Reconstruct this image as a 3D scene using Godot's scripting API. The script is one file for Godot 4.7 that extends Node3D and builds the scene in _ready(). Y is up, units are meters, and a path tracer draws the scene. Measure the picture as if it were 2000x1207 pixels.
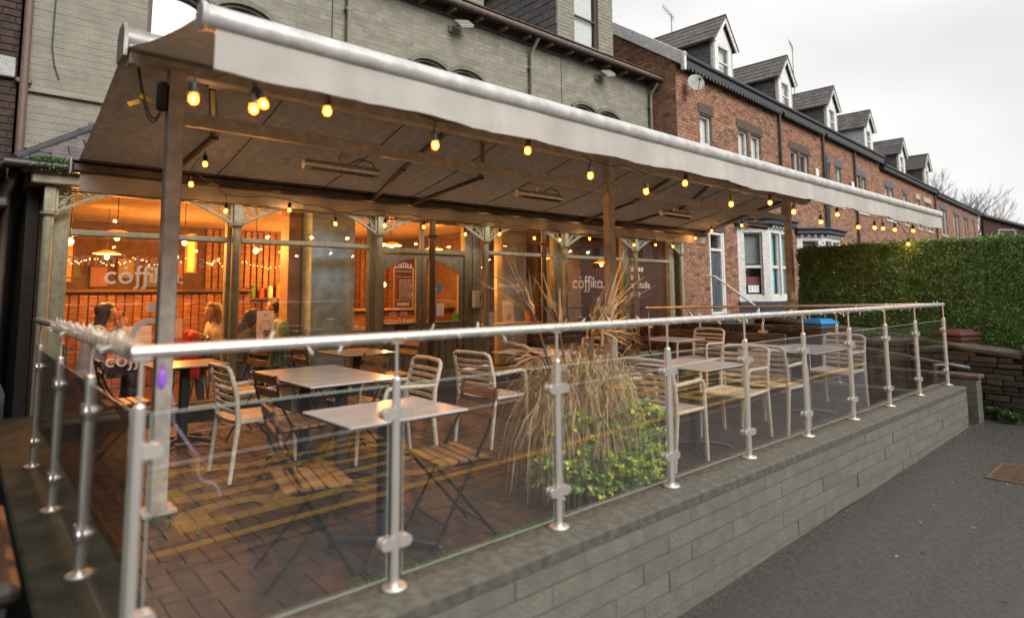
extends Node3D
# A terrace cafe in a brick street on a dull winter afternoon.
# x runs along the shop front, y is up, z points to the street; the terrace floor is y = 0.

const CAM := Vector3(0.0, 1.38, 6.0)
const FOCAL := 1210.9   # in units of a picture 2000 wide
const CENTRE := Vector2(1000.0, 455.0)
var cam_basis := Basis(Vector3(0.748, -0.006, 0.664), Vector3(-0.059, 0.995, 0.076), Vector3(-0.661, -0.096, 0.744)).orthonormalized()
var names := {}
var mats := {}
var rng := RandomNumberGenerator.new()


# ---------------------------------------------------------------- shapes
class Sh:
	var v := PackedVector3Array()
	var n := PackedVector3Array()
	var c := PackedColorArray()
	var col := Color(1, 1, 1)
	var x := Transform3D.IDENTITY

	func tri(a: Vector3, b: Vector3, d: Vector3, na: Vector3, nb: Vector3, nd: Vector3) -> void:   # a, b, d run anticlockwise seen from outside
		v.append(x * a); v.append(x * d); v.append(x * b)
		n.append((x.basis * na).normalized()); n.append((x.basis * nd).normalized()); n.append((x.basis * nb).normalized())
		c.append(col); c.append(col); c.append(col)

	func flat(a: Vector3, b: Vector3, d: Vector3) -> void:
		var m := (b - a).cross(d - a).normalized()
		tri(a, b, d, m, m, m)

	func quad(a: Vector3, b: Vector3, d: Vector3, e: Vector3) -> void:
		var m := (d - a).cross(e - b).normalized()
		tri(a, b, d, m, m, m); tri(a, d, e, m, m, m)

	func box(at: Vector3, size: Vector3, basis := Basis.IDENTITY) -> void:
		hexa(at, size * 0.5, size * 0.5, basis)

	func hexa(at: Vector3, h: Vector3, t: Vector3, basis := Basis.IDENTITY) -> void:   # a box whose +z face may be smaller (t) than its back (h)
		var p := []
		for k in 8:
			var hz := t if k & 4 else h
			p.append(at + basis * Vector3(hz.x if k & 1 else -hz.x, hz.y if k & 2 else -hz.y, h.z if k & 4 else -h.z))
		quad(p[4], p[5], p[7], p[6]); quad(p[1], p[0], p[2], p[3])
		quad(p[5], p[1], p[3], p[7]); quad(p[0], p[4], p[6], p[2])
		quad(p[6], p[7], p[3], p[2]); quad(p[0], p[1], p[5], p[4])

	func bevel(at: Vector3, size: Vector3, b: float, basis := Basis.IDENTITY) -> void:   # a box with chamfered edges
		var h := size * 0.5
		b = minf(b, minf(h.x, minf(h.y, h.z)) * 0.9)
		var q := func(sx, sy, sz, ax):   # corner point on the face across axis ax
			var r := Vector3(sx * h.x, sy * h.y, sz * h.z)
			for k in 3:
				if k != ax:
					r[k] -= signf(r[k]) * b
			return at + basis * r
		for ax in 3:
			for s in [-1, 1]:
				var o := []
				for e in [[-1, -1], [1, -1], [1, 1], [-1, 1]]:
					var w := [0, 0, 0]
					w[ax] = s; w[(ax + 1) % 3] = e[0]; w[(ax + 2) % 3] = e[1]
					o.append(q.call(w[0], w[1], w[2], ax))
				if s < 0:
					o.reverse()
				quad(o[0], o[1], o[2], o[3])
		for ax in 3:   # edges along axis ax
			for s1 in [-1, 1]:
				for s2 in [-1, 1]:
					var a1 := (ax + 1) % 3
					var a2 := (ax + 2) % 3
					var w := [0, 0, 0]
					w[a1] = s1; w[a2] = s2; w[ax] = -1
					var A: Vector3 = q.call(w[0], w[1], w[2], a1)
					var B: Vector3 = q.call(w[0], w[1], w[2], a2)
					w[ax] = 1
					var C2: Vector3 = q.call(w[0], w[1], w[2], a2)
					var D: Vector3 = q.call(w[0], w[1], w[2], a1)
					if (B - A).cross(D - A).dot((A + B + C2 + D) * 0.25 - at) > 0:
						quad(A, B, C2, D)
					else:
						quad(D, C2, B, A)
		for sx in [-1, 1]:
			for sy in [-1, 1]:
				for sz in [-1, 1]:
					var A: Vector3 = q.call(sx, sy, sz, 0)
					var B: Vector3 = q.call(sx, sy, sz, 1)
					var D: Vector3 = q.call(sx, sy, sz, 2)
					if (B - A).cross(D - A).dot(A - at) > 0:
						flat(A, B, D)
					else:
						flat(A, D, B)

	func tube(pts: Array, r, seg := 8, caps := true) -> void:   # a round bar along pts; r is a number or one for each point
		var t0: Vector3 = (pts[1] - pts[0]).normalized()
		var u := t0.cross(Vector3.UP)
		if u.length() < 0.1:
			u = t0.cross(Vector3.RIGHT)
		u = u.normalized()
		var rings := []
		var dirs := []
		for i in pts.size():
			var t: Vector3 = (pts[mini(i + 1, pts.size() - 1)] - pts[maxi(i - 1, 0)]).normalized()
			u = (u - t * u.dot(t)).normalized()
			var w := t.cross(u)
			var ri: float = r[i] if r is Array else r
			var ring := []
			var dd := []
			for k in seg:
				var a := TAU * k / seg
				var d := u * cos(a) + w * sin(a)
				dd.append(d)
				ring.append(pts[i] + d * ri)
			rings.append(ring); dirs.append(dd)
		for i in pts.size() - 1:
			for k in seg:
				var m := (k + 1) % seg
				tri(rings[i][k], rings[i][m], rings[i + 1][m], dirs[i][k], dirs[i][m], dirs[i + 1][m])
				tri(rings[i][k], rings[i + 1][m], rings[i + 1][k], dirs[i][k], dirs[i + 1][m], dirs[i + 1][k])
		if caps:
			for k in range(1, seg - 1):
				flat(rings[0][0], rings[0][k + 1], rings[0][k])
				flat(rings[-1][0], rings[-1][k], rings[-1][k + 1])

	func lathe(prof: Array, seg := 16, at := Vector3.ZERO, basis := Basis.IDENTITY) -> void:   # prof: (radius, height) from the bottom up
		for i in prof.size() - 1:
			var a: Vector2 = prof[i]
			var b: Vector2 = prof[i + 1]
			var e := b - a
			var nn := Vector2(e.y, -e.x).normalized()
			for k in seg:
				var t0 := TAU * k / seg
				var t1 := TAU * (k + 1) / seg
				var d0 := Vector3(cos(t0), 0, sin(t0))
				var d1 := Vector3(cos(t1), 0, sin(t1))
				var p0 := at + basis * (d0 * a.x + Vector3.UP * a.y)
				var p1 := at + basis * (d1 * a.x + Vector3.UP * a.y)
				var p2 := at + basis * (d1 * b.x + Vector3.UP * b.y)
				var p3 := at + basis * (d0 * b.x + Vector3.UP * b.y)
				var n0 := basis * (d0 * nn.x + Vector3.UP * nn.y)
				var n1 := basis * (d1 * nn.x + Vector3.UP * nn.y)
				if b.x > 1e-5:
					tri(p0, p3, p2, n0, n0, n1)
				if a.x > 1e-5:
					tri(p0, p2, p1, n0, n1, n1)

	func ball(at: Vector3, r: Vector3, seg := 12, rows := 8) -> void:
		var p := func(i, k): 
			var a: float = PI * i / rows - PI / 2
			return Vector3(cos(a) * cos(TAU * k / seg), sin(a), cos(a) * sin(TAU * k / seg))
		for i in rows:
			for k in seg:
				var a: Vector3 = p.call(i, k)
				var b: Vector3 = p.call(i, k + 1)
				var d: Vector3 = p.call(i + 1, k + 1)
				var e: Vector3 = p.call(i + 1, k)
				if i > 0:
					tri(at + a * r, at + d * r, at + b * r, a / r, d / r, b / r)
				if i < rows - 1:
					tri(at + a * r, at + e * r, at + d * r, a / r, e / r, d / r)

	func poly(p: PackedVector2Array, depth: float, at := Vector3.ZERO, basis := Basis.IDENTITY) -> void:   # an outline in x and y, depth towards +z
		if Geometry2D.is_polygon_clockwise(p):
			p = p.duplicate()
			p.reverse()
		var t := Geometry2D.triangulate_polygon(p)
		var w := func(q: Vector2, z: float): return at + basis * Vector3(q.x, q.y, z)
		for i in range(0, t.size(), 3):
			var a: Vector2 = p[t[i]]
			var b: Vector2 = p[t[i + 1]]
			var d: Vector2 = p[t[i + 2]]
			if (b - a).cross(d - a) < 0:
				var s := b
				b = d
				d = s
			flat(w.call(a, depth), w.call(b, depth), w.call(d, depth))
			flat(w.call(a, 0), w.call(d, 0), w.call(b, 0))
		for i in p.size():
			var a: Vector2 = p[i]
			var b: Vector2 = p[(i + 1) % p.size()]
			quad(w.call(a, 0), w.call(b, 0), w.call(b, depth), w.call(a, depth))

	func leaf(at: Vector3, dir: Vector3, up: Vector3, len: float, wid: float) -> void:   # a folded leaf of four faces
		var s := dir.cross(up).normalized() * wid * 0.5
		var m := at + dir * len * 0.5
		var lift := up * wid * 0.18
		var tip := at + dir * len
		flat(at, m, m + s + lift); flat(m + s + lift, m, tip)
		flat(at, m - s + lift, m); flat(m - s + lift, tip, m)

	func blade(pts: Array, wid: float, side: Vector3) -> void:   # a thin strap leaf along pts
		for i in pts.size() - 1:
			var w0 := wid * (1.0 - float(i) / (pts.size() - 1) * 0.85)
			var w1 := wid * (1.0 - float(i + 1) / (pts.size() - 1) * 0.85)
			quad(pts[i] - side * w0, pts[i] + side * w0, pts[i + 1] + side * w1, pts[i + 1] - side * w1)

	func mesh() -> ArrayMesh:
		var a := []
		a.resize(Mesh.ARRAY_MAX)
		a[Mesh.ARRAY_VERTEX] = v; a[Mesh.ARRAY_NORMAL] = n; a[Mesh.ARRAY_COLOR] = c
		var m := ArrayMesh.new()
		if v.size():
			m.add_surface_from_arrays(Mesh.PRIMITIVE_TRIANGLES, a)
		return m


# ---------------------------------------------------------------- objects
func numbered(called: String) -> String:
	var k: int = names.get(called, 0)
	names[called] = k + 1
	return called if k == 0 else "%s_%03d" % [called, k]

func tag(o: Node3D, label := "", category := "", group := "", kind := "") -> Node3D:
	for e in [["label", label], ["category", category], ["group", group], ["kind", kind]]:
		if e[1]:
			o.set_meta(e[0], e[1])
	return o

func thing(called: String, label: String, category: String, at := Vector3.ZERO, turn := 0.0, group := "") -> Node3D:
	var o := Node3D.new()
	o.name = numbered(called)
	add_child(o)
	o.position = at
	o.rotation.y = turn
	return tag(o, label, category, group)

func put(called: String, m: Mesh, mat: Material, parent: Node = self) -> MeshInstance3D:
	var o := MeshInstance3D.new()
	o.name = numbered(called) if parent == self else called
	o.mesh = m
	o.material_override = mat
	parent.add_child(o, true)
	return o

func obj(called: String, s: Sh, mat: Material, parent: Node = self) -> MeshInstance3D:
	return put(called, s.mesh(), mat, parent)

func structure(called: String, s: Sh, mat: Material) -> MeshInstance3D:
	var o := obj(called, s, mat)
	o.set_meta("kind", "structure")
	return o

func part(called: String, parent: Node) -> Node3D:
	var o := Node3D.new()
	o.name = called
	parent.add_child(o, true)
	return o

func copy(o: Node3D, called: String, label: String) -> Node3D:
	var d: Node3D = o.duplicate()
	d.name = numbered(called)
	add_child(d)
	d.set_meta("label", label)
	return d

func onto(p: Vector3) -> Vector3:   # where a point falls in a picture 2000 wide, and its depth
	var q := cam_basis.transposed() * (p - CAM)
	return Vector3(CENTRE.x + FOCAL * q.x / -q.z, CENTRE.y - FOCAL * q.y / -q.z, -q.z)

func in_frame(p: Vector3) -> bool:
	var q := onto(p)
	return q.z > 0.2 and q.x > -20 and q.x < 2020 and q.y > -20 and q.y < 1227

func seen_first(list: Array, world: Transform3D) -> Array:   # [those in the frame, nearest first] + the others
	var key := []
	for i in list.size():
		var p: Vector3 = world * (list[i].p as Vector3)
		key.append([CAM.distance_to(p) + (0.0 if in_frame(p) else 1000.0), i])
	key.sort()
	var r := []
	for k in key:
		r.append(list[k[1]])
	return r

# ---------------------------------------------------------------- materials
func L(r: float, g: float, b: float, a := 1.0) -> Color:   # a real-world base colour, given as linear values
	var q := Color(r, g, b).linear_to_srgb()
	q.a = a
	return q

func noise_image(seed_: int, freq: float, oct: int, size := 512, stretch := Vector2.ONE) -> Image:
	var f := FastNoiseLite.new()
	f.seed = seed_
	f.frequency = freq
	f.fractal_octaves = oct
	f.noise_type = FastNoiseLite.TYPE_SIMPLEX_SMOOTH
	if stretch == Vector2.ONE:
		return f.get_seamless_image(size, size, false, false, 0.12, true)
	var im := Image.create(size, size, false, Image.FORMAT_L8)
	for y in size:
		for x in size:
			var a := f.get_noise_2d(x * stretch.x, y * stretch.y)
			var b := f.get_noise_2d((x - size) * stretch.x, y * stretch.y)
			var t := float(x) / size
			im.set_pixel(x, y, Color.from_hsv(0, 0, clampf(0.5 + 0.9 * lerpf(a, b, t), 0, 1)))
	return im

func tone(fine: Image, coarse: Image, lo: float, hi: float, share := 0.5, power := 1.0) -> ImageTexture:   # mixes two greys into one texture of brightness lo..hi
	var a := fine.get_data()
	var b := coarse.get_data()
	var o := PackedByteArray()
	o.resize(a.size())
	for i in a.size():
		var t := pow((a[i] * (1.0 - share) + b[i] * share) / 255.0, power)
		o[i] = int(clampf((lo + (hi - lo) * t) * 255.0, 0, 255))
	return ImageTexture.create_from_image(Image.create_from_data(fine.get_width(), fine.get_height(), false, Image.FORMAT_L8, o))

func bumps(im: Image, strength: float) -> ImageTexture:
	var q := im.duplicate() as Image
	q.convert(Image.FORMAT_RGBA8)
	q.bump_map_to_normal_map(strength)
	return ImageTexture.create_from_image(q)

var T := {}

func make_textures() -> void:
	var fine := noise_image(3, 0.09, 3)
	var grain := noise_image(8, 0.28, 1)
	var blotch := noise_image(5, 0.012, 5)
	var cloud := noise_image(21, 0.006, 4)
	T.paint = tone(fine, blotch, 0.70, 1.0, 0.75)
	T.wall = tone(grain, blotch, 0.78, 1.0, 0.6)
	T.speck = tone(grain, blotch, 0.45, 1.0, 0.30, 1.2)
	T.stone = tone(fine, blotch, 0.45, 1.0, 0.55)
	T.fabric = tone(grain, cloud, 0.82, 1.0, 0.5)
	T.dirt = tone(fine, cloud, 0.35, 1.0, 0.6)
	var streak := noise_image(14, 0.02, 4, 256, Vector2(0.35, 3.2))
	T.wood = tone(streak, streak, 0.45, 1.0, 0.5)
	T.n_fine = bumps(fine, 3.0)
	T.n_grain = bumps(grain, 3.0)
	T.n_blotch = bumps(blotch, 6.0)
	T.n_wood = bumps(streak, 2.0)
	T.rough = tone(fine, blotch, 0.45, 1.0, 0.6)
	T.wet = tone(fine, blotch, 0.25, 0.95, 0.75)

func mk(key: String, color: Color, rough := 0.8, metal := 0.0, tex := "", scale := 1.0, bump := "", bump_scale := 0.4, vcol := false) -> StandardMaterial3D:
	if mats.has(key):
		return mats[key]
	var m := StandardMaterial3D.new()
	m.resource_name = key
	m.albedo_color = color
	m.roughness = rough
	m.metallic = metal
	m.uv1_triplanar = true
	m.uv1_world_triplanar = true
	m.uv1_scale = Vector3.ONE * scale
	m.vertex_color_use_as_albedo = vcol
	if tex:
		m.albedo_texture = T[tex]
	if bump:
		m.normal_enabled = true
		m.normal_texture = T[bump]
		m.normal_scale = bump_scale
	mats[key] = m
	return m

func glow(key: String, color: Color, energy: float) -> StandardMaterial3D:
	var m := mk(key, color, 0.4)
	m.emission_enabled = true
	m.emission = color
	m.emission_energy_multiplier = energy
	return m

func glass(key: String, tint: Color, alpha: float) -> StandardMaterial3D:
	var m := mk(key, Color(tint, alpha), 0.0)
	m.transparency = BaseMaterial3D.TRANSPARENCY_ALPHA
	m.metallic_specular = 0.5
	return m

func lamp_light(called: String, at: Vector3, color: Color, energy: float, size: float, parent: Node3D) -> void:
	var l := OmniLight3D.new()
	l.name = called
	l.light_color = color
	l.light_energy = energy
	l.light_size = size
	l.omni_range = 14.0
	l.omni_attenuation = 2.0
	l.shadow_enabled = true
	parent.add_child(l, true)
	l.position = at

# ---------------------------------------------------------------- courses of pieces
# lays pieces in courses over a w x h field in the plane of xf (x along, y up, z out), leaving out the holes (Rect2);
# the `single` pieces that show largest become parts of their own, the others one part
func lay(parent: Node3D, called: String, xf: Transform3D, w: float, h: float, bl: float, bh: float, gap: float, deep: float, holes: Array, tones: Array, single: int, salt: int, wobble := 0.0015, cut = null, side_gap := -1.0) -> void:
	var r := RandomNumberGenerator.new()
	r.seed = salt
	var list := []
	var row := 0
	var y := 0.0
	while y < h - 0.01:
		var y1 := minf(y + bh - gap, h)
		var spans := [[0.0, w]]
		if cut != null:
			spans = [cut.call(y, y1)]
		for ho: Rect2 in holes:
			var next := []
			if ho.position.y < y1 - 0.012 and ho.end.y > y + 0.012:
				for s in spans:
					if ho.position.x > s[0]:
						next.append([s[0], minf(s[1], ho.position.x)])
					if ho.end.x < s[1]:
						next.append([maxf(s[0], ho.end.x), s[1]])
				spans = next
		var x := -bl * 0.5 if row % 2 else 0.0
		while x < w:
			for s in spans:
				var a := maxf(x, s[0])
				var b := minf(x + bl - (gap if side_gap < 0 else side_gap), s[1])
				if b - a > 0.015:
					var d := deep + r.randf_range(-wobble, wobble)
					list.append({"p": Vector3((a + b) / 2, (y + y1) / 2 + r.randfn(0.0, 0.05) * gap, d / 2), "b": Basis(Vector3.BACK, r.randfn(0.0, 0.10) * gap / bl), "s": Vector3(b - a, y1 - y, d), "t": r.randi() % 97, "k": r.randf_range(0.85, 1.12)})
			x += bl
		y += bh
		row += 1
	pieces(parent, called, xf, list, tones, single, 0.485 if side_gap < 0 else 0.4985)

func pieces(parent: Node3D, called: String, xf: Transform3D, list: Array, tones: Array, single: int, tx := 0.485) -> void:
	# tones: [a name for the material, roughness, texture, its scale, relief, its strength, linear colours ...]
	list = seen_first(list, parent.global_transform * xf)
	var one := Sh.new()
	one.hexa(Vector3.ZERO, Vector3.ONE * 0.5, Vector3(tx, 0.475, 0.5))
	var unit := one.mesh()
	var rest := Sh.new()
	for i in list.size():
		var e: Dictionary = list[i]
		var k: int = 6 + e.t % (tones.size() - 6)
		var q: Color = tones[k]
		var t: Transform3D = xf * Transform3D(e.get("b", Basis.IDENTITY), e.p)
		if i < single:
			var o := put(called, unit, mk(tones[0] + str(k), L(q.r, q.g, q.b), tones[1], 0.0, tones[2], tones[3], tones[4], tones[5]), parent)
			o.transform = t.scaled_local(e.s)
		else:
			rest.x = t
			rest.col = Color(q.r * e.k, q.g * e.k, q.b * e.k)
			rest.hexa(Vector3.ZERO, e.s * 0.5, Vector3(e.s.x * tx, e.s.y * 0.475, e.s.z * 0.5))
	if rest.v.size():
		var o := obj(called + ("work" if called == "brick" else "_field"), rest, mk(tones[0] + "_field", Color.WHITE, tones[1], 0.0, tones[2], tones[3], tones[4], tones[5], true), parent)
		o.set_meta("kind", "stuff")

# ---------------------------------------------------------------- light and camera
func pavement_y(x: float) -> float:
	return -0.41 + 0.02 * clampf(x, -30.0, 45.0)

func light_and_camera() -> void:
	var cam := Camera3D.new()
	cam.name = "camera"
	add_child(cam)
	cam.transform = Transform3D(cam_basis, CAM)
	cam.projection = Camera3D.PROJECTION_FRUSTUM
	cam.near = 0.1
	cam.far = 1500.0
	cam.size = 1207.0 / FOCAL * 0.1
	cam.frustum_offset = Vector2(0.0, -(603.5 - CENTRE.y) / FOCAL * 0.1)
	var lens := CameraAttributesPhysical.new()
	lens.frustum_focal_length = 22.0
	lens.frustum_near = 0.1
	lens.frustum_far = 1500.0
	lens.exposure_aperture = 1.05
	lens.frustum_focus_distance = 7.5
	cam.attributes = lens
	cam.current = true

	var we := WorldEnvironment.new()
	we.name = "surroundings"
	var e := Environment.new()
	e.background_mode = Environment.BG_SKY
	var sky := ProceduralSkyMaterial.new()
	sky.sky_top_color = Color(0.538, 0.537, 0.534)
	sky.sky_horizon_color = Color(0.612, 0.611, 0.608)
	sky.sky_curve = 0.25
	sky.ground_bottom_color = Color(0.24, 0.23, 0.22)
	sky.ground_horizon_color = Color(0.62, 0.62, 0.62)
	sky.energy_multiplier = 1.0
	var haze := noise_image(77, 0.012, 5, 512)
	var over := Image.create(512, 512, false, Image.FORMAT_RGBA8)
	var d := haze.get_data()
	for i in 512 * 512:
		var a := clampf(d[i] / 255.0 * 0.36 - 0.10, 0.0, 1.0)
		over.set_pixel(i % 512, i / 512, Color(0.70, 0.70, 0.70, a))
	sky.sky_cover = ImageTexture.create_from_image(over)
	var s := Sky.new()
	s.sky_material = sky
	e.sky = s
	e.tonemap_mode = Environment.TONE_MAPPER_LINEAR
	e.tonemap_exposure = 2.95
	e.sdfgi_enabled = true
	e.ssao_enabled = true
	e.ssil_enabled = true
	we.environment = e
	add_child(we)
	var sun := DirectionalLight3D.new()
	sun.name = "sun"
	sun.light_energy = 0.5
	sun.light_angular_distance = 40.0
	sun.light_color = Color(1.0, 0.985, 0.96)
	sun.shadow_enabled = true
	add_child(sun)
	sun.look_at_from_position(Vector3(6, 14, 22), Vector3(4, 0, 0))

# ---------------------------------------------------------------- ground, road, pavement
func sheet(s: Sh, xs: Array, z0: float, z1: float, lift: float) -> void:
	for i in xs.size() - 1:
		var a := pavement_y(xs[i]) + lift
		var b := pavement_y(xs[i + 1]) + lift
		s.quad(Vector3(xs[i], a, z1), Vector3(xs[i + 1], b, z1), Vector3(xs[i + 1], b, z0), Vector3(xs[i], a, z0))

func ground() -> void:
	var xs := [-400.0, -30.0, 45.0, 400.0]
	var s := Sh.new()
	sheet(s, xs, -400.0, 400.0, -0.45)
	structure("ground", s, mk("earth", L(0.06, 0.05, 0.04), 0.95, 0.0, "stone", 0.4))
	# tarmac pavement: a finely uneven sheet
	s = Sh.new()
	var f := FastNoiseLite.new()
	f.seed = 4
	f.frequency = 0.5
	var nx := 150
	var nz := 30
	var py := func(x: float, z: float): return pavement_y(x) + 0.012 * f.get_noise_2d(x, z * 1.3)
	for i in nx:
		for k in nz:
			var x0 := -6.0 + 26.0 * i / nx
			var x1 := -6.0 + 26.0 * (i + 1) / nx
			var z0 := 3.7 + 2.46 * k / nz
			var z1 := 3.7 + 2.46 * (k + 1) / nz
			s.quad(Vector3(x0, py.call(x0, z1), z1), Vector3(x1, py.call(x1, z1), z1), Vector3(x1, py.call(x1, z0), z0), Vector3(x0, py.call(x0, z0), z0))
	var tarmac := mk("tarmac", L(0.138, 0.131, 0.125), 0.72, 0.0, "speck", 3.4, "n_grain", 0.55)
	tarmac.roughness_texture = T.wet
	var pave := structure("pavement", s, tarmac)
	var chips := Sh.new()   # pale stone chips set in the tarmac near the camera
	var r := RandomNumberGenerator.new()
	r.seed = 12
	for i in 4000:
		var x := r.randf_range(0.6, 9.5)
		var z := r.randf_range(4.0, 5.9)
		var q := r.randf_range(0.0016, 0.0038)
		var t := r.randf_range(0.10, 0.28)
		chips.col = Color(t, t * 0.95, t * 0.88)
		chips.x = Transform3D(Basis(Vector3.UP, r.randf() * TAU), Vector3(x, py.call(x, z) - 0.001, z))
		chips.hexa(Vector3.ZERO, Vector3(q, q * 0.7, 0.003), Vector3(q * 0.6, q * 0.5, 0.003), Basis(Vector3.RIGHT, -PI / 2))
	for i in 2600:   # grit and crumbs of dirt gathered along the foot of the wall
		var x := r.randf_range(0.4, 9.3)
		var z := 3.985 + absf(r.randfn(0.0, 0.035)) * (1.0 + 1.2 * maxf(0.0, f.get_noise_2d(x * 4.0, 9.0)))
		var q := r.randf_range(0.002, 0.007)
		var t := r.randf_range(0.03, 0.14)
		chips.col = Color(t * 1.15, t * 0.95, t * 0.72)
		chips.x = Transform3D(Basis(Vector3.UP, r.randf() * TAU), Vector3(x, py.call(x, z), z))
		chips.hexa(Vector3.ZERO, Vector3(q, q * 0.8, 0.003), Vector3(q * 0.5, q * 0.4, 0.003), Basis(Vector3.RIGHT, -PI / 2))
	obj("stone_chips", chips, mk("chips", Color.WHITE, 0.8, 0, "", 1, "", 0, true), pave).set_meta("kind", "stuff")
	# the pavement goes on to both sides and across the road
	s = Sh.new()
	sheet(s, [-200.0, -30.0, -6.0], 3.0, 6.16, 0.0)
	sheet(s, [20.0, 45.0, 300.0], 4.4, 6.16, 0.0)
	sheet(s, [-200.0, -30.0, 45.0, 300.0], 14.6, 17.2, 0.0)
	structure("far_pavement", s, tarmac)
	s = Sh.new()
	for zz in [6.22, 14.53]:
		var x := -40.0
		while x < 60.0:
			s.x = Transform3D(Basis(Vector3.BACK, atan(0.02)), Vector3(x, pavement_y(x) - 0.09, zz))
			s.bevel(Vector3(0.455, 0, 0), Vector3(0.905, 0.2, 0.14), 0.015)
			x += 0.915
	s.x = Transform3D.IDENTITY
	structure("kerb", s, mk("kerb", L(0.25, 0.24, 0.22), 0.8, 0, "stone", 1.2, "n_fine", 0.4))
	s = Sh.new()
	sheet(s, [-300.0, -30.0, 45.0, 300.0], 6.2, 14.6, -0.105)
	structure("road", s, mk("road", L(0.065, 0.062, 0.060), 0.7, 0, "speck", 1.4, "n_grain", 0.5))
	s = Sh.new()
	var y := -0.099
	sheet(s, [-30.0, 45.0], 6.74, 6.86, y)
	structure("yellow_line", s, mk("yellow_paint", L(0.80, 0.44, 0.03), 0.7, 0, "paint", 2.0))
	s = Sh.new()
	sheet(s, [-30.0, 7.0], 9.24, 9.44, y)
	sheet(s, [8.5, 14.0], 9.58, 9.78, y)
	var x2 := -20.0
	while x2 < 40.0:
		sheet(s, [x2, x2 + 2.0], 10.85, 10.95, y)
		x2 += 4.5
	structure("white_line", s, mk("white_paint", L(0.82, 0.81, 0.79), 0.7, 0, "paint", 2.0))
	for w in [["BUS", 0.85, 7.0], ["STOP", 2.45, 6.98], ["BUS", 8.3, 7.0], ["STOP", 10.2, 6.98]]:
		var t := TextMesh.new()
		t.text = w[0]
		t.font_size = 64
		t.pixel_size = 0.0175 if w[0] == "BUS" else 0.0135
		t.depth = 0.002
		var fo := SystemFont.new()
		fo.font_names = PackedStringArray(["Droid Sans"])
		fo.font_weight = 700
		t.font = fo
		t.horizontal_alignment = HORIZONTAL_ALIGNMENT_LEFT
		t.vertical_alignment = VERTICAL_ALIGNMENT_BOTTOM
		var o := put("road_lettering", t, mats.yellow_paint)
		o.set_meta("kind", "structure")
		var tilt := Basis(Vector3.BACK, atan(0.02))
		o.transform = Transform3D(tilt * Basis(Vector3(0, 0, 1), Vector3(2.0, 0, 0), Vector3(0, 1, 0)), Vector3(w[1], pavement_y(w[1]) - 0.098, w[2]))
	# drain grate in the pavement
	var g := thing("drain_grate", "rusty slatted drain grate let into the dark tarmac pavement", "drain grate", Vector3(7.2, pavement_y(7.2) - 0.003, 4.72), 0.0)
	g.rotation.z = atan(0.02)
	var rust := mk("rust", L(0.24, 0.145, 0.085), 0.75, 0.2, "stone", 3.0, "n_fine", 0.5)
	s = Sh.new()
	for e in [[Vector3(0, 0, -0.17), Vector3(0.62, 0.02, 0.03)], [Vector3(0, 0, 0.17), Vector3(0.62, 0.02, 0.03)], [Vector3(-0.3, 0, 0), Vector3(0.03, 0.02, 0.31)], [Vector3(0.3, 0, 0), Vector3(0.03, 0.02, 0.31)]]:
		s.bevel(e[0], e[1], 0.004)
	obj("frame", s, rust, g)
	s = Sh.new()
	s.box(Vector3(0, -0.006, 0), Vector3(0.57, 0.004, 0.31))
	obj("pit", s, mk("black", L(0.008, 0.008, 0.008), 0.9), g)
	for i in 15:
		s = Sh.new()
		s.bevel(Vector3(-0.28 + 0.04 * i, 0.002, 0), Vector3(0.022, 0.014, 0.309), 0.003)
		obj("bar", s, rust, g)
	# litter: dead leaves on the pavement
	for i in 34:
		var lx := r.randf_range(2.6, 8.6)
		var lz := r.randf_range(4.15, 5.3)
		var lf := thing("fallen_leaf", "small brown dead leaf lying on the dark tarmac", "leaf", Vector3(lx, py.call(lx, lz) + 0.003, lz), r.randf() * TAU, "dead leaves on the pavement")
		s = Sh.new()
		s.leaf(Vector3(-0.02, 0, 0), Vector3.RIGHT, Vector3.UP, r.randf_range(0.03, 0.055), r.randf_range(0.012, 0.022))
		obj("blade", s, mk("deadleaf%d" % (i % 3), [L(0.22, 0.11, 0.05), L(0.10, 0.05, 0.03), L(0.42, 0.36, 0.22)][i % 3], 0.7), lf)

# ---------------------------------------------------------------- terrace: floor, low walls, glass balustrades
const WALL_TOP := 0.24
const RAIL_Y := 1.205

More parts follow.
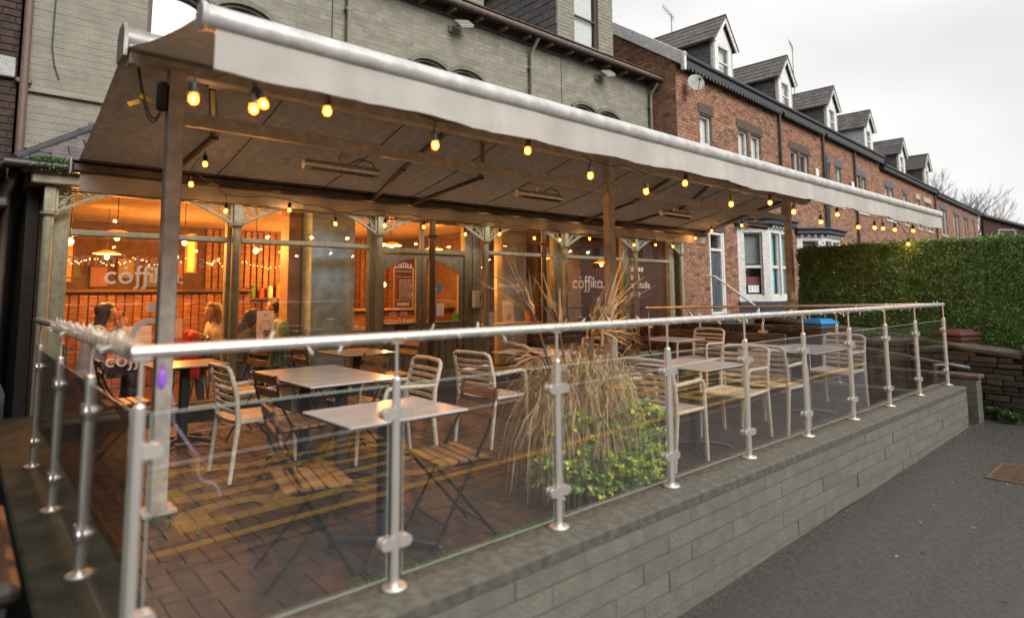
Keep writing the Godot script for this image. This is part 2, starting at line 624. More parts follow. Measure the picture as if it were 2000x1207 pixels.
func terrace() -> void:
	var base := Sh.new()
	base.box(Vector3(4.7, -0.26, 1.0), Vector3(8.8, 0.4, 5.6))
	var floor_ := structure("terrace_floor", base, mk("bedding", L(0.055, 0.044, 0.035), 0.95, 0, "stone", 2.0))
	# block paving in herringbone
	var list := []
	var r := RandomNumberGenerator.new()
	r.seed = 31
	var c := 0.1
	for i in 89:
		for k in 56:
			var q := posmod(i - k, 4)
			if q == 0 or q == 3:
				var sx := 2.0 if q == 0 else 1.0
				var sz := 1.0 if q == 0 else 2.0
				var p := Vector3(0.36 + (i + sx / 2) * c, -0.030 + r.randf_range(-0.002, 0.0025), -1.72 + (k + sz / 2) * c)
				if p.x > 9.05 or p.z > 3.75:
					continue
				list.append({"p": p, "b": Basis(Vector3.RIGHT, -PI / 2) * Basis.from_euler(Vector3(r.randf_range(-0.012, 0.012), r.randf_range(-0.012, 0.012), 0)), "s": Vector3(sx * c - 0.0035, sz * c - 0.0035, 0.06), "t": r.randi() % 97, "k": r.randf_range(0.8, 1.15)})
	pieces(floor_, "paving_block", Transform3D.IDENTITY, list, ["paver", 0.62, "stone", 1.3, "n_fine", 0.5, Color(0.105, 0.066, 0.052), Color(0.090, 0.062, 0.052), Color(0.118, 0.072, 0.054), Color(0.078, 0.058, 0.049)], 300)
	# weeds in the joints
	for e in [[1.02, 1.75], [1.1, 2.05], [0.95, 1.62], [1.3, 1.95], [2.95, 3.5], [1.75, 3.45], [1.2, 3.35]]:
		var w := thing("weed_tuft", "small green weed tuft growing between the paving blocks", "weed", Vector3(e[0], 0, e[1]), 0.0, "weeds in the paving joints")
		var g := Sh.new()
		for b in 14:
			var a := r.randf() * TAU
			var d := Vector3(cos(a), 0, sin(a))
			var hh := r.randf_range(0.03, 0.08)
			g.blade([Vector3.ZERO, d * hh * 0.4 + Vector3.UP * hh * 0.7, d * hh + Vector3.UP * hh * 0.8], 0.004, d.cross(Vector3.UP))
		obj("blades", g, mk("weed", L(0.07, 0.16, 0.03), 0.6), w)
	# low walls of painted blocks
	var paint := ["wallpaint", 0.72, "wall", 0.9, "n_fine", 0.5, Color(0.182, 0.175, 0.145), Color(0.174, 0.168, 0.139), Color(0.189, 0.182, 0.151)]
	var bed := mk("wallbed", L(0.165, 0.158, 0.130), 0.85, 0, "wall", 1.1, "n_fine", 0.5)
	var front := thing("terrace_wall", "low grey painted block wall along the pavement carrying the glass balustrade", "wall")
	var s := Sh.new()
	s.bevel(Vector3(4.64, -0.18, 3.81), Vector3(8.72, 0.80, 0.29), 0.01)
	obj("core", s, bed, front)
	lay(front, "block", Transform3D(Basis.IDENTITY, Vector3(0.27, -0.60, 3.952)), 8.74, 0.78, 0.44, 0.1, 0.005, 0.018, [], paint, 120, 7, 0.0035, null, 0.0015)
	lay(front, "block", Transform3D(Basis(Vector3.UP, PI / 2), Vector3(9.002, -0.60, 3.97)), 0.30, 0.78, 0.44, 0.1, 0.006, 0.018, [], paint, 20, 9, 0.003, null, 0.0015)
	# coping: cement slabs with a rough edge
	var f := FastNoiseLite.new()
	f.seed = 9
	f.frequency = 2.2
	s = Sh.new()
	var n := 240
	var pt := func(i: int, k: int):
		var x: float = 0.26 + 8.76 * i / n
		var e: float = f.get_noise_2d(x * 3.0, k * 7.0)
		return [Vector3(x, WALL_TOP - 0.055 + 0.003 * e, 3.972 + 0.006 * e), Vector3(x, WALL_TOP - 0.008 + 0.004 * e, 3.976 + 0.008 * e), Vector3(x, WALL_TOP + 0.003 * e, 3.955 + 0.01 * e), Vector3(x, WALL_TOP + 0.004 * f.get_noise_2d(x * 2, 30), 3.80), Vector3(x, WALL_TOP - 0.004 + 0.006 * e, 3.665 + 0.01 * e), Vector3(x, WALL_TOP - 0.24, 3.66)][k]
	for i in n:
		for k in 5:
			s.quad(pt.call(i, k), pt.call(i + 1, k), pt.call(i + 1, k + 1), pt.call(i, k + 1))
	for k in range(1, 5):
		s.flat(pt.call(n, 0), pt.call(n, k + 1), pt.call(n, k)); s.flat(pt.call(0, 0), pt.call(0, k), pt.call(0, k + 1))
	obj("coping", s, mk("coping", L(0.195, 0.183, 0.150), 0.85, 0, "stone", 2.4, "n_fine", 0.7), front)
	# red tile edging between wall and paving
	for i in 70:
		s = Sh.new()
		s.bevel(Vector3(0.62 + i * 0.12, -0.01, 3.635), Vector3(0.108, 0.05, 0.045), 0.006)
		obj("edging_tile", s, mk("edging%d" % (i % 3), [L(0.20, 0.085, 0.05), L(0.13, 0.07, 0.045), L(0.24, 0.11, 0.06)][i % 3], 0.8, 0, "stone", 2.0), front)
	for i in 15:   # moss cushions along the back edge of the coping
		var mx := r.randf_range(3.2, 8.8) if i > 5 else r.randf_range(1.0, 3.0)
		s = Sh.new()
		var w := r.randf_range(0.04, 0.16)
		for q in 60:
			var a := Vector3(r.randf_range(-w, w), 0, r.randfn(0, 0.014))
			s.col = Color(0.045, 0.085, 0.012) * r.randf_range(0.5, 1.5)
			s.ball(a, Vector3.ONE * r.randf_range(0.004, 0.009), 5, 4)
		var o := obj("moss_cushion", s, mk("moss", Color.WHITE, 0.95, 0, "", 1, "", 0, true), front)
		o.position = Vector3(mx, WALL_TOP - 0.002, 3.69 + r.randf_range(-0.012, 0.02))
	var side := thing("side_wall", "low mossy wall under the left balustrade beside the cafe", "wall")
	s = Sh.new()
	s.bevel(Vector3(0.43, -0.2, 1.02), Vector3(0.33, 0.88, 5.26), 0.012)
	obj("core", s, mk("mossy", L(0.060, 0.062, 0.035), 0.95, 0, "dirt", 1.3, "n_fine", 0.8), side)
	var right := thing("end_wall", "low grey rendered wall under the far balustrade at the right end of the terrace", "wall")
	s = Sh.new()
	s.bevel(Vector3(8.99, -0.14, 1.55), Vector3(0.24, 0.56, 4.18), 0.01)
	obj("core", s, bed, right)

	# balustrades
	var steel := mk("steel", L(0.78, 0.755, 0.72), 0.42, 0.85)
	var xs := [1.33, 2.25, 3.20, 4.13, 5.065, 6.01, 6.945, 7.89, 8.98]
	var A := Vector3(0.43, WALL_TOP, 3.80)
	var fr := thing("glass_balustrade", "long glass and steel balustrade on the low wall facing the pavement", "balustrade", Vector3.ZERO, 0.0, "glass balustrades round the terrace")
	var rail := Sh.new()
	rail.tube([Vector3(0.40, RAIL_Y, 3.80), Vector3(3.0, RAIL_Y, 3.80), Vector3(9.0, RAIL_Y, 3.80)], 0.0205, 20)
	rail.ball(Vector3(9.0, RAIL_Y, 3.80), Vector3.ONE * 0.0205, 12, 8)
	obj("handrail", rail, steel, fr)
	var pts := [A]
	for x in xs:
		pts.append(Vector3(x, WALL_TOP, 3.80))
	panels(fr, pts, steel)
	var lf := thing("glass_balustrade", "short glass balustrade on the mossy wall at the left end, rail wrapped in twine", "balustrade", Vector3.ZERO, 0.0, "glass balustrades round the terrace")
	rail = Sh.new()
	rail.tube([Vector3(0.43, RAIL_Y - 0.001, 3.80), Vector3(0.43, RAIL_Y - 0.001, 0.35)], 0.0205, 16)
	obj("handrail", rail, steel, lf)
	panels(lf, [Vector3(0.43, WALL_TOP, 3.72), Vector3(0.43, WALL_TOP, 2.84), Vector3(0.43, WALL_TOP, 1.80), Vector3(0.43, WALL_TOP, 0.67)], steel, 1)
	var rr := thing("glass_balustrade", "far balustrade running back from the street corner to the shop at the right end", "balustrade", Vector3.ZERO, 0.0, "glass balustrades round the terrace")
	rail = Sh.new()
	rail.tube([Vector3(8.995, RAIL_Y - 0.003, 3.77), Vector3(9.0, RAIL_Y - 0.05, 1.6), Vector3(9.0, RAIL_Y - 0.10, -0.60)], 0.021, 14)
	obj("handrail", rail, steel, rr)
	panels(rr, [Vector3(9.0, 0.14, 3.55), Vector3(9.0, 0.14, 2.55), Vector3(9.0, 0.14, 1.5), Vector3(9.0, 0.14, 0.45), Vector3(9.0, 0.14, -0.55)], steel, 1, 0.93)

func panels(root: Node3D, pts: Array, steel: Material, skip := 0, tall := 0.966) -> void:
	var pane := glass("balustrade_glass", Color(0.80, 0.88, 0.86), 0.001)
	var dir: Vector3 = (pts[1] - pts[0]).normalized()
	var along := Basis(dir, Vector3.UP, dir.cross(Vector3.UP))
	var k := tall / 0.966
	for i in range(skip, pts.size()):
		var p: Vector3 = pts[i]
		var s := Sh.new()
		s.lathe([Vector2(0, 0), Vector2(0.047, 0), Vector2(0.05, 0.004), Vector2(0.05, 0.009), Vector2(0.046, 0.013), Vector2(0.019, 0.016), Vector2(0.018, 0.02), Vector2(0.018, 0.80 * k), Vector2(0.016, 0.806 * k), Vector2(0, 0.806 * k)], 16)
		var post := obj("post", s, steel, root)
		post.position = p
		s = Sh.new()
		s.tube([Vector3(0, 0.80 * k, 0), Vector3(0, 0.938 * k, 0)], 0.0065, 8)
		s.bevel(Vector3(0, 0.941 * k, 0), Vector3(0.055, 0.005, 0.02), 0.002, along)
		obj("spigot", s, steel, post)
		for h in [0.175, 0.665]:
			for e in [-1, 1]:
				if (i == 0 and e < 0) or (i == pts.size() - 1 and e > 0):
					continue
				s = Sh.new()   # rounded clamp that grips the pane
				for q in [-1, 1]:
					s.poly(clamp_outline(), 0.010, along * Vector3(0, h * k, (0.011 if q > 0 else -0.021)), along * Basis(Vector3(e, 0, 0), Vector3.UP, Vector3(0, 0, 1)))
				obj("clamp", s, steel, post)
	for i in range(0, pts.size() - 1):
		var a: Vector3 = pts[i] + dir * 0.034
		var b: Vector3 = pts[i + 1] - dir * 0.034
		var w := (b - a).length()
		var s := Sh.new()
		var yy := Vector3.UP
		var q := [a + yy * 0.045 * k, b + yy * 0.045 * k, b + yy * 0.775 * k, a + yy * 0.775 * k]
		var th: Vector3 = dir.cross(Vector3.UP) * 0.005
		for ply in [1.0, 0.32]:   # two laminated plies
			s.quad(q[0] + th * ply, q[1] + th * ply, q[2] + th * ply, q[3] + th * ply)
			s.quad(q[1] - th * ply, q[0] - th * ply, q[3] - th * ply, q[2] - th * ply)
		var gp := obj("glass_pane", s, pane, root)
		var e := Sh.new()
		for j in 4:   # the ground, greenish edge of the pane
			e.tube([q[j], q[(j + 1) % 4]], 0.0022, 4)
		obj("edge", e, mk("glass_edge", L(0.36, 0.42, 0.39), 0.25), gp)

func clamp_outline() -> PackedVector2Array:
	var o := PackedVector2Array([Vector2(0.012, -0.022), Vector2(0.047, -0.022)])
	for i in 9:
		var a := -PI / 2 + PI * i / 8
		o.append(Vector2(0.047 + 0.022 * cos(a), 0.022 * sin(a)))
	o.append(Vector2(0.012, 0.022))
	return o

func fairy_lights() -> void:   # unlit fairy lights wound round the handrails
	var wire := mk("fairy_wire", L(0.40, 0.35, 0.29), 0.6)
	var bulb := mk("fairy_bulb", L(0.80, 0.77, 0.70), 0.4)
	var r := RandomNumberGenerator.new()
	r.seed = 5
	for q in 2:
		var t := thing("fairy_lights", ["unlit white fairy lights wound along the long front handrail", "tangle of fairy-light wire and twine wound on the left handrail"][q], "fairy lights")
		var A := [Vector3(0.62, RAIL_Y, 3.80), Vector3(0.43, RAIL_Y, 3.68)][q] as Vector3
		var B := [Vector3(8.9, RAIL_Y, 3.80), Vector3(0.43, RAIL_Y, 1.55)][q] as Vector3
		var d := (B - A).normalized()
		var side := d.cross(Vector3.UP)
		var turns := [62, 70][q] as int
		var ps := []
		var n := turns * 14
		var len := A.distance_to(B)
		for i in n + 1:
			var a := TAU * turns * i / n
			var sag := 0.0006 if q == 0 else 0.004 + 0.006 * absf(sin(a * 0.37))
			ps.append(A + d * len * (float(i) / n + 0.25 / turns * sin(a * 0.21)) + (Vector3.UP * sin(a) + side * cos(a)) * (0.0213 + sag))
		var s := Sh.new()
		s.tube(ps, 0.0015 if q == 0 else 0.0026, 4)
		obj("wire", s, wire if q == 0 else mk("twine", L(0.38, 0.31, 0.24), 0.9), t)
		for i in turns:
			var c := A + d * len * (i + 0.5) / turns
			var a := r.randf() * TAU
			var up := (Vector3.UP * sin(a) + side * cos(a))
			var tip := (up + d * r.randf_range(-0.8, 0.8)).normalized()
			s = Sh.new()
			s.tube([c + up * 0.021, c + up * 0.022 + tip * 0.030], 0.0030, 6)
			obj("small_bulb", s, bulb, t)
	# a curl of purple ribbon hangs from the corner post
	var rb := thing("balloon_ribbon", "thin purple ribbon with a burst balloon tied to the corner post", "ribbon")
	var s := Sh.new()
	var pp := []
	for i in 40:
		var k := i / 39.0
		pp.append(Vector3(0.50 + 0.26 * k, 1.10 - 0.56 * k + 0.10 * k * k, 3.74 - 0.25 * k) + Vector3(0.012 * sin(k * 15), 0.008 * sin(k * 23), 0.012 * cos(k * 13)))
	var nn := pp.size()
	for i in nn - 1:
		var sd := Vector3(0.35, 0.6, 0.3).normalized() * 0.0022
		s.quad(pp[i] - sd, pp[i + 1] - sd, pp[i + 1] + sd, pp[i] + sd)
	obj("ribbon", s, mk("ribbon", L(0.62, 0.55, 0.80), 0.3), rb)
	s = Sh.new()
	s.ball(Vector3(0.495, 1.115, 3.765), Vector3(0.014, 0.034, 0.012), 10, 8)
	s.ball(Vector3(0.495, 1.155, 3.768), Vector3(0.005, 0.010, 0.005), 8, 6)
	obj("balloon", s, mk("balloon", L(0.28, 0.10, 0.60), 0.35), rb)

# ---------------------------------------------------------------- the cafe building
func wall_cells(s: Sh, w: float, h: float, holes: Array, deep: float) -> void:   # a slab in x and y from 0 to w and h, its face at z = 0, with openings
	var xs := [0.0, w]
	var ys := [0.0, h]
	for r: Rect2 in holes:
		xs += [clampf(r.position.x, 0, w), clampf(r.end.x, 0, w)]
		ys += [clampf(r.position.y, 0, h), clampf(r.end.y, 0, h)]
	xs.sort(); ys.sort()
	for i in xs.size() - 1:
		for k in ys.size() - 1:
			var a: Vector2 = Vector2(xs[i], ys[k])
			var b: Vector2 = Vector2(xs[i + 1], ys[k + 1])
			if b.x - a.x < 1e-4 or b.y - a.y < 1e-4:
				continue
			var inside := false
			for r: Rect2 in holes:
				inside = inside or r.has_point((a + b) / 2)
			if not inside:
				s.box(Vector3((a.x + b.x) / 2, (a.y + b.y) / 2, -deep / 2), Vector3(b.x - a.x, b.y - a.y, deep))

func frame4(s: Sh, r: Rect2, bar: float, deep: float, z: float) -> void:   # four bars round a rectangle, inside it
	s.bevel(Vector3(r.position.x + bar / 2, r.get_center().y, z), Vector3(bar, r.size.y, deep), 0.006)
	s.bevel(Vector3(r.end.x - bar / 2, r.get_center().y, z), Vector3(bar, r.size.y, deep), 0.006)
	s.bevel(Vector3(r.get_center().x, r.position.y + bar / 2, z), Vector3(r.size.x - 2 * bar, bar, deep * 0.98), 0.006)
	s.bevel(Vector3(r.get_center().x, r.end.y - bar / 2, z), Vector3(r.size.x - 2 * bar, bar, deep * 0.98), 0.006)

func pane(parent: Node3D, r: Rect2, z: float, mat: Material, called := "pane") -> MeshInstance3D:
	var s := Sh.new()
	s.quad(Vector3(r.position.x, r.position.y, z), Vector3(r.end.x, r.position.y, z), Vector3(r.end.x, r.end.y, z), Vector3(r.position.x, r.end.y, z))
	s.quad(Vector3(r.end.x, r.position.y, z - 0.006), Vector3(r.position.x, r.position.y, z - 0.006), Vector3(r.position.x, r.end.y, z - 0.006), Vector3(r.end.x, r.end.y, z - 0.006))
	if mat.resource_name == "shop_glass":   # the shop windows are double glazed
		for k in [0.02, 0.026]:
			s.quad(Vector3(r.position.x, r.position.y, z - k), Vector3(r.end.x, r.position.y, z - k), Vector3(r.end.x, r.end.y, z - k), Vector3(r.position.x, r.end.y, z - k))
	return obj(called, s, mat, parent)

func arch_points(x0: float, x1: float, y: float, rise: float, n := 14) -> PackedVector2Array:   # from left to right
	var o := PackedVector2Array()
	for i in n + 1:
		var t := -1.0 + 2.0 * i / n
		o.append(Vector2(lerpf(x0, x1, (t + 1) / 2), y + rise * sqrt(maxf(0.0, 1.0 - t * t * 0.86)) - rise * sqrt(0.14)))
	return o

func slates(parent: Node3D, xf: Transform3D, w: float, h: float, single: int, salt: int, cut = null, sl := 0.30, sh := 0.17, called := "slate") -> void:   # overlapping slates on a plane, x along, y up the slope, z out
	var r := RandomNumberGenerator.new()
	r.seed = salt
	var list := []
	var row := 0
	var y := 0.0
	while y < h:
		var span := [0.0, w]
		if cut != null:
			span = cut.call(y, y + sh)
		var x: float = -sl * 0.5 if row % 2 else 0.0
		while x < w:
			var a := maxf(x, span[0])
			var b := minf(x + sl - 0.006, span[1])
			if b - a > 0.03:
				var top := minf(y + sh * 1.12, h)
				list.append({"p": Vector3((a + b) / 2, (y + top) / 2, 0.012 + r.randf_range(-0.002, 0.003)), "b": Basis(Vector3.RIGHT, -0.055), "s": Vector3(b - a, top - y, 0.009), "t": r.randi() % 97, "k": r.randf_range(0.75, 1.2)})
			x += sl
		y += sh
		row += 1
	pieces(parent, called, xf, list, ["slate", 0.5, "stone", 1.5, "n_fine", 0.5, Color(0.205, 0.175, 0.175), Color(0.175, 0.155, 0.160), Color(0.235, 0.198, 0.19), Color(0.15, 0.145, 0.15)], single)

func cafe() -> Node3D:
	var b := thing("cafe_building", "grey-green painted brick cafe with a wide glazed shop front under the awning", "building")
	var paint := ["cafepaint", 0.8, "wall", 0.55, "n_fine", 0.35, Color(0.222, 0.209, 0.168), Color(0.217, 0.204, 0.164), Color(0.227, 0.214, 0.172)]
	var grey := mk("cafegrey", L(0.214, 0.201, 0.162), 0.85, 0, "wall", 0.5, "n_fine", 0.4)
	var sage := mk("sage", L(0.37, 0.36, 0.245), 0.55, 0, "paint", 1.4, "n_fine", 0.2)
	var olive := mk("olive", L(0.27, 0.25, 0.17), 0.55, 0, "paint", 1.4, "n_fine", 0.2)
	var brown := mk("brown_frame", L(0.085, 0.035, 0.030), 0.6, 0, "paint", 2.0)
	var lead := mk("lead", L(0.10, 0.105, 0.115), 0.5, 0.2, "stone", 1.0)
	var shop_glass := glass("shop_glass", Color(0.92, 0.95, 0.94), 0.001)
	var O := Vector3(0.36, 2.95, -2.30)
	var holes := []
	for x0 in [1.50, 5.22, 9.02]:
		for k in 2:
			holes.append(Rect2(x0 + 0.77 * k - O.x, 3.80 - O.y, 0.68, 1.48))
	var wall := part("upper_wall", b)
	wall.position = O
	var s := Sh.new()
	wall_cells(s, 11.37, 3.32, holes, 0.34)
	obj("mortar_bed", s, grey, wall)
	lay(wall, "brick", Transform3D.IDENTITY, 11.37, 3.32, 0.228, 0.0775, 0.0035, 0.0026, holes, paint, 300, 3, 0.0016, null, 0.003)
	s = Sh.new()   # weathering ledge on the left half
	s.poly(PackedVector2Array([Vector2(0, 0), Vector2(0.05, 0), Vector2(0.05, 0.02), Vector2(0, 0.075)]), 4.0, Vector3(4.36, 3.56, -2.296), Basis(Vector3(0, 0, 1), Vector3.UP, Vector3(-1, 0, 0)))
	obj("ledge", s, grey, b)
	# upper windows: pairs of arched lights under hood moulds
	for wi in 3:
		var x0: float = [1.50, 5.22, 9.02][wi]
		var win := part("upper_window", b)
		s = Sh.new()
		for k in 2:
			var xa := x0 + 0.77 * k
			var arc := arch_points(xa, xa + 0.68, 5.02, 0.24)
			var fill := PackedVector2Array([Vector2(xa, 5.285)])
			fill.append_array(arc)
			fill.append(Vector2(xa + 0.68, 5.285))
			s.poly(fill, 0.30, Vector3(0, 0, -2.599))
		obj("spandrel", s, grey, win)
		s = Sh.new()
		for k in 2:
			var xa := x0 + 0.77 * k
			var arc := arch_points(xa - 0.05, xa + 0.73, 5.04, 0.26)
			for i in arc.size() - 1:
				var p0 := Vector3(arc[i].x, arc[i].y, -2.24)
				var p1 := Vector3(arc[i + 1].x, arc[i + 1].y, -2.24)
				var up0 := Vector3(0, 0.075, 0)
				var zz := Vector3(0, 0, -0.055)
				s.quad(p0, p1, p1 + up0, p0 + up0)
				s.quad(p0 + up0, p1 + up0, p1 + up0 + zz, p0 + up0 + zz)
				s.quad(p1, p0, p0 + zz, p1 + zz)
		obj("hood_mould", s, mk("hood", L(0.13, 0.135, 0.095), 0.7, 0, "paint", 1.0), win)
		s = Sh.new()
		for k in 2:
			var xa := x0 + 0.77 * k
			s.bevel(Vector3(xa + 0.03, 4.45, -2.40), Vector3(0.06, 1.3, 0.06), 0.008)
			s.bevel(Vector3(xa + 0.65, 4.45, -2.40), Vector3(0.06, 1.3, 0.06), 0.008)
			s.bevel(Vector3(xa + 0.34, 4.42, -2.395), Vector3(0.56, 0.045, 0.05), 0.008)
			var arc := arch_points(xa, xa + 0.68, 5.02, 0.235)
			for i in arc.size() - 1:
				s.tube([Vector3(arc[i].x, arc[i].y - 0.035, -2.40), Vector3(arc[i + 1].x, arc[i + 1].y - 0.035, -2.40)], 0.04, 6)
		obj("window_frame", s, brown, win)
		for k in 2:
			var xa := x0 + 0.77 * k
			pane(win, Rect2(xa + 0.03, 3.82, 0.62, 1.42), -2.415, glass("upper_glass", Color(0.85, 0.9, 0.9), 0.004))
			s = Sh.new()
			var bl := 3.82
			while bl < 5.24:
				s.box(Vector3(xa + 0.34, bl + 0.02, -2.46), Vector3(0.62, 0.036, 0.004), Basis(Vector3.RIGHT, 0.35))
				bl += 0.03
			obj("blind", s, mk("blind", L(0.29, 0.31, 0.28), 0.8), win)
		s = Sh.new()
		s.bevel(Vector3(x0 + 0.725, 3.76, -2.24), Vector3(1.6, 0.08, 0.16), 0.01)
		obj("window_sill", s, grey, win)
	# eaves
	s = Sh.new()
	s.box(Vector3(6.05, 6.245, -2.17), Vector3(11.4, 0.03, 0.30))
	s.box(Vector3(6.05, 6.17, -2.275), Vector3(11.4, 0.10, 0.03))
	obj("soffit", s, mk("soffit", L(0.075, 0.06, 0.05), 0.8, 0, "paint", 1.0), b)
	var gut := mk("gutter_rust", L(0.20, 0.15, 0.125), 0.7, 0, "stone", 1.4)
	s = Sh.new()
	s.tube([Vector3(0.3, 6.20, -1.99), Vector3(4, 6.195, -1.99), Vector3(11.74, 6.20, -1.99)], 0.055, 10)
	s.bevel(Vector3(6.0, 6.262, -1.99), Vector3(11.44, 0.012, 0.125), 0.003)
	obj("gutter", s, gut, b)
	for i in 20:
		s = Sh.new()
		s.bevel(Vector3(0.75 + i * 0.575, 6.14, -2.16), Vector3(0.07, 0.085, 0.22), 0.012)
		obj("eaves_bracket", s, mk("bracket_wood", L(0.26, 0.18, 0.135), 0.75, 0, "wood", 1.5), b)
	# main roof and the two dormers
	s = Sh.new()
	s.quad(Vector3(0.2, 6.26, -1.98), Vector3(11.72, 6.26, -1.98), Vector3(11.72, 9.35, -6.9), Vector3(0.2, 9.35, -6.9))
	s.quad(Vector3(0.2, 9.35, -6.9), Vector3(11.72, 9.35, -6.9), Vector3(11.72, 6.2, -11.5), Vector3(0.2, 6.2, -11.5))
	obj("roof", s, mk("roofslate", L(0.075, 0.07, 0.075), 0.6, 0, "stone", 1.0, "n_fine", 0.5), b)
	s = Sh.new()
	s.box(Vector3(6.03, 3.5, -11.4), Vector3(11.3, 7.4, 0.3))
	s.box(Vector3(0.5, 4.9, -7.0), Vector3(0.28, 2.6, 8.9))
	obj("rear_wall", s, grey, b)
	for k in 2:
		var x0: float = [5.00, 8.64][k]
		var d := part("dormer", b)
		s = Sh.new()
		var hs := [Rect2(0.50, 0.26, 0.76, 1.35)]
		s.x = Transform3D(Basis.IDENTITY, Vector3(x0, 6.20, -2.315))
		wall_cells(s, 1.74, 1.85, hs, 0.16)
		s.x = Transform3D.IDENTITY
		obj("front_wall", s, grey, d)
		lay(d, "brick", Transform3D(Basis.IDENTITY, Vector3(x0, 6.20, -2.315)), 1.74, 1.85, 0.228, 0.0775, 0.007, 0.006, hs, paint, 60, 70 + k)
		s = Sh.new()
		s.bevel(Vector3(x0 + 0.88, 6.43, -2.28), Vector3(0.90, 0.07, 0.14), 0.01)
		obj("window_sill", s, grey, d)
		s = Sh.new()
		frame4(s, Rect2(x0 + 0.50, 6.46, 0.76, 1.35), 0.05, 0.07, -2.40)
		s.bevel(Vector3(x0 + 0.88, 7.12, -2.39), Vector3(0.66, 0.04, 0.05), 0.006)
		obj("window_frame", s, brown, d)
		pane(d, Rect2(x0 + 0.53, 6.49, 0.70, 1.29), -2.41, mats.upper_glass)
		s = Sh.new()
		for i in 16:   # pleated net curtain
			s.tube([Vector3(x0 + 0.55 + i * 0.042, 6.5, -2.47), Vector3(x0 + 0.55 + i * 0.042, 7.78, -2.47)], 0.024, 6)
		obj("net_curtain", s, mk("net", L(0.38, 0.41, 0.40), 0.9), d)
		for e in [x0 + 0.004, x0 + 1.70]:
			s = Sh.new()
			s.poly(PackedVector2Array([Vector2(2.33, 6.22), Vector2(5.2, 8.02), Vector2(2.33, 8.02)]), 0.036, Vector3(e, 0, 0), Basis(Vector3(0, 0, -1), Vector3.UP, Vector3(1, 0, 0)))
			obj("cheek", s, mats.roofslate, d)
		slates(d, Transform3D(Basis(Vector3(0, 0, 1), Vector3.UP, Vector3(-1, 0, 0)), Vector3(x0 + 0.002, 6.24, -5.1)), 2.78, 1.80, 150, 20 + k, func(y, _y1): return [2.78 - y / 0.63 + 0.1, 2.78])
		s = Sh.new()
		s.poly(PackedVector2Array([Vector2(-0.12, 0), Vector2(1.86, 0), Vector2(0.87, 0.75)]), 3.4, Vector3(x0, 8.04, -5.6))
		obj("dormer_roof", s, mats.roofslate, d)
	s = Sh.new()   # moss along the gutter
	rng.seed = 40
	for i in 900:
		var x := rng.randf_range(6.9, 8.6)
		s.col = Color(0.07, 0.14, 0.015) * rng.randf_range(0.5, 1.5)
		s.ball(Vector3(x, 6.275 + 0.02 * sin(x * 9) * sin(x * 23), -2.0 + rng.randfn(0, 0.02)), Vector3.ONE * rng.randf_range(0.006, 0.016), 5, 4)
	var mo := obj("gutter_moss", s, mk("moss", Color.WHITE, 0.95, 0, "", 1, "", 0, true), b)
	mo.set_meta("kind", "stuff")
	# painted downpipes and a loose cable
	for e in [[4.09, 3.0, 6.1, grey], [7.83, 3.0, 6.12, grey], [11.60, 2.9, 6.1, grey]]:
		s = Sh.new()
		s.tube([Vector3(e[0], e[1], -2.23), Vector3(e[0], e[2] - 0.30, -2.23), Vector3(e[0], e[2] - 0.18, -2.20), Vector3(e[0], e[2], -2.03)], 0.034, 10)
		for y in [3.6, 4.7, 5.6]:
			s.bevel(Vector3(e[0], y, -2.24), Vector3(0.11, 0.05, 0.07), 0.01)
		obj("downpipe", s, e[3], b)
	for q in [[Vector3(3.85, 3.4, -2.285), Vector3(3.86, 6.1, -2.285)], [Vector3(8.72, 4.8, -2.285), Vector3(8.70, 6.05, -2.285), Vector3(4.0, 6.07, -2.285)], [Vector3(0.62, 6.0, -2.285), Vector3(0.60, 4.1, -2.28), Vector3(0.63, 3.9, -2.28), Vector3(0.68, 3.75, -2.285)]]:
		s = Sh.new()
		s.tube(q, 0.006, 5)
		obj("wall_cable", s, mk("cable", L(0.02, 0.02, 0.018), 0.6), b)
	shop_front(b, sage, olive, grey, lead, shop_glass)
	return b

